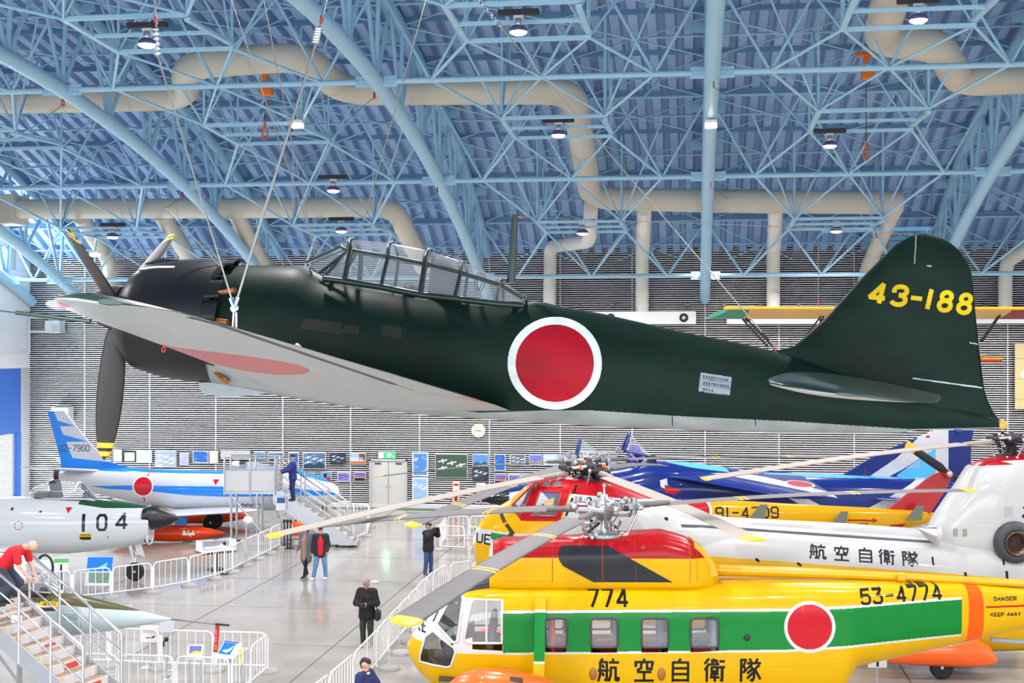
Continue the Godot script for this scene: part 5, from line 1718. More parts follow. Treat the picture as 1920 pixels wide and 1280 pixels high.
	for a in [[1840, 880, 1866, 917, 1800, 970], [1866, 917, 1925, 900], [1780, 980, 1990, 990]]:
		A.line(Array(lps(a, fr, .6)), 0.012, c8(206, 206, 204))
	A.poly(lps([1879, 948, 1896, 947, 1896, 969, 1879, 970], fr, .7), c8(188, 188, 184))
	for k in 5: A.line([l2(1881 + k * 3.5, 949, fr, .7), l2(1881 + k * 3.5, 968, fr, .7)], 0.016, c8(150, 150, 146))
	for u in [1790, 1806]:
		A.poly(lps([u, 992, u + 8, 991, u + 8, 1006, u, 1007], fr, .7), c8(150, 148, 142))
	A.text("2", l2(1916, 968, fr, .7), 0.25, 0.16, 0.05, 0.05, black)
	var AH := Hull.new(pt, pb, v2([pt[0].x, .35, pt[0].x + .5, .62, pt[0].x + 1.4, .8, pt[-1].x - .4, .75, pt[-1].x, .3]), 4.0, 2.6)
	put("aft_pylon", AH.mesh(steps(pt[0].x, pt[-1].x, 40), 48, A), painted(A.im, 0.25, 0.5), t)
	# engine exhaust and intake on its flank
	var ec := loc(1905, 1018, fr, 0.95)
	put("exhaust_shroud", mb().lathe([[.5, -.1], [.46, .04], [.33, .1], [.27, .06], [.25, -.2], [0, -.22]], ec, Basis(Vector3.RIGHT, PI / 2), 28), mat(c8(60, 62, 66), .5), t)
	put("exhaust_pipe", mb().lathe([[.27, -.1], [.29, .12], [.26, .13], [.22, -.1], [0, -.1]], ec, Basis(Vector3.RIGHT, PI / 2), 24), mat(c8(110, 84, 70), .35, .7), t)
	put("engine_intake", mb().path([loc(1758, 1000, fr, .75), loc(1748, 1000, fr, .75), loc(1722, 990, fr, .8)], [.22, .2, .02], 16), M.alu, t)
	put("intake_ring", mb().cyl(loc(1752, 1001, fr, .75), loc(1760, 1002, fr, .75), .235, -1, 18), mat(white, .3), t)
	# stub tank, gear
	var stub := PackedVector3Array()
	var sr := [.05, .25, .36, .4, .38, .25, .06]
	var i := 0
	for q in [[1640, 1228], [1668, 1222], [1712, 1217], [1770, 1216], [1815, 1220], [1848, 1230], [1868, 1239]]:
		stub.append(loc(q[0], q[1], fr, 1.55))
		i += 1
	put("stub_tank", mb().path(stub, sr, 20), M.hi_orange, t, "orange stub tank")
	var wv := fr.affine_inverse() * (fl(1765, 1272) + Vector3(0, .26, 0))
	wheel(t, wv, .26, .2)
	put("gear_leg", mb().cyl(wv + Vector3(0, 0, -.15), wv + Vector3(-.1, .45, -.2), .05), M.alu, t)
	wheel(t, Vector3(x0 + 1.6, wv.y - (wv.x - x0 - 1.6) * tan(deg_to_rad(3.6)) * -1.0, 0), .26, .2, "nose_wheel")
	put("nose_leg", mb().cyl(Vector3(x0 + 1.6, wv.y + (wv.x - x0 - 1.6) * tan(deg_to_rad(3.6)), .16), Vector3(x0 + 1.6, 1.6, .1), .05), M.alu, t)
	put("stub_pylon", mb().box(loc(1740, 1190, fr, 1.2), Vector3(1.4, .2, .8), .05), mat(yel, .3), t)
	for q in [[1180, 966], [1251, 975]]:
		var c := l2(q[0], q[1], fr, Z)
		put("port_hole", mb().lathe([[.04, 0], [.05, .02], [.0, .01]], Vector3(c.x, c.y, H.z(c.x, c.y)), Basis(Vector3.RIGHT, PI / 2), 12), M.black, t)
	# ---- front rotor
	var hub := loc(1104, 878, fr)
	put("rotor_plate", mb().lathe([[.2, .14], [.36, .1], [.42, .0], [.4, -.06], [.1, -.1]], loc(1109, 899, fr), Basis(), 28), M.black, t)
	M.pale_blade = mat(c8(156, 149, 137), .6)
	M.dark_blade = mat(c8(92, 90, 84), .6)
	var inv := fr.affine_inverse()
	var tips := [inv * fl(503, 1008, 3.52), inv * fl(1426, 1013, 3.98), inv * fl(1234, 871, 4.15)]
	var dirs := []
	for q in tips: dirs.append(q - hub)
	rotor_head(t, hub, dirs, M.dark, 1.25, M.alu)
	for k in 3:
		var d: Vector3 = (tips[k] - hub).normalized()
		rotor_blade(t, hub + d * .6, tips[k], .48, [M.pale_blade, M.pale_blade, M.dark_blade][k], M.rotor_tip, .1, [], .3, .7)
		put("damper_cap", mb().ball(hub + d.rotated(Vector3.UP, .5) * .42 + Vector3(0, .12, 0), Vector3(.09, .07, .09), 12), M.hi_orange, t, "orange damper cap")
	# ---- aft rotor
	var hub2 := loc(1896, 823, fr)
	put("aft_mast", mb().cyl(loc(1896, 850, fr), hub2, .14, .1), M.dark, t)
	var tips2 := [inv * fl(1321, 899, 4.62), hub2 + Vector3(4.6, -.4, 6.0), hub2 + Vector3(3.9, -.4, -6.4)]
	var dirs2 := []
	for q in tips2: dirs2.append(q - hub2)
	rotor_head(t, hub2, dirs2, M.dark, 1.0, M.alu)
	for k in 3:
		var d: Vector3 = (tips2[k] - hub2).normalized()
		rotor_blade(t, hub2 + d * .5, tips2[k], .48, M.pale_blade, M.rotor_tip, .1, [], .1, .8)

# ---------------------------------------------------------------- the old helicopter: a yellow boom and red tail pylon
func build_old_helicopter() -> void:
	var o := px(960, 960, 40.0)
	o.y = 0.0
	var fr := Transform3D(Basis(Vector3.UP, YAW), o)
	var inv := fr.affine_inverse()
	var t := thing("old_helicopter", "older yellow helicopter numbered 91-4709 with red tail pylon, behind the white helicopter", "helicopter", fr)
	var yel := c8(212, 162, 6)
	var red := c8(176, 24, 30)
	var top := lps([985, 1010, 1000, 960, 1030, 935, 1090, 928, 1180, 930, 1240, 936, 1290, 938, 1340, 936, 1475, 944, 1600, 950, 1700, 955, 1745, 957, 1752, 962], fr)
	var bot := lps([985, 1030, 1000, 1080, 1060, 1105, 1150, 1110, 1250, 1105, 1290, 1060, 1340, 1010, 1475, 1000, 1600, 996, 1700, 990, 1735, 982, 1752, 970], fr)
	var x0 := top[0].x
	var P := Painter.new(Vector2(x0 - .2, 0.0), Vector2(top[-1].x + .3, 4.6), 1024, 376, yel)
	P.text("91-4709", l2(1342, 970, fr, .4), .3, .2, .095, .05, c8(28, 28, 26))
	P.disc(l2(1304, 958, fr, .5), .5, c8(236, 234, 228))
	P.disc(l2(1304, 958, fr, .5), .42, c8(180, 24, 32))
	P.line([l2(1590, 975, fr, .3), l2(1640, 976, fr, .3)], .05, c8(170, 40, 20))
	P.poly(lps([1637, 971, 1647, 976, 1637, 981], fr, .3), c8(170, 40, 20))
	P.text("DANGER", l2(1592, 986, fr, .3), .07, .07, .03, .02, c8(90, 60, 10))
	P.poly(lps([1664, 955, 1745, 955, 1745, 940, 1664, 940], fr, .2), red)
	P.poly(lps([1668, 984, 1700, 981, 1690, 990, 1670, 990], fr, .2), red)
	var wd := v2([x0, .2, x0 + .5, .7, x0 + 1.2, .85, l2(1240, 950, fr).x, .8, l2(1340, 950, fr).x, .5, l2(1475, 950, fr).x, .38, l2(1700, 950, fr).x, .2, top[-1].x, .05])
	var H := Hull.new(top, bot, wd, 2.6, 3.0)
	put("fuselage", H.mesh(steps(x0, top[-1].x, 60), 40, P), painted(P.im, .28, .5), t)
	var pyl := lps([1660, 958, 1702, 925, 1751, 888, 1766, 882, 1776, 882, 1785, 893, 1765, 928, 1746, 957, 1735, 975, 1700, 975], fr)
	put("tail_pylon", mb().prism(pyl, .16), mat(red, .3, 0, .4), t)
	for q in [[1572, 974, 18], [1421, 961, 16], [1714, 963, 12]]:
		var c := loc(q[0], q[1], fr, .35)
		put("boom_fin", mb().prism(v2([-.3, -.18, .05, .26, .26, .26, .18, -.18]), .04, c + Vector3(0, .0, .12)), mat(c8(112, 116, 100), .5), t)
	var th := loc(1778, 888, fr, .2)
	put("tail_gearbox", mb().ball(th + Vector3(0, 0, -.1), Vector3(.14, .14, .16), 12), M.red, t)
	put("tail_hub", mb().cyl(th + Vector3(0, 0, -.1), th + Vector3(0, 0, .2), .06).ball(th + Vector3(0, 0, .15), Vector3(.1, .1, .08), 10), M.alu, t)
	for q in [[1699, 832], [1850, 920]]:
		var e := loc(q[0], q[1], fr, .35)
		var d := (e - th).normalized()
		put("tail_blade", mb().path([th + d * .12 + Vector3(0, 0, .15), th + d * .35 + Vector3(0, 0, .15), e - d * .35], [.05, .13, .12], 10, true, false, .3, Vector3.BACK), M.black, t)
		put("tail_blade_tip", mb().path([e - d * .36, e - d * .02, e], [.121, .12, .06], 10, true, false, .3, Vector3.BACK), M.rotor_tip, t)
	var hub := loc(1098, 862, fr)
	var tips := [inv * fl(770, 988, 3.1), inv * fl(707, 893, 3.3), inv * fl(1600, 858, 4.1)]
	var dirs := []
	for q in tips: dirs.append(q - hub)
	rotor_head(t, hub, dirs, M.rotor_steel, 1.3, M.chrome)
	put("mast_cover", mb().cyl(loc(1098, 930, fr), hub + Vector3(0, -.8, 0), .25, .14), M.dark, t)
	for q in tips:
		var d: Vector3 = (q - hub).normalized()
		rotor_blade(t, hub + d * .5, q, .44, M.rotor_grey, M.rotor_tip, .12, [.42, .44, .72, .735], .32, .8, [.16, .02, .02][tips.find(q)])
	for q in [[x0 + 1.2, 1.0], [x0 + 1.2, -1.0], [x0 + 3.6, 1.2], [x0 + 3.6, -1.2]]:
		wheel(t, Vector3(q[0], .28, q[1]), .28, .2)
		put("gear_leg", mb().cyl(Vector3(q[0], .28, q[1] * .9), Vector3(q[0], 1.1, q[1] * .6), .05), M.alu, t)

# ---------------------------------------------------------------- the dark blue display jet by the back wall
func build_blue_jet() -> void:
	var o := px(960, 900, 48.5)
	o.y = 0.0
	var fr := Transform3D(Basis(Vector3.UP, YAW), o)
	var t := thing("blue_jet", "dark blue jet with white and light blue stripes and raised canopies by the back wall", "airplane", fr)
	var navy := c8(20, 44, 118)
	var white := c8(204, 206, 210)
	var sky := c8(86, 184, 236)
	var top := lps([903, 938, 915, 930, 935, 922, 955, 915, 1000, 905, 1060, 895, 1100, 884, 1150, 880, 1200, 868, 1225, 864, 1290, 866, 1362, 876, 1430, 886, 1600, 890, 1760, 896, 1815, 905, 1826, 915], fr)
	var bot := lps([903, 939, 920, 944, 955, 950, 1010, 965, 1100, 985, 1250, 992, 1500, 992, 1700, 975, 1826, 935], fr)
	var x0 := top[0].x
	var P := Painter.new(Vector2(x0 - .2, .6), Vector2(top[-1].x + .3, 4.8), 1536, 384, navy)
	P.poly(lps([880, 900, 952, 900, 952, 960, 880, 960], fr), c8(24, 24, 26))
	P.poly(lps([955, 925, 1010, 915, 1050, 960, 955, 960], fr, .6), white)
	P.poly(lps([1245, 866, 1300, 868, 1362, 877, 1366, 884, 1300, 876], fr, .5), sky)
	P.poly(lps([1430, 880, 1760, 886, 1760, 900, 1580, 896, 1440, 892], fr, .7), sky)
	P.poly(lps([1378, 876, 1420, 886, 1537, 946, 1500, 946], fr, .9), white)
	P.poly(lps([1237, 900, 1250, 896, 1252, 918, 1238, 912], fr, .9), white)
	P.poly(lps([1246, 908, 1278, 918, 1262, 926, 1246, 922], fr, .9), c8(180, 24, 32))
	P.poly(lps([1753, 880, 1777, 880, 1640, 960, 1600, 960], fr, .5), white)
	var wd := v2([x0, .04, x0 + .5, .28, x0 + 1.2, .42, x0 + 3, .6, x0 + 5, .9, x0 + 7, 1.1, x0 + 12, 1.1, x0 + 15, .95, top[-1].x, .5])
	put("fuselage", Hull.new(top, bot, wd, 3.0, v2([x0, 2, x0 + 5, 2.2, x0 + 8, 3.0])).mesh(steps(x0, x0 + 1.5, 10) + steps(x0 + 1.7, top[-1].x, 40), 40, P), painted(P.im, .25, .5), t)
	# shoulder wing, seen from above
	var W := Painter.new(Vector2(0, -4.2), Vector2(14, 4.2), 1024, 614, navy)
	var c0 := loc(1500, 932, fr, 2.2)
	W.poly([Vector2(5.4, -4.2), Vector2(6.6, -4.2), Vector2(7.9, .4), Vector2(11.9, 4.2), Vector2(11.2, 4.2), Vector2(7.0, .8)], white)
	W.disc(Vector2(c0.x, c0.z), .52, white)
	W.disc(Vector2(c0.x, c0.z), .44, c8(182, 24, 34))
	var ym := l2(1440, 893, fr, .9).y
	for s in [1.0, -1.0]:
		var secs := []
		for q in [[.7, 5.2, 10.4, 0.0], [1.4, 6.2, 10.5, -.06], [3.9, 9.3, 10.9, -.42]]:
			secs.append([q[0] * s, q[1], q[2], ym + q[3], .22 if q[0] < 2 else .1])
		var m := mb().loft(wing_rings(secs), true, true, true, PlanUV.new(W))
		put("wing", m, painted(W.im, .25, .5), t)
		var ts := []
		for q in [[.5, 14.4, 16.6], [2.2, 16.2, 17.2]]:
			ts.append([q[0] * s, q[1] - 1.1 + x0 + 0.0, q[2] - 1.1 + x0, 2.2, .1])
		put("tailplane", mb().loft(wing_rings(ts), true, true, true), mat(navy, .25, 0, .5), t)
	# fin
	var fin := lps([1560, 893, 1582, 889, 1650, 848, 1755, 806, 1824, 806, 1820, 830, 1817, 905, 1800, 912], fr)
	var Fp := Painter.new(Vector2(fin[0].x - .1, 2.0), Vector2(fin[4].x + .2, 5.2), 512, 330, navy)
	Fp.poly(lps([1753, 800, 1777, 800, 1777, 862, 1610, 960, 1570, 960, 1700, 858], fr), white)
	Fp.poly(lps([1700, 858, 1756, 840, 1756, 905, 1640, 905], fr), navy)
	Fp.poly(lps([1753, 800, 1777, 800, 1777, 905, 1753, 905], fr), white)
	Fp.poly(lps([1753, 838, 1753, 905, 1690, 905, 1680, 890], fr), sky)
	Fp.poly(lps([1735, 806, 1756, 806, 1756, 838, 1690, 880, 1622, 916, 1594, 916, 1680, 858], fr), white)
	Fp.poly(lps([1735, 816, 1742, 816, 1742, 820, 1735, 820], fr), c8(190, 30, 36))
	Fp.line([l2(1621, 878, fr), l2(1624, 915, fr)], .05, c8(150, 30, 50))
	Fp.text("59-5111", l2(1671, 876, fr), .24, .13, .05, .035, c8(188, 194, 206))
	put("tail_fin", mb().prism(fin, .16, Vector3.ZERO, Basis(), Fp), painted(Fp.im, .25, .4), t)
	put("tail_bumper", mb().path([loc(1790, 809, fr), loc(1822, 812, fr)], [.12, .06], 10), mat(navy, .3), t)
	put("jet_pipe", mb().cyl(Vector3(top[-1].x - .1, 2.1, .4), Vector3(top[-1].x + .4, 2.1, .4), .36, .34, 20).cyl(Vector3(top[-1].x - .1, 2.1, -.4), Vector3(top[-1].x + .4, 2.1, -.4), .36, .34, 20), mat(c8(70, 66, 62), .4, .7), t)
	# raised canopies
	var k := 0
	for q in [[1079, 862, 1089, 823, 1142, 862], [1169, 844, 1181, 812, 1222, 856]]:
		var a := loc(q[0], q[1], fr, .1)
		var b := loc(q[2], q[1 + 2], fr, .1)
		var c := loc(q[4], q[5], fr, .1)
		var hoop := []
		for i in 2:
			var row := PackedVector3Array()
			for j in 9:
				var g := PI * j / 8.0
				var base: Vector3 = (a + (b - a) * sin(g)) if i == 0 else (c + Vector3(0, 0.02, 0))
				row.append(Vector3(base.x, base.y, cos(g) * (.42 if i == 0 else .3)))
			hoop.append(row)
		put("canopy_frame", mb().path(hoop[0], .05, 8), mat(navy, .3), t)
		put("canopy_glass", mb().loft(hoop, false, false, false, null, true, false), M.glass, t)
		put("canopy_sill", mb().cyl(a, c, .04).cyl(Vector3(a.x, a.y, -.42), Vector3(c.x, c.y, -.3), .04), mat(navy, .3), t)
		put("canopy_jack", mb().cyl(loc(q[0] + 8, q[1] + 2, fr), loc(q[0] + 26, q[1] + 20, fr), .04), M.alu, t)
		put("ejection_seat", mb().box(loc(q[0] + 50, q[1] + 34, fr), Vector3(.3, 1.0, .5), .05, Basis(Vector3.BACK, -.2)), M.dark, t)
		k += 1
	for q in [[x0 + 3.4, 0.0], [x0 + 9.5, 1.1], [x0 + 9.5, -1.1]]:
		wheel(t, Vector3(q[0], .3, q[1]), .3, .2)
		put("gear_leg", mb().cyl(Vector3(q[0], .3, q[1]), Vector3(q[0], 1.6, q[1] * .8), .06), M.alu, t)

# ---------------------------------------------------------------- the white all-weather jet numbered 104
func build_white_jet() -> void:
	var o := px(253, 1000, 43.4)
	o.y = 0.0
	var fr := Transform3D(Basis(Vector3.UP, YAW), o)
	var t := thing("white_jet", "white jet with black nose cone, green glare panel and number 104", "airplane", fr)
	var white := c8(194, 198, 200)
	var green := c8(30, 72, 44)
	var black := c8(24, 24, 30)
	var top := lps([-330, 950, -150, 940, 0, 932, 60, 930, 140, 933, 200, 934, 240, 941, 272, 947, 284, 950], fr)
	var bot := lps([-330, 1030, -150, 1040, 0, 1036, 130, 1037, 200, 1030, 240, 1024, 268, 1018, 284, 1012], fr)
	var x0 := top[0].x
	var P := Painter.new(Vector2(x0 - .1, .6), Vector2(top[-1].x + .2, 3.2), 1536, 372, white)
	P.poly(lps([143, 946, 178, 951, 192, 953, 276, 955, 290, 930, 150, 920], fr, .6), green)
	P.text("1", l2(151, 996, fr, .75), .52, .3, .1, .1, black)
	P.text("0", l2(181, 994, fr, .75), .46, .26, .1, .085, black)
	P.text("4", l2(215, 992, fr, .75), .46, .32, .1, .085, black)
	P.poly(lps([119, 952, 132, 952, 126, 963], fr, .75), c8(178, 32, 40))
	P.poly(lps([147, 1001, 169, 1001, 169, 1013, 147, 1013], fr, .75), c8(226, 176, 20))
	P.poly(lps([148, 1007, 168, 1007, 168, 1013, 154, 1013, 148, 1011], fr, .75), c8(46, 40, 20))
	P.text("RESCUE", l2(150, 1005, fr, .75), .05, .035, .017, .012, c8(60, 50, 10))
	for k in 6:
		var a := TAU * k / 6 + .2
		var c := l2(35, 985, fr, .75)
		P.line([c + Vector2(cos(a), sin(a)) * .125, c + Vector2(cos(a + .4), sin(a + .4)) * .13, c + Vector2(cos(a + .75), sin(a + .75)) * .125], .025, c8(150, 60, 80))
	for q in [[72, 958], [18, 952]]:
		P.poly(lps([q[0], q[1], q[0] + 5, q[1], q[0] + 4, q[1] + 5, q[0] - 1, q[1] + 5], fr, .75), c8(60, 64, 70))
	for a in [[238, 985, 238, 1012], [50, 985, 50, 1030], [110, 940, 112, 1035]]:
		P.line(Array(lps(a, fr, .75)), .012, c8(190, 193, 196))
	P.disc(l2(200, 1008, fr, .7), .025, c8(170, 40, 50))
	var wd := v2([x0, .8, l2(0, 980, fr).x, .8, l2(140, 980, fr).x, .74, l2(220, 980, fr).x, .6, l2(270, 980, fr).x, .46, top[-1].x, .4])
	var H := Hull.new(top, bot, wd, 2.4, 2.2)
	put("fuselage", H.mesh(steps(x0, top[-1].x, 60), 44, P), painted(P.im, .22, .6), t)
	# radome over the chin intake
	var rt := lps([272, 949, 284, 945, 300, 948, 318, 957, 330, 965, 337, 971], fr)
	var rb := lps([272, 983, 284, 984, 286, 993, 302, 992, 318, 985, 337, 972], fr)
	var rw := v2([rt[0].x, .45, rt[1].x, .42, rt[2].x, .36, rt[3].x, .25, rt[4].x, .12, rt[5].x, .01])
	put("nose_cone", mb().loft(hull(rt, rb, rw, steps(rt[0].x, rt[-1].x, 18), 2.0, 28), true, true, true), mat(black, .35), t, "black nose cone")
	var ic := loc(281, 1003, fr)
	put("intake_lip", mb().path(oval(ic.x, ic.y + .17, ic.y - .27, .34, 2.2, 28), .045, 8, false, true), mat(white, .3), t)
	put("intake_mouth", mb().loft([oval(ic.x + .03, ic.y + .17, ic.y - .26, .33, 2.2, 28), oval(ic.x - .35, ic.y + .1, ic.y - .2, .25, 2.2, 28)], true, false, true), mat(c8(92, 94, 98), .5), t)
	# canopy: glass over a dark cockpit
	var ct := lps([54, 932, 62, 915, 78, 907, 100, 902, 130, 901, 148, 905, 164, 916, 180, 932], fr)
	var cb := lps([54, 936, 180, 938], fr)
	var cw := v2([ct[0].x, .05, ct[1].x, .3, ct[3].x, .44, ct[5].x, .44, ct[7].x, .3])
	var CH := Hull.new(ct, cb, cw, 2.0, 2.2)
	put("canopy_glass", CH.mesh(steps(ct[0].x, ct[-1].x, 24), 28, null), glass(c8(215, 225, 230), .16), t)
	for u in [148.0, 58.0]:
		var ring := CH.ring(l2(u, 920, fr).x, 28)
		put("canopy_hoop", mb().path(ring.slice(0, 15), .045, 6), mat(c8(200, 203, 206), .35), t)
	put("canopy_sill", mb().path(CH.edge(lps([56, 937, 60, 936, 176, 936, 176, 938], fr, .4), .01), .03, 6, false, true), mat(c8(200, 203, 206), .35), t)
	put("windscreen_post", mb().path([loc(153, 913, fr, .38), loc(178, 936, fr, .3)], .03, 6).path([loc(153, 906, fr, .1), loc(181, 935, fr, .02)], .025, 6), mat(c8(70, 78, 72), .4), t)
	put("ejection_seat", mb().box(loc(106, 922, fr), Vector3(.25, .8, .5), .05, Basis(Vector3.BACK, .2)).box(loc(82, 930, fr), Vector3(.5, .3, .5), .05), M.dark, t)
	put("gun_sight", mb().box(loc(163, 930, fr), Vector3(.2, .3, .3), .04), M.black, t)
	put("cockpit_tray", mb().box(loc(115, 936, fr), Vector3(1.9, .12, .6), .04), M.dark, t)
	# wings and tail
	for s in [1.0, -1.0]:
		var secs := []
		for q in [[.4, l2(84, 1025, fr).x, -5.6, 1.12], [1.0, l2(60, 1025, fr).x, -5.9, 1.13], [5.6, -8.2, -9.4, 1.35]]:
			secs.append([q[0] * s, q[1], q[2], q[3], .2 if q[0] < 2 else .1])
		put("wing", mb().loft(wing_rings(secs), true, true, true), mat(c8(200, 203, 205), .3, 0, .4), t)
	put("tail_fin", mb().prism(v2([x0 + .3, 2.4, x0 - 2.2, 4.6, x0 - 3.0, 4.6, x0 - 2.4, 2.3]), .12), mat(white, .3), t)
	put("rear_fuselage", mb().loft([oval(x0 + .02, prof(top, x0), prof(bot, x0), .8, 2.3, 30), oval(x0 - 2.5, 2.3, 1.2, .5, 2.2, 30)], true, true, true), mat(white, .25), t)
	# nose gear
	var w := fr.affine_inverse() * (fl(253, 1088) + Vector3(0, .29, 0))
	wheel(t, w, .3, .17)
	put("gear_leg", mb().cyl(w + Vector3(0, 0, -.12), w + Vector3(-.04, .42, -.12), .045).cyl(w + Vector3(-.04, .4, 0), w + Vector3(-.16, .95, 0), .065).cyl(w + Vector3(0.02, .3, 0), w + Vector3(.05, .6, 0), .03).cyl(w + Vector3(.05, .58, 0), w + Vector3(-.12, .75, 0), .03), M.chrome, t)
	put("gear_door", mb().prism(v2([-.12, .0, .16, -.12, .02, .38, -.2, .38]), .03, w + Vector3(.2, .6, .1)), mat(c8(196, 199, 202), .3), t)
	for q in [[-4.2, 1.3], [-4.2, -1.3]]:
		wheel(t, Vector3(q[0] - 1.6, .36, q[1]), .36, .22)
		put("gear_leg", mb().cyl(Vector3(q[0] - 1.6, .36, q[1]), Vector3(q[0] - 1.6, 1.2, q[1]), .07), M.alu, t)

# ---------------------------------------------------------------- the blue and white display jet behind
func build_stripe_jet() -> void:
	var o := px(400, 950, 54.5)
	o.y = 0.0
	var fr := Transform3D(Basis(Vector3.UP, YAW), o)
	var t := thing("striped_jet", "white jet with sky blue stripes, red roundel and number 02-7960 on its fin", "airplane", fr)
	var white := c8(196, 200, 206)
	var blue := c8(26, 128, 222)
	var red := c8(198, 24, 44)
	var top := lps([115, 881, 180, 878, 240, 876, 320, 880, 420, 883, 520, 876, 560, 880, 600, 893, 626, 907, 636, 915], fr)
	var bot := lps([115, 900, 180, 925, 260, 945, 340, 955, 430, 958, 520, 956, 580, 952, 620, 944, 636, 938], fr)
	var x0 := top[0].x
	var P := Painter.new(Vector2(x0 - .2, .4), Vector2(top[-1].x + .3, 3.4), 1280, 320, white)
	P.poly(lps([100, 860, 225, 868, 320, 872, 440, 872, 520, 868, 520, 882, 420, 888, 320, 886, 180, 882, 100, 884], fr, .3), blue)
	P.poly(lps([165, 912, 250, 910, 420, 912, 560, 916, 630, 926, 630, 930, 560, 930, 417, 931, 350, 928, 285, 921, 200, 917], fr, .75), blue)
	P.poly(lps([540, 868, 640, 900, 640, 912, 560, 890], fr, .4), blue)
	P.line([l2(283, 878, fr, .5), l2(277, 888, fr, .6), l2(274, 896, fr, .7)], .05, red)
	P.line([l2(269, 930, fr, .7), l2(269, 940, fr, .7)], .05, red)
	P.disc(l2(267, 912, fr, .75), .43, c8(228, 230, 232))
	P.disc(l2(267, 912, fr, .75), .37, red)
	P.poly(lps([398, 899, 410, 899, 404, 910], fr, .75), red)
	for k in 8: P.disc(l2(455 + k * 5, 945 + (k % 2) * 2, fr, .6), .04, c8(50, 52, 56))
	var wd := v2([x0, .35, x0 + 2, .6, x0 + 5, .78, x0 + 9, .74, top[-1].x - .6, .5, top[-1].x, .36])
	put("fuselage", Hull.new(top, bot, wd, 2.2, 2.2).mesh(steps(x0, top[-1].x, 50), 40, P), painted(P.im, .2, .7), t)
	put("nose_ring", mb().path(oval(top[-1].x, prof(top, 99.), prof(bot, 99.), .36, 2.1, 24), .04, 8, false, true), M.alu, t)
	put("jet_pipe", mb().cyl(Vector3(x0 + .1, (top[0].y + bot[0].y) * .5, 0), Vector3(x0 - .25, (top[0].y + bot[0].y) * .5, 0), .2, .22, 18), mat(c8(60, 58, 58), .5, .6), t)
	# fin
	var fin := lps([116, 882, 114, 860, 90, 771, 121, 770, 140, 795, 165, 826, 198, 862, 225, 872, 260, 879], fr)
	var Fp := Painter.new(Vector2(fin[2].x - .1, 1.8), Vector2(fin[-1].x + .1, 5.2), 512, 400, white)
	Fp.poly(lps([85, 765, 100, 765, 137, 858, 225, 868, 270, 876, 270, 890, 100, 890, 110, 860], fr), blue)
	Fp.poly(lps([106, 787, 142, 798, 108, 799], fr), blue)
	Fp.poly(lps([118, 814, 166, 827, 122, 828], fr), blue)
	Fp.text("02-7960", l2(113, 845, fr), .24, .125, .055, .035, c8(66, 70, 84))
	put("tail_fin", mb().prism(fin, .14, Vector3.ZERO, Basis(), Fp), painted(Fp.im, .22, .5), t)
	for s in [1.0, -1.0]:
		put("tailplane", mb().loft(wing_rings([[.2 * s, x0 + 1.7, x0 + .3, 2.55, .14], [2.0 * s, x0 - .2, x0 - 1.0, 2.85, .08]]), true, true, true), mat(white, .25, 0, .4), t)
		var secs := []
		for q in [[.4, l2(500, 950, fr).x, l2(340, 950, fr).x - .4, 1.0], [1.2, l2(480, 950, fr).x, l2(325, 950, fr).x - .4, 1.02], [5.6, l2(330, 950, fr).x - .3, l2(330, 950, fr).x - 1.6, 1.3]]:
			secs.append([q[0] * s, q[1], q[2], q[3], .22 if q[0] < 2 else .1])
		put("wing", mb().loft(wing_rings(secs), true, true, true), mat(c8(206, 210, 218), .22, 0, .5), t)
	# drop tanks
	for s in [1.0, -1.0]:
		var zz: float = 2.6 * s
		var T := Painter.new(Vector2(-4, 0), Vector2(4, 1.2), 512, 77, c8(226, 66, 14))
		var a := l2(423, 999, fr, 2.6)
		var tk := []
		for q in [[0.0, .01], [.25, .1], [.7, .2], [1.3, .29], [2.0, .32], [2.9, .31], [3.6, .24], [4.2, .12], [4.5, .03]]:
			tk.append(oval(a.x - q[0], a.y + q[1], a.y - q[1], q[1], 2.0, 22))
			for k in 22: tk[-1][k].z += zz
		var uvq := Painter.new(Vector2(a.x - 4.6, a.y - .5), Vector2(a.x + .1, a.y + .5), 1024, 216, c8(226, 62, 12))
		if s > 0:
			script(uvq, l2(343, 1003, fr, 2.9), .17)
			uvq.rect(a.x - 1.75, a.y + .2, a.x - 1.4, a.y + .215, c8(235, 200, 180))
		put("drop_tank", mb().loft(tk, true, true, true, uvq), painted(uvq.im, .22, .6), t, "orange drop tank with white script")
		put("tank_pylon", mb().box(Vector3(a.x - 1.75, a.y + .5, zz), Vector3(.5, .5, .1), .03), mat(blue, .3), t)
		put("tank_stand", mb().cyl(Vector3(a.x - 1.5, 0, zz), Vector3(a.x - 1.5, a.y - .28, zz), .03).cyl(Vector3(a.x - 1.5, 0.015, zz), Vector3(a.x - 1.5, 0.03, zz), .2, -1, 14), M.grey, t)
	# wheels
	var w := fr.affine_inverse() * (fl(403, 990) + Vector3(0, .33, 0))
	for s in [w.z, -w.z - 2.0]:
		wheel(t, Vector3(w.x, .34, s), .34, .2)
		put("gear_leg", mb().cyl(Vector3(w.x, .34, s - .15), Vector3(w.x - .1, 1.1, s - .15), .06), M.chrome, t)
	wheel(t, Vector3(l2(560, 950, fr).x, .28, 0), .28, .16, "nose_wheel")
	put("gear_leg", mb().cyl(Vector3(l2(560, 950, fr).x, .28, .12), Vector3(l2(560, 950, fr).x, 1.2, .05), .05), M.chrome, t)
	# canopy
	var ct := lps([430, 880, 440, 872, 455, 867, 480, 866, 505, 872, 520, 880], fr)
	var cb := lps([430, 886, 520, 886], fr)
	put("canopy_glass", mb().loft(hull(ct, cb, v2([ct[0].x, .1, ct[1].x, .35, ct[4].x, .35, ct[5].x, .1]), steps(ct[0].x, ct[-1].x, 14), 2.0, 20), true, true, true), glass(c8(200, 214, 224), .25), t)
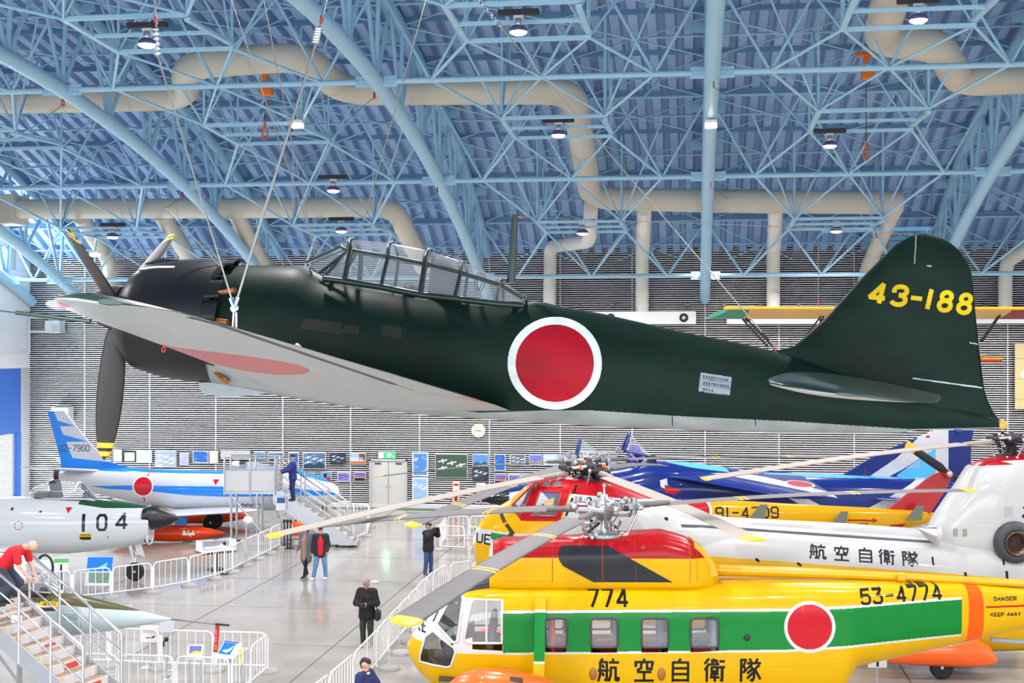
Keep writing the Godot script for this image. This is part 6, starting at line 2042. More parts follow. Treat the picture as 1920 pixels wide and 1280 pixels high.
	put("canopy_back", mb().ball(loc(443, 872, fr), Vector3(.25, .2, .3), 12), mat(white, .3), t)
	put("ejection_seat", mb().box(loc(455, 876, fr), Vector3(.25, .5, .4), .05), M.dark, t)

# the tank's flowing script, as loose strokes
func script(p: Painter, at: Vector2, h: float) -> void:
	var col := c8(240, 236, 232)
	var x := 0.0
	for st in [[.0, .0, .1, 1.0, .0, 1.0, .45, 1.0, .5, .75, .12, .55, .5, .45, .45, .05, .0, .0], [.65, .0, .75, 1.0], [.85, .5, .85, .05, 1.05, .05, 1.1, .5], [1.2, .3, 1.4, .35, 1.35, .55, 1.22, .45, 1.22, .1, 1.42, .05], [1.75, 1.0, 2.1, 1.0, 1.9, 1.0, 1.85, .0, 1.65, .05], [2.2, .0, 2.25, .5, 2.4, .45, 2.42, .0, 2.45, .45, 2.6, .45, 2.62, .0], [2.75, -.4, 2.85, .5, 3.0, .45, 3.0, .1, 2.8, .05], [3.12, .5, 3.12, .05, 3.3, .05, 3.35, .5], [3.45, .0, 3.55, 1.0], [3.85, .5, 3.7, .4, 3.85, .15, 3.65, .02], [3.95, .3, 4.12, .35, 4.1, .5, 3.97, .45, 3.97, .1, 4.2, .05]]:
		var q := []
		for i in range(0, st.size(), 2): q.append(at + Vector2(st[i] * h * .62, st[i + 1] * h))
		p.line(q, h * .2, col)

# ---------------------------------------------------------------- the needle-nosed jet whose front reaches in from the left
func build_needle_jet() -> void:
	var o := px(200, 1150, 27.6)
	o.y = 0.0
	var fr := Transform3D(Basis(Vector3.UP, YAW), o)
	var t := thing("needle_nosed_jet", "olive and grey jet with a long needle nose and test boom beside steel stairs", "airplane", fr)
	var grey := c8(150, 164, 166)
	var top := lps([-300, 1105, -120, 1098, 0, 1104, 60, 1108, 118, 1110, 140, 1112, 180, 1122, 230, 1135, 280, 1149, 323, 1159], fr)
	var bot := lps([-300, 1215, -120, 1212, 0, 1204, 60, 1200, 120, 1192, 150, 1189, 200, 1183, 250, 1175, 290, 1168, 323, 1162], fr)
	var x0 := top[0].x
	var P := Painter.new(Vector2(x0 - .1, .8), Vector2(top[-1].x + .1, 3.2), 1024, 300, grey)
	P.poly(lps([148, 1100, 330, 1100, 330, 1240, 152, 1240, 147, 1180, 148, 1150], fr, .3), c8(176, 190, 190))
	P.poly(lps([-320, 1060, 330, 1060, 330, 1160, 250, 1149, 170, 1140, 100, 1130, 60, 1128, -320, 1126], fr, .3), c8(80, 78, 46))
	P.poly(lps([71, 1130, 104, 1131, 103, 1147, 70, 1146], fr, .5), c8(226, 170, 24))
	P.poly(lps([71, 1139, 103, 1140, 103, 1147, 70, 1146], fr, .5), c8(54, 44, 22))
	P.text("RESCUE", l2(77, 1137, fr, .5), .05, .032, .014, .012, c8(70, 52, 12))
	for k in 3: P.line([l2(117, 1154 + k * 4, fr, .5), l2(141, 1155 + k * 4, fr, .5)], .028, c8(118, 130, 134))
	P.poly(lps([5, 1124, 16, 1124, 10, 1132], fr, .5), c8(180, 30, 40))
	P.line([l2(148, 1140, fr, .4), l2(150, 1190, fr, .4)], .01, c8(130, 142, 144))
	for u in [60.0, 104.0]: P.line([l2(u, 1130, fr, .5), l2(u, 1200, fr, .5)], .01, c8(128, 140, 142))
	var wd := v2([x0, .7, l2(0, 1150, fr).x, .56, l2(120, 1150, fr).x, .43, l2(200, 1150, fr).x, .29, l2(260, 1150, fr).x, .16, l2(323, 1150, fr).x, .015])
	var H := Hull.new(top, bot, wd, 2.1, 2.1)
	put("fuselage", H.mesh(steps(x0, top[-1].x, 50), 36, P), painted(P.im, .3, .3), t)
	put("test_boom", mb().path([loc(321, 1160, fr), loc(360, 1165, fr), loc(406, 1170, fr)], [.022, .015, .013], 8), mat(c8(120, 118, 112), .35, .6), t)
	put("boom_cover", mb().path([loc(404, 1169.5, fr), loc(430, 1172, fr)], .024, 10), M.black, t)
	var tg := mb().prism(lps([404, 1172, 412, 1173, 408, 1223, 400, 1222], fr), .012)
	var T := Painter.new(l2(398, 1225, fr), l2(414, 1170, fr), 32, 128, c8(176, 46, 42))
	for k in 3:
		for j in 6:
			T.rect(l2(403 + j % 2, 0, fr).x, l2(0, 1180 + k * 14 + j * 2, fr).y, l2(408, 0, fr).x, l2(0, 1179 + k * 14 + j * 2, fr).y, c8(214, 150, 140))
	put("warning_streamer", mb().prism(lps([404, 1172, 412, 1173, 408, 1223, 400, 1222], fr), .012, Vector3.ZERO, Basis(), T), painted(T.im, .6), t, "red warning streamer")
	# windscreen and hinged canopy standing open
	var g := glass(c8(210, 220, 226), .18)
	var a := loc(118, 1111, fr)
	var b := loc(62, 1080, fr, .2)
	var b2 := loc(62, 1108, fr, .36)
	put("windscreen_glass", mb().loft([PackedVector3Array([b2, b, b * Vector3(1, 1, -1), b2 * Vector3(1, 1, -1)]), PackedVector3Array([loc(96, 1111, fr, .3), a + Vector3(0, 0, .05), a - Vector3(0, 0, .05), loc(96, 1111, fr, .3) * Vector3(1, 1, -1)])], false, false, false, null, false, false), g, t)
	put("windscreen_frame", mb().path([b2, b, b * Vector3(1, 1, -1), b2 * Vector3(1, 1, -1)], .03, 8).path([b, a + Vector3(0, 0, .05)], .025, 8).path([b * Vector3(1, 1, -1), a - Vector3(0, 0, .05)], .025, 8).path([b2, loc(96, 1111, fr, .3)], .02, 8), M.chrome, t)
	var hoop := PackedVector3Array()
	for k in 13:
		var an := lerpf(-.5, PI * .75, k / 12.0)
		hoop.append(loc(84, 1066, fr, -.5) + Vector3(cos(an) * .17, sin(an) * .27 + .02, 0))
	put("canopy_hoop", mb().path(hoop, .028, 8), M.black, t)
	put("canopy_glass", mb().loft([PackedVector3Array([loc(45, 1050, fr, -.5), loc(40, 1075, fr, -.5)]), PackedVector3Array([loc(95, 1048, fr, -.55), loc(97, 1078, fr, -.5)])], false, false, false, null, false, false), g, t)
	put("cockpit_tub", mb().box(loc(50, 1106, fr), Vector3(1.0, .2, .56), .05), M.dark, t)
	put("ejection_seat", mb().box(loc(12, 1090, fr), Vector3(.2, .7, .45), .05), M.dark, t)
	put("nose_gear", mb().cyl(Vector3(-1.8, .28, 0), Vector3(-1.8, 1.6, 0), .06), M.alu, t)
	wheel(t, Vector3(-1.8, .28, .12), .28, .16)
	put("intake_box", mb().box(Vector3(x0 + .4, 1.9, .8), Vector3(1.8, .8, .5), .2), mat(grey, .3), t)

# ---------------------------------------------------------------- steel stairs
# rails on posts along a slope; p0, p1 are the feet of the first and last post, up the rail height
func railing(t: Node3D, p0: Vector3, p1: Vector3, up: float, n: int, mids: Array, r: float, m: Material, foot := 0.0) -> void:
	var U := Vector3(0, up, 0)
	put("hand_rail", mb().path([p0 + Vector3(0, up * .9, 0), p0 + U, p1 + U, p1 + Vector3(0, up * .9, 0)], r, 8), m, t)
	for f in mids:
		put("mid_rail", mb().cyl(p0 + U * f, p1 + U * f, r * .6, -1, 6), m, t)
	for k in n:
		var p := p0.lerp(p1, float(k) / (n - 1))
		put("post", mb().cyl(p - Vector3(0, foot, 0), p + U, r * .95, -1, 8), m, t)
func build_stairs() -> void:
	# near stairs up to the needle-nosed jet
	var rt := CB.x
	var away := -Vector3(CB.z.x, 0, CB.z.z).normalized()
	var run := (-rt * .95 + away * .31).normalized()
	var across := (rt * .31 + away * .95).normalized()
	var a0 := px(228, 1188, 25.5)
	var a1 := a0 + run * 2.1 + Vector3(0, 1.42, 0)
	var b0 := a0 - across * 1.2
	var b1 := b0 + run * 2.1 + Vector3(0, 1.42, 0)
	var org := Vector3(b0.x, 0, b0.z)
	var t := thing("boarding_stairs", "grey steel boarding stairs with tube rails and yellow-edged steps beside the needle-nosed jet", "stairs", at_(org))
	var inv := -org
	var H := 1.05
	railing(t, a0 + inv - Vector3(0, H, 0), a1 + inv - Vector3(0, H, 0), H, 4, [.4, .68], .03, M.steel, .3)
	railing(t, b0 + inv - Vector3(0, H, 0), b1 + inv - Vector3(0, H, 0), H, 4, [.4, .68], .03, M.steel, .3)
	var sl := (a1 - a0).normalized()
	var tread := mat(c8(150, 128, 104), .75)
	var riser := mat(c8(206, 206, 204), .45)
	var yellow := mat(c8(226, 176, 40), .5)
	# the stringers and nine treads
	for q in [[a0, 0.06], [b0, -0.06]]:
		var p: Vector3 = q[0] + inv - Vector3(0, H + .12, 0)
		put("stringer", mb().box(p + sl * .6, Vector3(.04, .32, 4.3), 0.0, Basis.looking_at(sl, Vector3.UP)), M.grey, t)
	for k in 14:
		var f := -1.36 + k * 0.305
		var pa := a0 + inv + sl * f - Vector3(0, H + .02, 0)
		var pb := b0 + inv + sl * f - Vector3(0, H + .02, 0)
		var mid := (pa + pb) * .5
		var w := pa.distance_to(pb) - .06
		var dirn := (pa - pb).normalized()
		var bs := Basis(run, Vector3.UP, run.cross(Vector3.UP))
		put("tread", mb().box(mid, Vector3(.26, .03, w), 0.0, bs), tread, t)
		put("riser", mb().box(mid + run * .13 + Vector3(0, .1, 0), Vector3(.015, .19, w), 0.0, bs), riser, t)
		put("step_edge", mb().box(mid + dirn * -(w * .5 - .05) + Vector3(0, .018, 0), Vector3(.26, .008, .03), 0.0, bs).box(mid + dirn * -(w * .5 - .05) + run * .12 + Vector3(0, .1, 0), Vector3(.012, .19, .03), 0.0, bs), yellow, t)
		if k in [5, 7, 9]:
			put("step_sticker", mb().box(mid + dirn * .1 + run * .115 + Vector3(0, .1, 0), Vector3(.012, .11 if k != 9 else .05, .4), 0.0, bs), mat(c8(206, 74, 50), .5), t)
	var top := (a1 + b1) * .5 + inv - Vector3(0, H + .05, 0)
	put("landing", mb().box(top + run * 1.0, Vector3(2.2, .06, 1.25), 0.0, Basis(run, Vector3.UP, run.cross(Vector3.UP))), tread, t)
	for s in [-.55, .55]:
		for d in [.2, 1.8]:
			var p: Vector3 = top + run * d + across * s
			put("leg", mb().cyl(Vector3(p.x, 0, p.z), p, .03), M.grey, t)
	for s in [-.6, .6]:
		var p: Vector3 = top + across * s
		put("brace", mb().cyl(Vector3(p.x, .1, p.z) - run * .6, p + run * 1.6, .03), M.grey, t)
	put("foot_frame", mb().box((a0 + b0) * .5 + inv - run * 1.1 + Vector3(0, -((a0 + b0) * .5).y + .05, 0), Vector3(.1, .1, 1.3), 0.0, Basis(run, Vector3.UP, run.cross(Vector3.UP))), M.grey, t)
	for s in [-.5, .5]:
		var p: Vector3 = (a0 + b0) * .5 + inv + across * s
		put("leg", mb().cyl(Vector3(p.x, 0, p.z), p - Vector3(0, H + .1, 0), .03), M.grey, t)
	var ns := px(31, 1160, 24.9) + inv
	put("no_entry_plate", mb().box(ns, Vector3(.2, .14, .01), 0.0, Basis(Vector3.UP, YAW)), M.white, t)

	# far stairs with a panelled platform at the striped jet
	var d := 50.5
	var fr := Transform3D(Basis(Vector3.UP, YAW), Vector3(px(517, 900, d).x, 0, px(517, 900, d).z))
	var p := thing("platform_stairs", "steel viewing platform with white side panel and stairs beside the striped jet", "stairs", fr)
	var L := l2(421, 922, fr)
	var R := l2(517, 922, fr)
	var yd := L.y
	var yr := l2(421, 858, fr).y
	put("deck", mb().box(Vector3((L.x + R.x) * .5, yd - .04, -.55), Vector3(R.x - L.x, .08, 1.15)), M.alu, p)
	for z in [0.0, -1.1]:
		for u in [421.0, 469.0, 516.0]:
			put("post", mb().cyl(Vector3(l2(u, 900, fr).x, yd - .1, z), Vector3(l2(u, 900, fr).x, yr, z), .035, -1, 8), M.steel, p)
		put("hand_rail", mb().cyl(Vector3(L.x, yr, z), Vector3(R.x, yr, z), .035, -1, 8), M.steel, p)
		put("mid_rail", mb().cyl(Vector3(L.x, l2(0, 880, fr).y, z), Vector3(R.x, l2(0, 880, fr).y, z), .025, -1, 8), M.steel, p)
	for k in 2:
		var xa := lerpf(L.x, R.x, k * .5)
		var xb := lerpf(L.x, R.x, (k + 1) * .5)
		put("side_panel", mb().box(Vector3((xa + xb) * .5, (yd + l2(0, 881, fr).y) * .5 + .02, 0.0), Vector3(xb - xa - .08, l2(0, 881, fr).y - yd - .06, .02)), mat(c8(205, 206, 208), .5), p)
	put("side_panel", mb().box(Vector3((L.x + R.x) * .5, (yd + l2(0, 881, fr).y) * .5, -1.12), Vector3(R.x - L.x - .08, .75, .02)), mat(c8(205, 206, 208), .5), p)
	for u in [433.0, 482.0]:
		for z in [-.05, -1.05]:
			put("leg", mb().cyl(Vector3(l2(u, 950, fr).x, 0.0, z), Vector3(l2(u, 950, fr).x, yd, z), .045, -1, 8), M.alu, p)
	put("brace", mb().cyl(Vector3(L.x + .2, yd - .1, 0), Vector3(l2(500, 1000, fr).x, .35, 0), .03), M.alu, p)
	put("brace", mb().cyl(Vector3(l2(462, 922, fr).x, yd - .1, -.5), Vector3(l2(482, 940, fr).x, yd - .9, -.5), .03).cyl(Vector3(l2(492, 922, fr).x, yd - .1, -1.0), Vector3(l2(520, 975, fr).x, .8, -1.0), .025), M.alu, p)
	var lo2 := l2(652, 1020, fr)
	var nst := 10
	for k in nst:
		var f := (k + 1.0) / nst
		var c := Vector3(lerpf(R.x, lo2.x, f), lerpf(yd, .25, f), -.55)
		put("tread", mb().box(c, Vector3(.3, .04, 1.05)), mat(c8(186, 178, 164), .7), p)
		put("riser", mb().box(c + Vector3(-.15, .1, 0), Vector3(.012, .2, 1.05)), M.light_grey, p)
	for z in [-.02, -1.08]:
		var q := v2([R.x - .1, yd + .02, R.x + .25, yd + .02, lo2.x + .2, .3, lo2.x + .2, .08, lo2.x - .4, .08, R.x - .1, yd - .45])
		put("stringer", mb().prism(q, .04, Vector3(0, 0, z)), M.alu, p)
		railing(p, Vector3(lo2.x - .0, .3, z), Vector3(R.x + .05, yd + .05, z), 1.22, 4, [.35, .6, .8], .03, M.steel)
	put("base_frame", mb().box(Vector3((L.x + lo2.x) * .5 + .4, .16, 0), Vector3(lo2.x - L.x - 1.0, .08, .08)).box(Vector3((L.x + lo2.x) * .5 + .4, .16, -1.1), Vector3(lo2.x - L.x - 1.0, .08, .08)).box(Vector3(lo2.x + .1, .14, -.55), Vector3(.5, .1, 1.2)), M.alu, p)
	for u in [438.0, 632.0, 655.0]:
		for z in [0.0, -1.1]:
			wheel(p, Vector3(l2(u, 1000, fr).x, .07, z), .07, .05, "castor")
	var S := Painter.new(Vector2(-.3, -.4), Vector2(.3, .4), 96, 128, c8(226, 228, 230))
	S.rect(-.24, .02, .24, .36, c8(30, 90, 160))
	S.poly([Vector2(-.2, .1), Vector2(0, .16), Vector2(.1, .3), Vector2(.08, .15), Vector2(.2, .1), Vector2(-.1, .08)], c8(235, 238, 240))
	put("notice_board", mb().box(Vector3(l2(528, 945, fr).x, l2(528, 943, fr).y, .12), Vector3(.38, .5, .02)), mat(c8(226, 228, 230), .5), p)
	put("notice_print", mb().box(Vector3(l2(528, 938, fr).x, l2(528, 937, fr).y, .135), Vector3(.3, .2, .008)), mat(c8(34, 92, 160), .4), p)
	put("notice_post", mb().cyl(Vector3(l2(528, 945, fr).x, 0, .1), Vector3(l2(528, 945, fr).x, l2(528, 943, fr).y, .1), .03), M.alu, p)

# ---------------------------------------------------------------- white barriers
var barrier_n := 0
func barrier(a: Vector3, b: Vector3, label: String, base_side := 0.0, group := "") -> void:
	var d := b - a
	var L := d.length() - .09
	var t := thing("barrier", label, "barrier", Transform3D(Basis(Vector3.UP, atan2(-d.z, d.x)), (a + b) * .5), group)
	var h := .93
	var lo_y := .17
	var pts := PackedVector3Array([Vector3(-L * .5, lo_y, 0), Vector3(-L * .5, h - .12, 0), Vector3(-L * .5 + .035, h - .035, 0), Vector3(-L * .5 + .12, h, 0), Vector3(L * .5 - .12, h, 0), Vector3(L * .5 - .035, h - .035, 0), Vector3(L * .5, h - .12, 0), Vector3(L * .5, lo_y, 0)])
	put("frame", mb().path(pts, .021, 8), M.barrier, t)
	put("lower_rail", mb().cyl(Vector3(-L * .5, lo_y, 0), Vector3(L * .5, lo_y, 0), .019, -1, 8), M.barrier, t)
	var n := maxi(3, int(L / .19))
	for k in range(1, n):
		var x := -L * .5 + L * k / n
		bar("upright", Vector3(x, lo_y, 0), Vector3(x, h, 0), .011, M.barrier, t, 6)
	put("foot_tube", mb().cyl(Vector3(L * .5 + .045, 0.05, 0), Vector3(L * .5 + .045, h - .12, 0), .024, -1, 8), M.barrier, t)
	put("foot", mb().lathe([[.25, .0], [.25, .05], [.2, .09], [.06, .11], [0, .11]], Vector3(L * .5 + .045, 0, base_side), Basis(), 18), M.barrier_foot, t)
func row(pts: Array, labels: Array, base_side := 0.0, group := "") -> void:
	for i in pts.size() - 1:
		barrier(pts[i], pts[i + 1], labels[mini(i, labels.size() - 1)], base_side, group)
func build_barriers() -> void:
	M.barrier = mat(c8(232, 232, 230), .4)
	M.barrier_foot = mat(c8(158, 158, 154), .75)
	# beside the striped jet, from the white jet's nose wheel to the platform stairs
	var p := []
	for q in [[-8, 1138], [62, 1134], [135, 1128], [209, 1121], [286, 1111], [354, 1099], [403, 1086], [436, 1074], [460, 1061], [484, 1049], [507, 1038], [524, 1028], [540, 1018]]: p.append(fl(q[0], q[1]))
	row(p, ["white tube barrier in the row between the white jet's nose wheel and the platform stairs"], 0.0, "barriers beside the jets")
	# round the needle nose
	p = []
	for q in [[100, 1248], [204, 1250], [300, 1255], [402, 1258], [502, 1261]]: p.append(fl(q[0], q[1]))
	row(p, ["white tube barrier in the row behind the needle-nosed jet's test boom"], 0.0, "barriers behind the test boom")
	p = [fl(503, 1262), fl(470, 1212, .93) * Vector3(1, 0, 1), fl(434, 1233, .93) * Vector3(1, 0, 1)]
	row(p, ["white tube barrier closing the end of the pen past the test boom"], 0.0, "barriers closing the pen")
	p = [fl(433, 1234, .93) * Vector3(1, 0, 1), fl(328, 1230, .93) * Vector3(1, 0, 1), fl(222, 1227, .93) * Vector3(1, 0, 1), fl(116, 1224, .93) * Vector3(1, 0, 1)]
	row(p, ["white tube barrier in the row in front of the needle-nosed jet's signs"], 0.0, "barriers in front of the jet signs")
	# along the aisle beside the yellow helicopter
	p = []
	for q in [[568, 1299], [618, 1262], [663, 1225], [707, 1180], [729, 1155], [748, 1136], [765, 1118], [781, 1101], [798, 1083], [813, 1071], [841, 1057]]: p.append(fl(q[0], q[1], .93) * Vector3(1, 0, 1))
	row(p, ["white tube barrier in the row between the aisle and the yellow helicopter's nose"], .3, "barriers along the aisle")
	p = [fl(843, 1056, .93) * Vector3(1, 0, 1), fl(888, 1050, .93) * Vector3(1, 0, 1), fl(935, 1046, .93) * Vector3(1, 0, 1)]
	row(p, ["white tube barrier turning off under the rotor blades towards the white helicopter's nose"], 0.0, "barriers under the rotor blades")
	p = [fl(873, 987, .93) * Vector3(1, 0, 1), fl(826, 985, .93) * Vector3(1, 0, 1)]
	row(p, ["white tube barrier behind the man holding up his phone"], 0.0)
	p = [fl(875, 987, .93) * Vector3(1, 0, 1), fl(920, 988, .93) * Vector3(1, 0, 1)]
	row(p, ["white tube barrier touching the white helicopter's yellow nose"], 0.0)
	p = [fl(824, 985, .93) * Vector3(1, 0, 1), fl(836, 969, .93) * Vector3(1, 0, 1)]
	row(p, ["white tube barrier seen end-on behind the raised phone"], 0.0)
	p = [fl(838, 968, .93) * Vector3(1, 0, 1), fl(880, 967, .93) * Vector3(1, 0, 1), fl(925, 967, .93) * Vector3(1, 0, 1)]
	row(p, ["white tube barrier in the far row before the fire extinguisher"], 0.0, "barriers before the fire extinguisher")
	p = [fl(668, 945, .93) * Vector3(1, 0, 1), fl(693, 947, .93) * Vector3(1, 0, 1), fl(688, 962, .93) * Vector3(1, 0, 1), fl(662, 972, .93) * Vector3(1, 0, 1)]
	row(p, ["white tube barrier at the foot of the platform stairs by the grey double door"], 0.0, "barriers by the double door")
	p = [fl(632, 938, .93) * Vector3(1, 0, 1), fl(664, 944, .93) * Vector3(1, 0, 1)]
	row(p, ["white tube barrier behind the platform stairs under the picture wall"], 0.0)

# ---------------------------------------------------------------- things on the back wall
func wbox(u0: float, v0: float, u1: float, v1: float, z: float) -> Array:   # centre and size of a flat thing on the wall
	var a := onz(u0, v1, z)
	var b := onz(u1, v0, z)
	return [(a + b) * .5, Vector3(b.x - a.x, b.y - a.y, 0)]
func build_wall_things() -> void:
	var zf := WALL + .03
	# the prints: each with its own little picture of sky, ground and aircraft
	var rng := RandomNumberGenerator.new()
	rng.seed = 77
	var list := [
		[212, 841, 230, 866, "grey", "pale grey framed photograph by the tip of the hanging propeller blade"], [233, 847, 254, 865, "grey", "small pale photograph second from the propeller tip"], [256, 844, 285, 866, "pale", "pale blue glossy photograph of clouds above the striped jet's spine"], [291, 845, 331, 875, "glare", "large glossy photograph of aircraft above the red roundel of the striped jet"], [337, 849, 354, 871, "mauve", "narrow mauve photograph between two glossy ones above the striped jet"], [362, 845, 391, 867, "deep", "deep blue glossy photograph above the striped jet's canopy"], [393, 846, 409, 868, "beige", "narrow beige notice left of the grey plaque"], [413, 843, 471, 862, "grey", "wide grey relief plaque behind the platform's hand rail"], [477, 847, 497, 860, "sky", "small blue photograph just right of the grey plaque"], [503, 848, 532, 866, "formation", "photograph of jets flying over hills behind the attendant in blue"], [541, 848, 560, 878, "deep", "narrow photograph right behind the attendant's cap"],
		[568, 848, 611, 879, "formation", "large photograph of four jets in formation above the stair rails"], [619, 849, 648, 870, "dark", "dark photograph of jets flying in echelon next to the crew picture"], [656, 849, 686, 870, "crew", "photograph of a crew in white lined up, beside the exit door"], [570, 885, 591, 897, "sky", "small lower photograph of a blue sky left of the visitor with backpack"], [602, 885, 622, 900, "sky", "small lower photograph half hidden by the visitor with backpack"], [633, 885, 656, 902, "lilac", "lower photograph of four jets on a lilac sky"], [664, 885, 686, 902, "dusk", "lower photograph of an airfield at dusk beside the exit door"],
		[773, 848, 803, 892, "tall", "tall white-bordered photograph of a jet climbing, right of the double door"], [773, 895, 803, 938, "tall2", "tall white-bordered photograph of jets in clouds, below another tall one"], [816, 851, 877, 895, "green", "big photograph of blue and white jets over green land"], [886, 851, 916, 874, "sky", "photograph of a jet over a snowy mountain beside the big green one"], [886, 875, 916, 902, "dark", "dark photograph of parked jets under the mountain picture"], [927, 851, 948, 882, "deep", "upright deep blue photograph left of the six-jet picture"], [956, 851, 985, 872, "six", "photograph of six white jets on a grey sky"], [992, 852, 1016, 871, "mountain", "small violet photograph of a mountain by the raised canopy"], [1018, 851, 1052, 872, "pale", "pale photograph of two jets beside the jet's railing"], [927, 889, 949, 908, "dusk", "lower small photograph of a violet sky under the upright blue one"], [953, 889, 976, 906, "lilac", "lower small photograph of vapour trails"], [979, 890, 1001, 906, "lilac", "lower small photograph nearest to the white helicopter's rotor"], [893, 905, 911, 918, "paper", "white caption sheet under the dark photograph of parked jets"]]
	for q in list:
		var b := wbox(q[0], q[1], q[2], q[3], zf)
		var t := thing("wall_photo", q[5], "picture", at_(b[0]), "photographs on the back wall")
		var w: float = b[1].x
		var h: float = b[1].y
		var tall: bool = q[4] in ["tall", "tall2"]
		put("frame", mb().box(Vector3.ZERO, Vector3(w, h, .04), .008), M.white if tall or q[4] in ["lilac", "formation", "deep", "six"] else M.dark if q[4] in ["dark", "grey"] else M.light_grey, t)
		var P := Painter.new(Vector2(-.5, -.5), Vector2(.5, .5), 64, 48, c8(200, 206, 212))
		picture(P, q[4], rng)
		var in_ := .06 if tall else .03
		var m := mb().prism(v2([-w * .5 + in_, -h * .5 + in_, w * .5 - in_, -h * .5 + in_, w * .5 - in_, h * .5 - in_, -w * .5 + in_, h * .5 - in_]), .01, Vector3(0, 0, .022))
		for i in m.v.size(): m.uv[i] = Vector2(m.v[i].x / w + .5, .5 - m.v[i].y / h)
		put("print", m, painted(P.im, .3), t)
	# double door, its frame, the exit sign above
	var d := wbox(693, 861, 764, 951, zf)
	var dn := struct("door_2", mb().box(d[0] + Vector3(0, d[1].y * .5 - .04, .03), Vector3(d[1].x, .08, .14)).box(d[0] + Vector3(-d[1].x * .5 + .04, 0, .03), Vector3(.08, d[1].y, .14)).box(d[0] + Vector3(d[1].x * .5 - .04, 0, .03), Vector3(.08, d[1].y, .14)), mat(c8(178, 180, 184), .5))
	for s in [-1, 1]:
		var leaf := put("door_leaf", mb().box(d[0] + Vector3(s * (d[1].x * .25 - .02), -.03, .0), Vector3(d[1].x * .5 - .06, d[1].y - .1, .06), .01), mat(c8(196, 194, 188), .55), dn)
		put("door_handle", mb().box(d[0] + Vector3(s * .09, -.15, .05), Vector3(.03, .12, .04), .008), M.grey, leaf)
		put("door_closer", mb().box(d[0] + Vector3(s * .5, d[1].y * .5 - .2, .06), Vector3(.3, .05, .06), .01), M.dark, leaf)
	struct("trim_1", mb().box(Vector3(d[0].x, .012, WALL + .5), Vector3(d[1].x + 4.0, .012, .5)), mat(c8(90, 128, 84), .8)).set_meta("label", "green mat strip along the wall")
	var e := wbox(710, 847, 742, 859, zf)
	var es := thing("exit_sign", "lit green and white exit sign above the grey double door", "sign", at_(e[0]))
	put("sign_box", mb().box(Vector3(0, 0, .02), Vector3(e[1].x, e[1].y, .1), .01), M.light_grey, es)
	var ES := Painter.new(Vector2(-.5, -.5), Vector2(.5, .5), 96, 40, c8(226, 246, 232))
	ES.rect(-.2, -.5, .5, .5, c8(40, 190, 110))
	ES.rect(.02, -.3, .2, .32, c8(235, 250, 240))
	ES.line([Vector2(.25, .2), Vector2(.3, -.05), Vector2(.38, -.35)], .06, c8(235, 250, 240))
	var gm := glow(Color.WHITE, 1.6)
	gm.albedo_color = Color.BLACK
	gm.emission_operator = BaseMaterial3D.EMISSION_OP_MULTIPLY
	gm.emission_texture = ImageTexture.create_from_image(ES.im)
	var em := mb().prism(v2([-e[1].x * .48, -e[1].y * .45, e[1].x * .48, -e[1].y * .45, e[1].x * .48, e[1].y * .45, -e[1].x * .48, e[1].y * .45]), .008, Vector3(0, 0, .075))
	for i in em.v.size(): em.uv[i] = Vector2(em.v[i].x / e[1].x + .5, .5 - em.v[i].y / e[1].y)
	put("sign_light_face", em, gm, es)
	spot_sign(es)
	# fire extinguisher point
	var f := wbox(849, 902, 862, 946, zf)
	var ft := thing("extinguisher_post", "cream fire extinguisher board with red lettering right of the big green photograph", "fire extinguisher", at_(f[0]))
	put("board", mb().box(Vector3(0, 0, .03), Vector3(f[1].x, f[1].y, .06), .01), mat(c8(228, 214, 186), .5), ft)
	put("red_label", mb().box(Vector3(0, f[1].y * .36, .065), Vector3(f[1].x * .7, .1, .01)), M.red, ft)
	put("extinguisher", mb().lathe([[0, -.24], [.07, -.23], [.075, .12], [.05, .18], [.02, .2], [.02, .26], [0, .26]], Vector3(0, -.12, .14), Basis(), 14), M.red, ft)
	put("hose", mb().path([Vector3(.02, .12, .14), Vector3(.09, .08, .16), Vector3(.09, -.2, .17)], .012, 6), M.black, ft)
	# clock
	var ck := onz(897, 807, WALL + .06)
	var ct := thing("wall_clock", "round cream wall clock under the hanging fighter's belly", "clock", at_(ck))
	var bz := Basis(Vector3.RIGHT, PI / 2)
	put("clock_case", mb().lathe([[0, -.05], [.32, -.05], [.34, 0], [.32, .03], [.29, .02], [0, .015]], Vector3.ZERO, bz, 28), mat(c8(208, 200, 172), .4), ct)
	put("dial", mb().cyl(Vector3(0, 0, .016), Vector3(0, 0, .022), .29, -1, 28), mat(c8(232, 224, 196), .5), ct)
	for k in 12:
		var a := TAU * k / 12
		put("hour_mark", mb().box(Vector3(sin(a) * .24, cos(a) * .24, .026), Vector3(.02, .05, .006), 0, Basis(Vector3.BACK, -a)), M.dark, ct)
	put("hour_hand", mb().box(Vector3(.07, -.012, .03), Vector3(.15, .024, .006), 0, Basis(Vector3.BACK, -.18)), M.black, ct)
	put("minute_hand", mb().box(Vector3(-.06, -.0, .036), Vector3(.24, .018, .006), 0, Basis(Vector3.BACK, -.1)), M.black, ct)
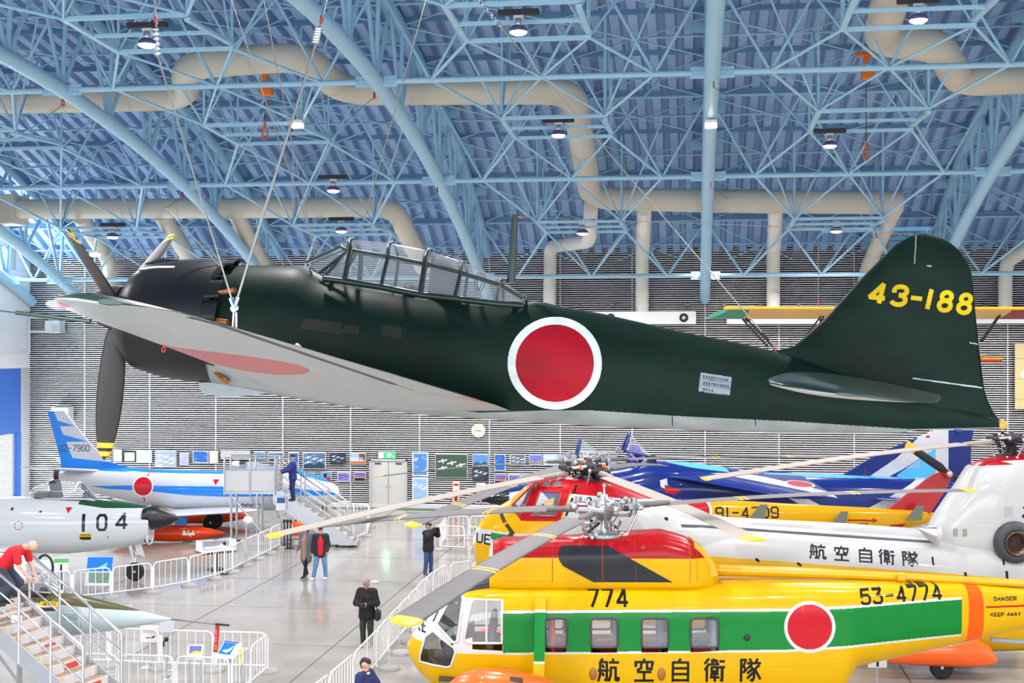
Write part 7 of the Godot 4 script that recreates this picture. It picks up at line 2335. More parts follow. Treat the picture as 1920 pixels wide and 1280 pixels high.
	# grey boxes and conduits by the left corner
	for q in [[101, 763, 133, 790, "white air handling box on the back wall behind the striped jet's fin"], [89, 601, 117, 625, "grey junction box on the back wall beside the hanging fighter's wing tip"]]:
		var b := wbox(q[0], q[1], q[2], q[3], WALL + .3)
		var t := thing("wall_unit", q[4], "wall unit", at_(b[0]))
		put("case", mb().box(Vector3(0, 0, 0), Vector3(b[1].x, b[1].y, .6), .02), M.light_grey, t)
		put("hood", mb().box(Vector3(0, b[1].y * .5 + .04, -.1), Vector3(b[1].x * .7, .1, .5), .02), M.grey, t)
		for k in 5: put("louvre", mb().box(Vector3(b[1].x * .2, -.2 + k * .08, .305), Vector3(b[1].x * .45, .02, .02)), M.grey, t)
	var cn := thing("conduit", "pale cable conduit bent square across the back wall's left corner", "conduit")
	put("pipe", mb().path(smooth_path([onz(92, 594, WALL + .08), onz(55, 594, WALL + .08), onz(55, 662, WALL + .08), Vector3(LEFT + .16, onz(55, 662, WALL).y, -58.5)], .15), .05, 8), M.white, cn)
	put("branch", mb().cyl(onz(55, 621, WALL + .08), onz(90, 621, WALL + .08), .05, -1, 8), M.white, cn)
	# small fixings high on the wall
	for u in [1082, 1149, 1215, 1289, 1358, 1427, 1497, 1567, 1635, 1848]:
		var p := onz(u, 572, WALL + .1)
		var o := thing("wall_bracket", "small dark cable bracket high on the back wall above the white outlet boxes", "bracket", at_(p), "cable brackets on the wall")
		put("clip", mb().box(Vector3(0, 0, -.05), Vector3(.05, .16, .16), .01).cyl(Vector3(-.08, 0, .02), Vector3(.08, 0, .02), .05), M.wood, o)
	# yellow wing panel with a roundel at the right edge
	var yb_ := wbox(1903, 644, 1990, 767, WALL + .2)
	var yt_ := thing("fabric_panel", "cream fabric panel with a pink and white diamond on the back wall", "panel", at_(yb_[0]))
	put("panel_board", mb().box(Vector3.ZERO, Vector3(yb_[1].x, yb_[1].y, .1), .02), mat(c8(214, 196, 140), .7), yt_)
	put("roundel_ring", mb().prism(v2([-yb_[1].x * .42, .2, 0, 1.0, yb_[1].x * .42, .2, 0, -.6]), .02, Vector3(0, -.1, .06)), M.white, yt_)
	put("roundel_disc", mb().cyl(Vector3(0, .1, .06), Vector3(0, .1, .085), .55, -1, 28), mat(c8(196, 60, 84), .6), yt_)
	for k in 3: put("rib_tape", mb().box(Vector3(0, -1.0 + k * .9, .055), Vector3(yb_[1].x, .03, .012)), mat(c8(188, 170, 120), .7), yt_)
func spot_sign(t: Node) -> void:
	var l := OmniLight3D.new()
	l.name = "sign_glow"
	l.light_energy = .12
	l.light_size = .15
	l.light_color = Color(.6, 1.0, .75)
	l.omni_range = 60.0
	l.omni_attenuation = 2.0
	l.shadow_enabled = true
	l.position = Vector3(0, 0, .2)
	t.add_child(l, true)
func picture(P: Painter, kind: String, rng: RandomNumberGenerator) -> void:
	var skyc := {"grey": c8(186, 184, 178), "pale": c8(176, 200, 224), "glare": c8(150, 162, 178), "mauve": c8(168, 168, 196), "deep": c8(54, 104, 178), "beige": c8(212, 204, 190), "sky": c8(92, 142, 204), "formation": c8(88, 116, 150), "dark": c8(56, 64, 76), "crew": c8(150, 178, 208), "lilac": c8(128, 122, 190), "dusk": c8(110, 96, 150), "tall": c8(84, 136, 200), "tall2": c8(150, 182, 216), "green": c8(70, 92, 76), "six": c8(92, 104, 122), "mountain": c8(108, 120, 200), "paper": c8(232, 232, 228)}
	var base: Color = skyc.get(kind, c8(150, 170, 200))
	P.im.fill(base)
	for i in 14:
		var c := Vector2(rng.randf_range(-.5, .5), rng.randf_range(-.5, .5))
		P.disc(c, rng.randf_range(.03, .16), base.lerp(Color.WHITE if kind != "green" else c8(96, 110, 80), rng.randf_range(.05, .3)), rng.randf_range(.02, .08))
	if kind in ["formation", "tall", "green", "dark", "lilac", "six", "pale", "tall2", "glare"]:
		var n := {"formation": 4, "tall": 1, "green": 4, "dark": 4, "lilac": 4, "six": 6, "pale": 2, "tall2": 3, "glare": 7}
		for k in int(n[kind]):
			var c := Vector2(-.28 + .56 * (k % 3) / 2.0, .2 - .3 * (k / 3) - .08 * (k % 3))
			var col := c8(232, 236, 240) if kind != "lilac" else c8(60, 56, 90)
			P.line([c + Vector2(-.13, -.04), c + Vector2(.14, .05)], .05, col)
			P.line([c + Vector2(.0, .08), c + Vector2(.03, -.08)], .04, col)
	if kind in ["formation", "mountain", "sky"]:
		P.poly([Vector2(-.5, -.5), Vector2(-.5, -.3), Vector2(-.2, -.12), Vector2(0, -.26), Vector2(.24, -.06), Vector2(.5, -.3), Vector2(.5, -.5)], base.darkened(.35) if kind != "mountain" else c8(186, 158, 146))
	if kind == "crew":
		P.rect(-.5, -.5, .5, -.2, c8(190, 112, 60))
		P.rect(.1, -.1, .5, .5, c8(120, 80, 60))
		for k in 7: P.rect(-.4 + k * .11, -.25, -.34 + k * .11, .12, c8(236, 236, 236))
	if kind == "dusk":
		P.rect(-.5, -.5, .5, -.15, c8(48, 40, 60))
		P.rect(-.5, -.15, .5, .0, c8(196, 130, 130))
	if kind == "paper":
		for k in 4: P.rect(-.4, .3 - k * .2, .35, .24 - k * .2, c8(150, 150, 150))

# ---------------------------------------------------------------- wires, hoists, frames and the hanging glider
func wire(label: String, a: Vector3, b: Vector3, r: float, m: Material, beyond := 0.0) -> Node3D:
	var d := (b - a).normalized()
	var t := thing("suspension_wire", label, "wire", at_(a))
	put("cable", mb().cyl(Vector3.ZERO, b - a + d * beyond, r, -1, 6), m, t)
	return t
func shackle(t: Node3D, at: Vector3, d: Vector3, s: float, m: Material) -> void:
	var x := MB.side(d)
	var pts := PackedVector3Array()
	for k in 9:
		var a := PI * k / 8.0
		pts.append(at + x * cos(a) * .5 * s - d.normalized() * (sin(a) * .6 * s))
	pts.append(at + x * -.5 * s + d.normalized() * .6 * s)
	put("shackle", mb().path(pts, .13 * s, 6).cyl(at + x * .5 * s, at + x * .5 * s + d.normalized() * .6 * s, .13 * s, -1, 6), m, t)
	put("shackle_pin", mb().cyl(at + x * .75 * s + d.normalized() * .6 * s, at - x * .75 * s + d.normalized() * .6 * s, .15 * s, -1, 6), m, t)
func build_hanging_things() -> void:
	var steel := mat(c8(168, 166, 158), .35, .7)
	# the fighter's near wing: one fitting, two cables
	var fit := px(440, 578, 11.7)
	var foot := px(436, 640, 11.75)
	var t := thing("lifting_fitting", "silver lifting fitting on the fighter's wing where two cables meet", "fitting", at_(foot))
	put("rod", mb().cyl(Vector3.ZERO, fit - foot, .017, -1, 8).cyl(Vector3(.04, 0, 0), fit - foot + Vector3(.015, 0, 0), .012, -1, 8), M.chrome, t)
	put("eye", mb().lathe([[.018, -.014], [.036, -.018], [.04, 0], [.036, .018], [.018, .014]], fit - foot, Basis(Vector3.RIGHT, PI / 2), 16), M.chrome, t)
	put("thimble", mb().cyl(fit - foot, fit - foot + Vector3(-.035, .09, 0), .022, -1, 8).cyl(fit - foot, fit - foot + Vector3(.03, .1, 0), .022, -1, 8), M.chrome, t)
	var u1 := px(592, 82, 12.0)
	var w1 := wire("bright steel cable from the wing fitting up to a turnbuckle with red shackle", fit + Vector3(.03, .1, 0), u1, .012, steel)
	var u1b := px(611, 0, 12.1)
	var rel := u1 - w1.position
	for k in 6:
		var c := rel.lerp(u1b - w1.position, .04 + k * .06)
		put("cable_clip", mb().box(c, Vector3(.05, .03, .05), .008).cyl(c + Vector3(-.03, 0, .02), c + Vector3(.03, 0, .02), .008, -1, 6), M.chrome, w1)
	shackle(w1, rel.lerp(u1b - w1.position, .52), u1b - u1, .05, M.red)
	put("turnbuckle", mb().cyl(rel.lerp(u1b - w1.position, .6), rel.lerp(u1b - w1.position, 1.15), .018, -1, 8), M.chrome, w1)
	put("upper_cable", mb().cyl(rel, u1b - w1.position + (u1b - u1) * 9.0, .008, -1, 6), steel, w1)
	var u2 := px(298, 112, 12.0)
	var w2 := wire("steel cable from the wing fitting up to a chain with red shackle by a lamp", fit + Vector3(-.03, .09, 0), u2, .008, steel)
	var u2b := px(290, 10, 12.1)
	var r2 := u2 - w2.position
	for k in 6:
		var c := r2.lerp(u2b - w2.position, .1 + k * .09)
		put("cable_clip", mb().box(c, Vector3(.04, .03, .04), .008).cyl(c + Vector3(-.028, 0, .02), c + Vector3(.028, 0, .02), .008, -1, 6), M.chrome, w2)
	shackle(w2, r2.lerp(u2b - w2.position, .72), u2b - u2, .055, M.red)
	put("upper_cable", mb().cyl(r2, u2b - w2.position + (u2b - u2) * 9.0, .008, -1, 6), steel, w2)
	var wb := thing("wing_lever", "small white lever with red tape standing on the fighter's wing flap", "fitting", at_(px(556, 655, 11.9)))
	put("lever", mb().path([Vector3(-.05, 0, 0), Vector3(0, .035, 0), Vector3(.03, .03, 0), Vector3(.045, -.03, 0)], .013, 8).ball(Vector3(.005, .036, 0), Vector3(.022, .022, .016), 10), M.white, wb)
	put("tape", mb().box(Vector3(-.075, .0, 0), Vector3(.06, .018, .02), .004), M.red, wb)
	# far wing and tail
	for q in [[598, 484, 14.0, 430, -10, 14.3, "thin dark cable running up left from behind the windscreen"], [672, 450, 13.9, 802, -10, 14.2, "thin grey cable running up right from behind the canopy top"], [590, 478, 14.3, 492, -10, 14.6, "second thin dark cable close to the one behind the windscreen"], [418, 505, 12.9, 310, 390, 13.0, "slack grey cord hanging by the engine cowl"]]:
		wire(q[6], px(q[0], q[1], q[2]), px(q[3], q[4], q[5]), .006, M.wire, 2.5 if q[4] < 0 else 0.0)
	var ta := px(1461, 660, 12.75)
	var tb := px(935, 46, 12.9)
	var w3 := wire("long brown cable from the shackle before the tail fin up to a row of clips", ta, tb, .006, M.wire)
	var dd := (tb - ta).normalized()
	shackle(w3, dd * .06 + Vector3(0, -.03, 0), dd, .05, M.red)
	put("eye_bolt", mb().cyl(Vector3(0.0, -.12, 0), Vector3(0, -.01, 0), .014, -1, 8).lathe([[.02, -.01], [.04, 0], [.02, .01]], Vector3(0, -.03, 0), Basis(Vector3.RIGHT, PI / 2), 12), M.dark, w3)
	var lp := PackedVector3Array()
	for k in 12: lp.append(dd * (.2 + .05 * cos(TAU * k / 12)) + MB.side(dd) * .03 * sin(TAU * k / 12))
	put("thimble", mb().path(lp, .008, 6, false, true), M.dark, w3)
	var tc := px(896, -6, 12.95)
	for k in 5:
		var c := (tb - ta).lerp(tc - ta, k / 5.0)
		put("cable_clip", mb().box(c, Vector3(.05, .035, .05), .008).cyl(c + Vector3(-.03, .02, .0), c + Vector3(.03, -.02, .02), .012, -1, 6), M.chrome, w3)
	put("upper_cable", mb().cyl(tb - ta, tc - ta + (tc - tb) * 6.0, .008, -1, 6), steel, w3)
	# orange chain hoists
	for q in [[497, 141, 44.0, 170, 254, "orange chain hoist with hanging red hook below the stepped beige duct"], [1624, 108, 42.5, 140, 292, "orange chain hoist with red hook block left of the thick beige duct"]]:
		var p := px(q[0], q[1], q[2])
		var h := thing("chain_hoist", q[5], "hoist", at_(p))
		var s: float = q[2] / F
		put("trolley", mb().box(Vector3(0, .1, 0), Vector3(.62, .14, .2), .03).box(Vector3(0, -.06, 0), Vector3(.18, .24, .16), .02), M.orange, h)
		put("motor", mb().box(Vector3(.05, -(q[3] - q[1]) * s + .05, 0), Vector3(.4, .44, .3), .04), M.orange, h)
		put("beam_clamp", mb().cyl(Vector3(-.1, .16, 0), Vector3(-.05, .9, 0), .03).cyl(Vector3(.1, .16, 0), Vector3(.05, .9, 0), .03), M.tube, h)
		put("chain", mb().cyl(Vector3(0, -(q[3] - q[1]) * s, 0), Vector3(0, -(q[4] - q[1]) * s + .3, 0), .014, -1, 6), M.dark, h)
		var hp := PackedVector3Array()
		for k in 12: hp.append(Vector3(sin(TAU * k / 12) * .09, -(q[4] - q[1]) * s + .05 + cos(TAU * k / 12) * .2, 0))
		put("hook", mb().path(hp, .03, 6, false, true).cyl(Vector3(0, -(q[4] - q[1]) * s + .24, 0), Vector3(0, -(q[4] - q[1]) * s + .42, 0), .05), mat(c8(206, 84, 30), .4), h)
	# bright blue spreader frames with red shackles
	var lb := mat(c8(122, 190, 232), .35)
	for q in [[[379, 394], [566, 388], [609, 408], [430, 413], 13.6, "bright blue spreader frame hung with red shackles behind the propeller"], [[1543, 433], [1745, 428], [1700, 445], [1524, 452], 12.4, "bright blue spreader frame hung over the glider beside the fin top"]]:
		var y: float = q[4]
		var c := []
		for k in 4: c.append(fl(q[k][0], q[k][1], y))
		var o := Vector3.ZERO
		for p in c: o += p * .25
		var s := thing("spreader_frame", q[5], "frame", at_(o))
		for k in 4:
			var a: Vector3 = c[k] - o
			var b: Vector3 = c[(k + 1) % 4] - o
			put("frame_bar", mb().box((a + b) * .5, Vector3(.12, .16, a.distance_to(b)), .01, Basis.looking_at((b - a).normalized(), Vector3.UP)), lb, s)
			put("cross_clip", mb().box((a + b) * .5, Vector3(.1, .26, .1), .01), lb, s)
			var g: Vector3 = a * .7
			shackle(s, a + Vector3(0, .16, 0), Vector3.UP, .09, M.red)
			put("sling", mb().cyl(a + Vector3(0, .2, 0), Vector3(g.x * 1.6, 2.4, g.z * .8), .012, -1, 5), M.wire, s)
			shackle(s, a.lerp(Vector3(g.x * 1.6, 2.4, g.z * .8), .45), Vector3.UP, .08, M.red)
			put("hook_link", mb().path([a.lerp(b, .5) + Vector3(0, -.1, 0), a.lerp(b, .5) + Vector3(0, -.28, 0), a.lerp(b, .5) + Vector3(.05, -.36, 0)], .025, 6), M.red if k % 2 == 0 else M.dark, s)
	# the hanging primary glider
	var go := px(1640, 588, 42.0)
	var gl := thing("glider", "open-frame glider with yellow, green and red wing hanging behind the fighter's fin", "glider", Transform3D(Basis(Vector3.UP, YAW + .02), go))
	var gfr := gl.transform
	var cloth := mat(c8(226, 186, 128), .6)
	var secs := []
	var spans := [[1330, 1398, c8(70, 150, 112), .02], [1398, 1560, c8(232, 186, 110), 0.0], [1560, 1882, c8(232, 190, 116), 0.0], [1882, 1960, c8(150, 46, 56), 0.0]]
	for q in spans:
		var xa := l2(q[0], 590, gfr).x
		var xb := l2(q[1], 590, gfr).x
		var rings := []
		for k in 2:
			var x := xb if k else xa
			var cut: float = .5 if (k == 0 and q[0] < 1340) else 0.0
			var ring := PackedVector3Array()
			for j in 14:
				var a := TAU * j / 14
				ring.append(Vector3(x + (cut * (.5 + .5 * cos(a))), .0 + sin(a) * .07 + cos(a) * .14, cos(a) * .75))
			rings.append(ring)
		put("wing_panel", mb().loft(rings, true, true, true), mat(q[2], .6), gl)
	put("wing_edge", mb().cyl(Vector3(l2(1350, 590, gfr).x, .15, .74), Vector3(l2(1960, 590, gfr).x, .15, .74), .05, -1, 8), mat(c8(246, 186, 40), .5), gl)
	for q in [[1540, 592, 1495, 650], [1545, 592, 1512, 650], [1398, 596, 1450, 650], [1392, 598, 1440, 650], [1876, 590, 1842, 640], [1872, 592, 1838, 640]]:
		put("strut", mb().cyl(loc(q[0], q[1], gfr, .4), loc(q[2], q[3], gfr, .1), .03, -1, 6), M.dark, gl)
	put("keel_beam", mb().box(loc(1640, 690, gfr), Vector3(3.2, .16, .1), .02), M.wood, gl)
	put("king_post", mb().cyl(Vector3(0, -1.6, 0), Vector3(0, .8, 0), .05).cyl(Vector3(-1.2, -1.6, 0), Vector3(-.2, .0, 0), .04).cyl(Vector3(1.2, -1.6, 0), Vector3(.2, .0, 0), .04), M.wood, gl)
	put("tail_boom", mb().cyl(loc(1660, 655, gfr), loc(1850, 668, gfr), .05), M.wood, gl)
	put("tail_panel", mb().box(loc(1855, 672, gfr), Vector3(.7, .06, .6), .02), mat(c8(246, 180, 36), .5), gl)
	put("tail_panel", mb().box(loc(1853, 676, gfr), Vector3(.66, .06, .6), .02), mat(c8(196, 50, 40), .5), gl)
	put("hang_wire", mb().cyl(loc(1534, 575, gfr), loc(1534, 448, gfr), .012, -1, 5).cyl(loc(1740, 575, gfr), loc(1740, 432, gfr), .012, -1, 5), M.wire, gl)
	shackle(gl, loc(1534, 570, gfr), Vector3.UP, .1, M.red)
	# shackles along the great chords
	for q in [[118, 192, 38.6, "red shackle under the chord above the propeller"], [702, 178, 38.8, "red shackle under the chord beside the stepped duct"], [342, 364, 48.8, "red shackle under the chord above the spreader frame"], [820, 355, 48.9, "red shackle under the chord over the canopy"], [1338, 158, 38.6, "pair of red shackles with clips on the thick chord"], [1333, 346, 48.0, "red shackle low on the thick chord"], [1862, 338, 48.6, "red shackle on the slanting chord by the fin"], [306, 655, 8.75, ""]]:
		if q[3] == "": continue
		var p := px(q[0], q[1], q[2])
		var s := thing("chord_shackle", q[3], "shackle", at_(p))
		shackle(s, Vector3.ZERO, Vector3.DOWN, .14, M.red)
		put("sling", mb().cyl(Vector3(0, -.08, 0), Vector3(-.5 if q[0] < 1000 else .6, -.55, .3), .012, -1, 5), M.wire, s)

# ---------------------------------------------------------------- signs and small stands
func sign_board(called: String, label: String, foot: Vector3, w: float, h: float, yc: float, tilt: float, print_: Painter, legs: int, turn := 0.0, legm: Material = null) -> Node3D:
	var t := thing(called, label, "sign", at_(foot, YAW + turn))
	if legm == null: legm = M.alu
	var b := Basis(Vector3.RIGHT, -tilt)
	put("board", mb().box(Vector3(0, yc, 0), Vector3(w, h, .03), .005, b), M.light_grey, t)
	if print_ != null:
		var m := mb().prism(v2([-w * .48, -h * .48, w * .48, -h * .48, w * .48, h * .48, -w * .48, h * .48]), .006, Vector3(0, yc, 0) + b * Vector3(0, 0, .02), b)
		for i in m.v.size():
			var q := b.inverse() * (m.v[i] - Vector3(0, yc, 0))
			m.uv[i] = Vector2(q.x / w + .5, .5 - q.y / h)
		put("print", m, painted(print_.im, .35), t)
	for k in legs:
		var x := 0.0 if legs == 1 else (-.38 + .76 * k) * w
		put("leg", mb().cyl(Vector3(x, 0, -.05), Vector3(x, yc, -.02), .018, -1, 8), legm, t)
	put("foot_plate", mb().box(Vector3(0, .015, -.05), Vector3(w * .9, .03, .3), .005), legm, t)
	return t
func sheet_print(base: Color, kind := 0) -> Painter:
	var P := Painter.new(Vector2(-.5, -.5), Vector2(.5, .5), 96, 96, base)
	if kind == 1:   # blue information panel with a white aircraft
		P.rect(-.5, -.5, .5, .5, c8(216, 218, 222))
		P.rect(-.45, -.3, .2, .4, c8(36, 112, 200))
		P.poly([Vector2(-.35, -.1), Vector2(.0, .05), Vector2(.15, .3), Vector2(.1, -.05), Vector2(-.05, -.2)], c8(235, 240, 245))
		P.rect(-.5, .42, .3, .5, c8(24, 60, 140))
	if kind == 2:   # no-entry notice with two lines of text and a black aeroplane
		for k in 7:
			P.rect(-.36 + k * .1, .24, -.3 + k * .1, .3, c8(150, 146, 148))
			P.rect(-.36 + k * .1, .08, -.3 + k * .1, .14, c8(150, 146, 148))
		P.poly([Vector2(-.2, -.2), Vector2(.15, -.18), Vector2(.22, -.08), Vector2(.28, -.1), Vector2(.22, -.24), Vector2(-.2, -.25)], c8(24, 24, 26))
	if kind == 3:   # poster with a violet and yellow picture
		P.rect(-.4, -.12, .4, .42, c8(104, 104, 176))
		P.poly([Vector2(-.4, -.12), Vector2(.4, -.12), Vector2(.4, .05), Vector2(0, .1)], c8(214, 196, 70))
		P.disc(Vector2(-.2, -.3), .09, c8(216, 170, 176))
	if kind == 4:   # yellow-green note
		for k in 4: P.rect(-.3, .3 - k * .14, .3, .25 - k * .14, c8(150, 190, 90))
	if kind == 5:   # blue sky panel above a landscape strip
		P.rect(-.5, .0, .5, .5, c8(30, 120, 210))
		P.poly([Vector2(-.1, .1), Vector2(.3, .3), Vector2(.25, .15)], c8(140, 200, 240))
		P.rect(-.4, -.4, .4, -.04, c8(120, 150, 130))
	if kind == 6:   # green-headed rescue tag
		P.rect(-.5, .2, .5, .5, c8(96, 190, 104))
		P.line([Vector2(0, .05), Vector2(0, -.4)], .12, c8(30, 30, 30))
	return P
func build_signs() -> void:
	sign_board("info_sign", "blue and green information panel before the white jet's nose wheel", fl(186, 1119), .8, .9, .78, .35, sheet_print(c8(214, 218, 220), 5), 2)
	sign_board("notice_sign", "white notice with a small black aeroplane on the barrier by the stairs", fl(281, 1253), .46, .4, .82, .05, sheet_print(c8(226, 216, 216), 2), 1)
	sign_board("blank_sign", "plain grey sheet on a post beside the black microphone stand", fl(313, 1256), .34, .26, 1.02, .0, null, 1)
	sign_board("poster_stand", "small poster with violet and yellow picture on two thin legs", fl(366, 1310), .33, .34, 1.0, .5, sheet_print(c8(224, 216, 222), 3), 2)
	sign_board("info_sign", "slanted blue lectern panel with a white aircraft beside the red streamer", fl(430, 1300), .52, .42, .95, .8, sheet_print(c8(214, 216, 220), 1), 1, -.5, M.grey)
	sign_board("paper_note", "pale yellow-green note hung on the barrier at the pen's corner", fl(452, 1304), .17, .36, .88, .0, sheet_print(c8(222, 226, 170), 4), 1, -.6)
	sign_board("visitor_tag", "small green-headed notice on a black post beside the near stairs", fl(115, 1118), .46, .42, .95, .0, sheet_print(c8(226, 228, 224), 6), 1, 0.0, M.black)
	sign_board("visitor_tag", "small green-headed notice on the floor under the yellow helicopter's tail", fl(1645, 1300), .42, .36, .75, .0, sheet_print(c8(226, 228, 224), 6), 1)
	# microphone-like queue post
	var p := thing("queue_post", "slim steel queue post with a black head inside the barrier pen", "post", at_(fl(312, 1270)))
	put("pole", mb().cyl(Vector3.ZERO, Vector3(0, .85, 0), .022), M.steel, p)
	put("head", mb().ball(Vector3(0, .88, 0), Vector3(.05, .06, .05), 12).path([Vector3(0, .88, 0), Vector3(-.06, .82, .02), Vector3(-.06, .72, .02)], .02, 6), M.black, p)
	put("foot", mb().lathe([[0, .02], [.15, .02], [.17, 0], [0, 0]], Vector3.ZERO, Basis(), 20), M.chrome, p)
	var k := 0
	for u in [421.0, 533.0, 539.0, 545.0]:
		var v := 1076.0 if k == 0 else 1028.0
		var q := thing("queue_post", "slim black-topped queue post beside the display case" if k == 0 else "dark queue post in the row of three under the platform stairs", "post", at_(fl(u, v)), "" if k == 0 else "queue posts under the stairs")
		put("pole", mb().cyl(Vector3.ZERO, Vector3(0, 1.0, 0), .03), M.white if k == 0 else M.dark, q)
		put("head", mb().ball(Vector3(0, 1.03, 0), Vector3(.06, .07, .06), 12), M.black, q)
		put("foot", mb().lathe([[0, .03], [.14, .03], [.16, 0], [0, 0]], Vector3.ZERO, Basis(), 16), M.dark, q)
		k += 1
	# clear display case on a black stand
	var c := thing("display_case", "clear display case with white model parts on a black stand by the orange tank", "display case", at_(fl(405, 1068), YAW + .6))
	put("table", mb().box(Vector3(0, .62, 0), Vector3(1.3, .07, .6), .01), M.black, c)
	put("leg", mb().cyl(Vector3(0, 0, 0), Vector3(0, .6, 0), .05).box(Vector3(0, .03, 0), Vector3(.5, .05, .4), .01), M.black, c)
	for s in [-1, 1]:
		for z in [-1, 1]: put("corner_post", mb().box(Vector3(s * .6, .84, z * .26), Vector3(.025, .38, .025)), M.white, c)
	put("case_glass", mb().box(Vector3(0, .84, 0), Vector3(1.2, .36, .54)), M.glass, c)
	put("case_edge", mb().box(Vector3(0, .68, 0), Vector3(1.24, .05, .58), .01), M.white, c)
	put("model", mb().box(Vector3(-.1, .75, 0), Vector3(.7, .1, .2), .03).ball(Vector3(.2, .78, 0), Vector3(.12, .08, .1), 10), M.light_grey, c)
	# spot lamp on a tripod behind the barriers
	var sl := thing("floor_spotlight", "round white spotlight on a slim stand under the viewing platform", "lamp", at_(fl(462, 1062)))
	put("stand", mb().cyl(Vector3.ZERO, Vector3(0, 1.6, 0), .025).cyl(Vector3(-.25, 0.02, 0), Vector3(0, .5, 0), .015).cyl(Vector3(.25, 0.02, 0), Vector3(0, .5, 0), .015), M.alu, sl)
	put("spot_head", mb().ball(Vector3(.05, 1.62, 0), Vector3(.16, .14, .14), 14), M.white, sl)
	# orange and white striped drum by the stairs
	var od := thing("orange_drum", "orange and white striped drum under the platform stairs", "drum", at_(fl(558, 1002)))
	put("drum", mb().lathe([[0, 0], [.26, 0], [.27, .5], [.25, .52], [0, .52]], Vector3.ZERO, Basis(), 20), M.hi_orange, od)
	put("white_band", mb().lathe([[.272, .14], [.274, .28]], Vector3.ZERO, Basis(), 20), M.white, od)
	# railing of the platform beside the blue jet
	var r := thing("jet_platform_rail", "steel tube railing of the platform behind the blue jet's canopies", "railing", Transform3D(Basis(Vector3.UP, YAW), px(1090, 870, 50.5)))
	var f := r.transform
	put("hand_rail", mb().path(smooth_path([loc(1022, 902, f), loc(1068, 848, f), loc(1075, 846, f), loc(1155, 847, f), loc(1158, 838, f), loc(1206, 840, f), loc(1208, 860, f)], .2), .035, 8), M.steel, r)
	for u in [1058.0, 1075.0, 1143.0, 1156.0]:
		put("post", mb().cyl(loc(u, 848, f), Vector3(loc(u, 848, f).x, -f.origin.y, 0), .03, -1, 8), M.steel, r)
	put("side_panel", mb().box(loc(1100, 862, f) , Vector3(2.2, .4, .02)), mat(c8(170, 186, 206), .5), r)
	# white chair and black helmet bag by the nose of the yellow helicopter
	var bx := thing("chock_box", "small white box with a black top beside the yellow helicopter's nose", "box", at_(fl(784, 1200)))
	put("case", mb().box(Vector3(0, .4, 0), Vector3(.3, .8, .3), .03), M.white, bx)
	put("lid", mb().box(Vector3(0, .86, 0), Vector3(.14, .14, .14), .02), M.black, bx)

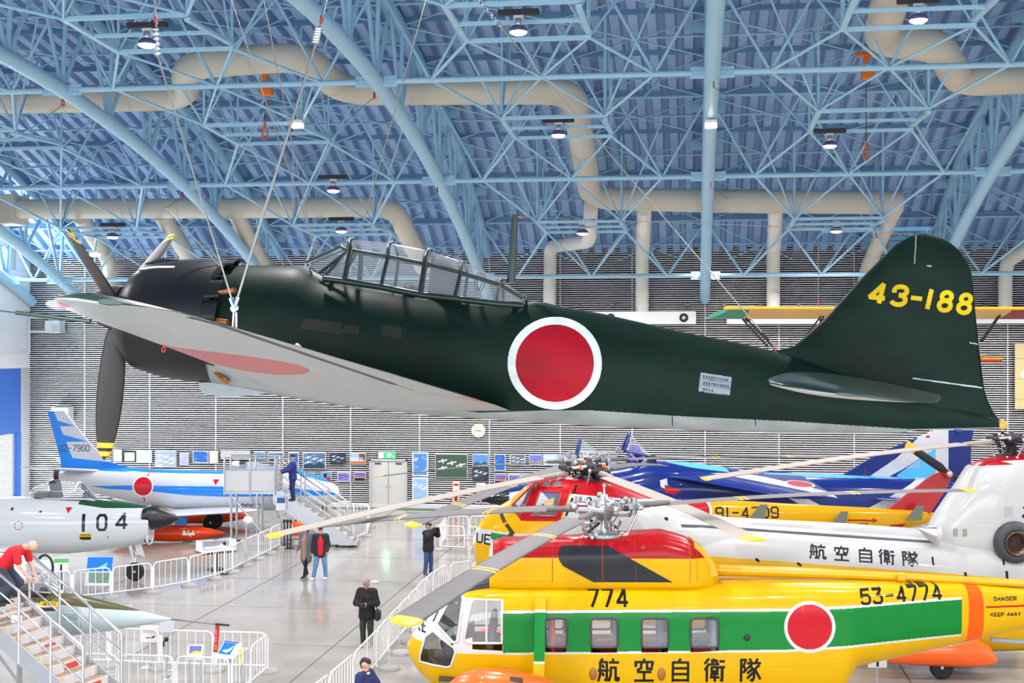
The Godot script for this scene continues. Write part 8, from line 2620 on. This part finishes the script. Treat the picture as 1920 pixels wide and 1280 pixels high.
# ---------------------------------------------------------------- people
# a smooth surface round tapered limbs: distances joined with a soft minimum, meshed as surface nets
func blob(caps: Array, cell: float, k: float, m: MB) -> void:
	var lo := Vector3.ONE * 1e9
	var hi := -lo
	for c in caps:
		var r: float = maxf(c[2], c[3]) + cell * 3.0
		lo = lo.min((c[0] as Vector3).min(c[1]) - Vector3.ONE * r)
		hi = hi.max((c[0] as Vector3).max(c[1]) + Vector3.ONE * r)
	var nx := int((hi.x - lo.x) / cell) + 2
	var ny := int((hi.y - lo.y) / cell) + 2
	var nz := int((hi.z - lo.z) / cell) + 2
	var f := PackedFloat32Array()
	f.resize(nx * ny * nz)
	f.fill(9.0)
	for c in caps:
		var a: Vector3 = c[0]
		var b: Vector3 = c[1]
		var ra: float = c[2]
		var rb: float = c[3]
		var R := maxf(ra, rb) + k + cell * 2.0
		var p0 := ((a.min(b) - Vector3.ONE * R - lo) / cell).floor()
		var p1 := ((a.max(b) + Vector3.ONE * R - lo) / cell).ceil()
		var ab := b - a
		var l2_ := maxf(ab.length_squared(), 1e-9)
		for z in range(maxi(0, int(p0.z)), mini(nz - 1, int(p1.z)) + 1):
			for y in range(maxi(0, int(p0.y)), mini(ny - 1, int(p1.y)) + 1):
				var i := (z * ny + y) * nx + maxi(0, int(p0.x))
				for x in range(maxi(0, int(p0.x)), mini(nx - 1, int(p1.x)) + 1):
					var p := lo + Vector3(x, y, z) * cell
					var t := clampf((p - a).dot(ab) / l2_, 0.0, 1.0)
					var d := p.distance_to(a + ab * t) - (ra + (rb - ra) * t)
					var o := f[i]
					var h := k - absf(o - d)
					f[i] = minf(o, d) - (h * h * 0.25 / k if h > 0.0 else 0.0)
					i += 1
	var vid := {}
	var vs := PackedVector3Array()
	var sx := 1
	var sy := nx
	var sz := nx * ny
	for z in nz - 1:
		for y in ny - 1:
			var i := (z * ny + y) * nx
			for x in nx - 1:
				var d0 := f[i]
				if absf(d0) < cell * 2.0:
					var s := 0
					var acc := Vector3.ZERO
					var n := 0
					var q := [d0, f[i + sx], f[i + sy], f[i + sx + sy], f[i + sz], f[i + sx + sz], f[i + sy + sz], f[i + sx + sy + sz]]
					for w in 8: if q[w] < 0.0: s |= 1 << w
					if s != 0 and s != 255:
						for e in [[0, 1], [2, 3], [4, 5], [6, 7], [0, 2], [1, 3], [4, 6], [5, 7], [0, 4], [1, 5], [2, 6], [3, 7]]:
							var qa: float = q[e[0]]
							var qb: float = q[e[1]]
							if (qa < 0.0) != (qb < 0.0):
								var tt := qa / (qa - qb)
								var A := Vector3(e[0] & 1, (e[0] >> 1) & 1, (e[0] >> 2) & 1)
								var B := Vector3(e[1] & 1, (e[1] >> 1) & 1, (e[1] >> 2) & 1)
								acc += A.lerp(B, tt)
								n += 1
						vid[i] = vs.size()
						vs.append(lo + (Vector3(x, y, z) + acc / n) * cell)
				i += 1
	var tr := PackedVector3Array()
	for i in vid:
		var d0 := f[i]
		# three edges leaving this corner; each quad joins the four cells round the edge
		for ax in 3:
			var st: int = [sx, sy, sz][ax]
			var d1 := f[i + st]
			if (d0 < 0.0) == (d1 < 0.0): continue
			var u: int = [sy, sz, sx][ax]
			var w: int = [sz, sx, sy][ax]
			if not (vid.has(i - u) and vid.has(i - w) and vid.has(i - u - w)): continue
			var A := vs[vid[i]]
			var B := vs[vid[i - u]]
			var C := vs[vid[i - u - w]]
			var D := vs[vid[i - w]]
			if d0 < 0.0: tr.append_array([A, C, B, A, D, C])
			else: tr.append_array([A, B, C, A, C, D])
	m.tris(tr, PackedVector2Array(), true)

# a hand: palm and five bent fingers; d = the way the forearm points, n = out of the palm, s = thumb side
func hand(m: MB, w: Vector3, d: Vector3, n: Vector3, s: float, curl: float) -> void:
	d = d.normalized()
	n = (n - d * n.dot(d)).normalized()
	var x := d.cross(n).normalized() * s
	var c := [[w, w + d * .03, .028, .028], [w + d * .03 + x * .022, w + d * .085 + x * .026, .016, .016], [w + d * .03 - x * .022, w + d * .08 - x * .028, .016, .014], [w + d * .04, w + d * .085, .017, .016]]
	for k in 4:
		var r := w + d * .088 + x * (.03 - .02 * k)
		var L: float = [.072, .08, .074, .058][k]
		var d1 := (d + n * curl * .6).normalized()
		var d2 := (d + n * curl * 1.5).normalized()
		var q := r + d1 * L * .5
		c.append([r, q, .0092, .0088])
		c.append([q, q + d2 * L * .5, .0086, .0072])
	var tb := w + d * .03 + x * .03
	c.append([tb, tb + (d * .6 + x * .8 + n * .3).normalized() * .04, .013, .0105])
	c.append([tb + (d * .6 + x * .8 + n * .3).normalized() * .04, tb + (d * .6 + x * .8 + n * .3).normalized() * .04 + (d + x * .2 + n * curl * .5).normalized() * .032, .0102, .0085])
	blob(c, .0065, .008, m)

# J holds joints (metres, facing +z, x to the figure's left); K the colours and cut of the clothes
func person(label: String, at: Vector3, turn: float, J: Dictionary, K: Dictionary) -> Node3D:
	var D := {"pelvis": Vector3(0, .94, 0), "chest": Vector3(0, 1.27, .0), "neck": Vector3(0, 1.46, .0), "head": Vector3(0, 1.6, .02), "sl": Vector3(.185, 1.41, 0), "sr": Vector3(-.185, 1.41, 0), "el": Vector3(.24, 1.13, -.03), "er": Vector3(-.24, 1.13, -.03), "wl": Vector3(.25, .88, .04), "wr": Vector3(-.25, .88, .04), "hl": Vector3(.09, .93, 0), "hr": Vector3(-.09, .93, 0), "kl": Vector3(.1, .5, .03), "kr": Vector3(-.1, .5, .03), "al": Vector3(.105, .09, -.02), "ar": Vector3(-.105, .09, -.02), "face": Vector3(0, 0, 1), "toe_l": Vector3(.02, 0, 1), "toe_r": Vector3(-.02, 0, 1)}
	for q in J: D[q] = J[q]
	var t := thing("person", label, "person", at_(at, turn))
	var skin := mat(K.get("skin", c8(206, 160, 132)), .55)
	var cl := .019
	# body: head, neck, a slim trunk and limbs in one skin
	var b := mb()
	var hd: Vector3 = D.head
	var fc: Vector3 = (D.face as Vector3).normalized()
	var up := (hd - (D.neck as Vector3)).normalized()
	var sd := up.cross(fc).normalized()
	var headc := [[hd + up * .035 - fc * .018, hd + up * .03 + fc * .01, .086, .084], [hd - up * .02 + fc * .012, hd - up * .075 + fc * .03, .068, .042], [D.neck, hd - up * .03 - fc * .01, .054, .055], [hd + fc * .088 + up * .012, hd + fc * .107 - up * .022, .009, .013], [hd + fc * .082 - up * .055 + sd * .016, hd + fc * .082 - up * .055 - sd * .016, .009, .009], [hd + sd * .078 - fc * .012 + up * .012, hd + sd * .084 - fc * .018 - up * .02, .014, .011], [hd - sd * .078 - fc * .012 + up * .012, hd - sd * .084 - fc * .018 - up * .02, .014, .011]]
	blob(headc, .009, .02, b)
	var trunk := [[D.pelvis, D.chest, .1, .1], [D.chest, D.neck, .1, .055], [D.sl, D.sr, .055, .055], [D.hl, D.hr, .08, .08], [D.sl, D.el, .048, .04], [D.el, D.wl, .04, .028], [D.sr, D.er, .048, .04], [D.er, D.wr, .04, .028], [D.hl, D.kl, .075, .052], [D.kl, D.al, .05, .036], [D.hr, D.kr, .075, .052], [D.kr, D.ar, .05, .036]]
	blob(trunk, .021, .03, b)
	var curl: float = K.get("curl", .55)
	hand(b, D.wl, (D.wl as Vector3) - (D.el as Vector3), J.get("palm_l", Vector3(-1, 0, .2)), J.get("thumb_l", -1.0), curl)
	hand(b, D.wr, (D.wr as Vector3) - (D.er as Vector3), J.get("palm_r", Vector3(1, 0, .2)), J.get("thumb_r", 1.0), curl)
	put("body", b, skin, t)
	var ey := mb()
	for s in [-1, 1]: ey.ball(hd + fc * .084 + up * .018 + sd * (.03 * s), Vector3(.011, .007, .007), 8)
	put("eyes", ey, M.dark, t)
	if K.has("hair"):
		var h := mb()
		var hc := [[hd + up * .062 - fc * .03, hd + up * .06 + fc * .028, .082, .072], [hd + up * .02 - fc * .05, hd - up * .02 - fc * .05, .074, .058]]
		if K.has("long_hair"): hc.append_array([[hd - fc * .05, hd - up * .16 - fc * .05, .08, .06], [hd + sd * .06 - fc * .02, hd + sd * .07 - up * .13, .05, .03], [hd - sd * .06 - fc * .02, hd - sd * .07 - up * .13, .05, .03]])
		blob(hc, .012, .03, h)
		put("hair", h, mat(K.hair, .7), t)
	# upper garment
	var g := mb()
	var e: float = K.get("bulk", .02)
	var ch: Vector3 = D.chest
	var pv: Vector3 = D.pelvis
	var w := ((D.sl as Vector3) - (D.sr as Vector3)).normalized()
	var hem: Vector3 = pv + (pv - ch).normalized() * K.get("hem", .06)
	var gc := [[ch + w * .07, pv + w * .06, .112 + e, .11 + e], [ch - w * .07, pv - w * .06, .112 + e, .11 + e], [pv + w * .06, hem + w * .075, .11 + e, .115 + e], [pv - w * .06, hem - w * .075, .11 + e, .115 + e], [(D.sl as Vector3) - w * .03, (D.sr as Vector3) + w * .03, .068 + e, .068 + e], [ch, (D.neck as Vector3) - up * .045, .1 + e, .055 + e * .4], [D.sl, D.el, .062 + e, .052 + e], [D.sr, D.er, .062 + e, .052 + e]]
	if not K.has("short_sleeves"):
		gc.append_array([[D.el, (D.el as Vector3).lerp(D.wl, .94), .05 + e, .04 + e * .8], [D.er, (D.er as Vector3).lerp(D.wr, .94), .05 + e, .04 + e * .8]])
	else:
		gc[6] = [D.sl, (D.sl as Vector3).lerp(D.el, .7), .064 + e, .06 + e]
		gc[7] = [D.sr, (D.sr as Vector3).lerp(D.er, .7), .064 + e, .06 + e]
	if K.has("hood"): gc.append([(D.neck as Vector3) - Vector3(0, .02, .1) + w * .06, (D.neck as Vector3) - Vector3(0, .02, .1) - w * .06, .05, .05])
	blob(gc, cl, .04, g)
	put(K.get("top_name", "jacket"), g, mat(K.top, .8), t)
	if K.has("shirt"):   # the open front of the jacket
		var s := mb()
		blob([[(D.neck as Vector3) + Vector3(0, -.06, .06), ch + Vector3(0, -.05, .1), .055, .1], [ch + Vector3(0, -.05, .1), pv + Vector3(0, -.08 - K.get("shirt_drop", .0), .1), .1, .09]], .015, .03, s)
		put("shirt", s, mat(K.shirt, .8), t)
	# trousers and shoes
	var l := mb()
	var te: float = K.get("leg", .02)
	blob([[D.hl, D.hr, .1, .1], [D.pelvis, D.pelvis, .13, .13], [D.hl, D.kl, .082 + te, .06 + te], [D.kl, (D.al as Vector3) + Vector3(0, .02, 0), .056 + te, .045 + te], [D.hr, D.kr, .082 + te, .06 + te], [D.kr, (D.ar as Vector3) + Vector3(0, .02, 0), .056 + te, .045 + te]], cl, .03, l)
	put("trousers", l, mat(K.legs, .85), t)
	var sh := mat(K.get("shoes", c8(30, 28, 28)), .5)
	for q in [["al", "toe_l"], ["ar", "toe_r"]]:
		var a: Vector3 = D[q[0]]
		var d: Vector3 = (D[q[1]] as Vector3).normalized()
		var s := mb()
		blob([[a + Vector3(0, -.03, 0) - d * .03, a + Vector3(0, -.05, 0) + d * .06, .046, .042], [a + Vector3(0, -.05, 0) + d * .06, a + Vector3(0, -.056, 0) + d * .15, .042, .032]], .013, .02, s)
		put("shoe", s, sh, t)
	return t

func build_people() -> void:
	var Y := YAW
	# man checking his camera
	var p := person("grey-haired man in black jacket looking down at his camera", fl(688, 1213), Y - .2, {"head": Vector3(.0, 1.6, .06), "face": Vector3(-.05, -.4, 1), "el": Vector3(.27, 1.13, .03), "er": Vector3(-.27, 1.12, .04), "wl": Vector3(.09, 1.13, .24), "wr": Vector3(-.1, 1.12, .24), "palm_l": Vector3(-1, 0, 0), "palm_r": Vector3(1, 0, 0), "thumb_l": 1.0, "thumb_r": -1.0}, {"hair": c8(128, 126, 124), "top": c8(24, 24, 27), "legs": c8(42, 50, 42), "shoes": c8(40, 38, 36), "bulk": .03, "hem": .14, "hood": true, "skin": c8(200, 140, 124)})
	var c := thing("photo_camera", "black camera with lens held by the grey-haired man in black", "camera", p.transform * Transform3D(Basis(), Vector3(-.01, 1.12, .31)))
	put("camera_body", mb().box(Vector3.ZERO, Vector3(.13, .09, .06), .015).box(Vector3(0, .055, 0), Vector3(.05, .03, .05), .01), M.black, c)
	put("lens", mb().cyl(Vector3(0, -.01, .03), Vector3(0, -.02, .13), .036, .04, 16), M.black, c)
	put("strap", mb().path([Vector3(-.06, .03, -.02), Vector3(-.09, .2, -.14), Vector3(-.06, .32, -.24)], .009, 6).path([Vector3(.06, .03, -.02), Vector3(.09, .2, -.14), Vector3(.06, .32, -.24)], .009, 6), M.black, c)
	var bg := thing("shoulder_bag", "black shoulder bag at the hip of the grey-haired man", "bag", p.transform * Transform3D(Basis(), Vector3(.3, .84, .06)))
	put("pouch", mb().box(Vector3.ZERO, Vector3(.16, .28, .22), .05), M.black, bg)
	put("strap", mb().path([Vector3(-.0, .12, 0), Vector3(-.08, .4, .06), Vector3(-.14, .62, .0)], .014, 6), M.black, bg)
	# couple walking
	person("woman in long grey cardigan and tan dress with black leggings", fl(574, 1082), Y - .5, {"kl": Vector3(.08, .49, .1), "al": Vector3(.06, .1, .18), "kr": Vector3(-.09, .48, -.02), "ar": Vector3(-.12, .12, -.2), "toe_r": Vector3(0, -.4, 1), "wr": Vector3(-.28, .9, .1)}, {"hair": c8(74, 46, 34), "long_hair": true, "top": c8(104, 104, 118), "legs": c8(24, 24, 28), "leg": .0, "hem": .34, "bulk": .015, "shirt": c8(158, 126, 96), "shirt_drop": .22, "top_name": "cardigan", "shoes": c8(20, 18, 20)})
	person("man in open black jacket, red shirt and blue jeans with white shoes", fl(601, 1086), Y + .1, {"kl": Vector3(.14, .49, .03), "al": Vector3(.17, .09, -.02), "kr": Vector3(-.15, .49, .06), "ar": Vector3(-.22, .09, .06), "toe_r": Vector3(-.7, 0, .8), "toe_l": Vector3(-.2, 0, 1), "wl": Vector3(.2, .92, .08)}, {"hair": c8(34, 30, 28), "top": c8(34, 36, 38), "shirt": c8(200, 26, 40), "legs": c8(98, 130, 172), "shoes": c8(226, 224, 220), "bulk": .03, "hem": .1})
	# man holding up a phone
	p = person("man in black sweater and blue jeans holding a phone up before his face", fl(803, 1077), Y + 1.0, {"el": Vector3(.27, 1.3, .2), "er": Vector3(-.27, 1.3, .2), "wl": Vector3(.08, 1.58, .33), "wr": Vector3(-.08, 1.58, .33), "palm_l": Vector3(-1, 0, 0), "palm_r": Vector3(1, 0, 0), "kl": Vector3(.13, .5, .02), "al": Vector3(.15, .09, 0), "kr": Vector3(-.13, .5, .02), "ar": Vector3(-.15, .09, -.02)}, {"hair": c8(40, 34, 30), "top": c8(26, 26, 29), "legs": c8(52, 78, 118), "shoes": c8(94, 90, 86), "bulk": .03, "hem": .08, "top_name": "sweater"})
	var ph := thing("phone", "white phone held up by the man in black sweater", "phone", p.transform * Transform3D(Basis(), Vector3(0, 1.66, .42)))
	put("phone_body", mb().box(Vector3.ZERO, Vector3(.16, .08, .012), .006), M.white, ph)
	put("camera_eye", mb().cyl(Vector3(.06, .02, .006), Vector3(.06, .02, .01), .008, -1, 8), M.black, ph)
	# young man at the front
	p = person("young man in navy vest over white shirt pointing past the barriers", fl(684, 1234, 1.72) * Vector3(1, 0, 1), Y + 1.15, {"el": Vector3(.2, 1.15, .2), "wl": Vector3(.1, 1.18, .44), "face": Vector3(.0, 0, 1), "palm_l": Vector3(0, -1, 0)}, {"hair": c8(28, 26, 26), "top": c8(30, 38, 84), "legs": c8(40, 44, 58), "bulk": .02, "hem": .04, "top_name": "vest", "short_sleeves": true, "curl": .2, "skin": c8(208, 158, 128)})
	var vs := mb()
	blob([[Vector3(.185, 1.39, 0), Vector3(.2, 1.15, .2), .066, .056], [Vector3(.2, 1.15, .2), Vector3(.12, 1.17, .4), .054, .045], [Vector3(-.2, 1.36, 0), Vector3(-.24, 1.13, -.03), .07, .056], [Vector3(-.24, 1.13, -.03), Vector3(-.25, .9, .035), .054, .045]], .016, .02, vs)
	put("sleeves", vs, mat(c8(196, 200, 208), .8), p)
	var co := PackedVector3Array()
	for k in 16: co.append(Vector3(cos(TAU * k / 16) * .068, 1.455 + .012 * cos(TAU * k / 16 + PI / 2), sin(TAU * k / 16) * .072 + .005))
	put("collar", mb().path(co, .024, 8, false, true), mat(c8(214, 216, 218), .8), p)
	# attendant on the platform stairs
	p = person("attendant in dark blue uniform and cap on the platform stairs", px(549, 939, 50.2), Y - 1.3, {"el": Vector3(.25, 1.2, .16), "er": Vector3(-.25, 1.2, .16), "wl": Vector3(.2, 1.1, .42), "wr": Vector3(-.2, 1.1, .42)}, {"hair": c8(150, 148, 146), "top": c8(30, 42, 110), "legs": c8(28, 38, 100), "hem": .08, "bulk": .03, "leg": .03})
	var cp := mb().lathe([[0, .1], [.08, .095], [.1, .06], [.098, .0], [.0, 0.0]], Vector3(0, 1.67, .0), Basis(), 20)
	cp.box(Vector3(0, 1.675, .11), Vector3(.15, .012, .09), .004)
	put("cap", cp, mat(c8(24, 28, 60), .7), p)
	put("lanyard", mb().box(Vector3(0, 1.2, -.16), Vector3(.03, .2, .012)), mat(c8(206, 176, 60), .6), p)
	# visitor reading the wall
	p = person("visitor in red top with black backpack studying the wall photographs", fl(613, 884, 1.78) * Vector3(1, 0, 1) + Vector3(0, 0, .3), Y + PI + .3, {}, {"hair": c8(26, 24, 24), "top": c8(186, 46, 54), "legs": c8(50, 52, 60), "bulk": .03})
	var bk := thing("backpack", "black backpack on the visitor in red top", "backpack", p.transform * Transform3D(Basis(), Vector3(0, 1.22, -.24)))
	put("pack", mb().box(Vector3.ZERO, Vector3(.3, .42, .16), .06), M.black, bk)
	put("shoulder_strap", mb().path([Vector3(-.1, .15, .04), Vector3(-.13, .27, .2), Vector3(-.12, .1, .34)], .02, 6).path([Vector3(.1, .15, .04), Vector3(.13, .27, .2), Vector3(.12, .1, .34)], .02, 6), M.black, bk)
	# visitor far behind the white jet's canopy
	person("dark-haired visitor in pale shirt seen beyond the white jet's canopy", fl(104, 889, 1.7) * Vector3(1, 0, 1), Y + .8, {}, {"hair": c8(34, 28, 26), "top": c8(206, 208, 214), "legs": c8(60, 64, 76)})
	# bald man crouching on the near stairs
	var sp := px(12, 1134, 25.35)
	person("bald man in red T-shirt and dark jeans bending over the cockpit at the stair top", sp, Y + 1.45, {"pelvis": Vector3(0, .74, -.08), "hl": Vector3(.1, .72, -.08), "hr": Vector3(-.1, .72, -.08), "kl": Vector3(.13, .42, .2), "kr": Vector3(-.13, .4, .16), "al": Vector3(.13, .09, -.1), "ar": Vector3(-.13, .09, -.12), "chest": Vector3(0, 1.0, .16), "neck": Vector3(0, 1.1, .34), "head": Vector3(0, 1.13, .5), "face": Vector3(0, -.75, .7), "sl": Vector3(.19, 1.05, .3), "sr": Vector3(-.19, 1.05, .3), "el": Vector3(.22, .78, .36), "er": Vector3(-.22, .78, .36), "wl": Vector3(.14, .56, .5), "wr": Vector3(-.14, .56, .5)}, {"top": c8(206, 22, 34), "legs": c8(58, 66, 82), "short_sleeves": true, "hem": .03, "bulk": .015, "top_name": "t_shirt", "skin": c8(208, 158, 136)})
	# crew member by the blue jet's cockpit
	person("crew member in purple flight suit crouching beside the blue jet's open cockpit", px(1192, 890, 49.9), Y - 1.1, {"pelvis": Vector3(0, .62, -.12), "hl": Vector3(.1, .6, -.12), "hr": Vector3(-.1, .6, -.12), "kl": Vector3(.14, .5, .24), "kr": Vector3(-.14, .5, .24), "al": Vector3(.13, .09, .04), "ar": Vector3(-.13, .09, .04), "chest": Vector3(0, .92, -.02), "neck": Vector3(0, 1.08, .03), "head": Vector3(0, 1.22, .07), "sl": Vector3(.18, 1.03, .02), "sr": Vector3(-.18, 1.03, .02), "el": Vector3(.24, .8, .14), "er": Vector3(-.24, .8, .14), "wl": Vector3(.12, .7, .34), "wr": Vector3(-.12, .7, .34)}, {"hair": c8(60, 40, 34), "top": c8(62, 50, 150), "legs": c8(58, 46, 140), "hem": .04, "top_name": "flight_suit", "shoes": c8(90, 50, 34)})
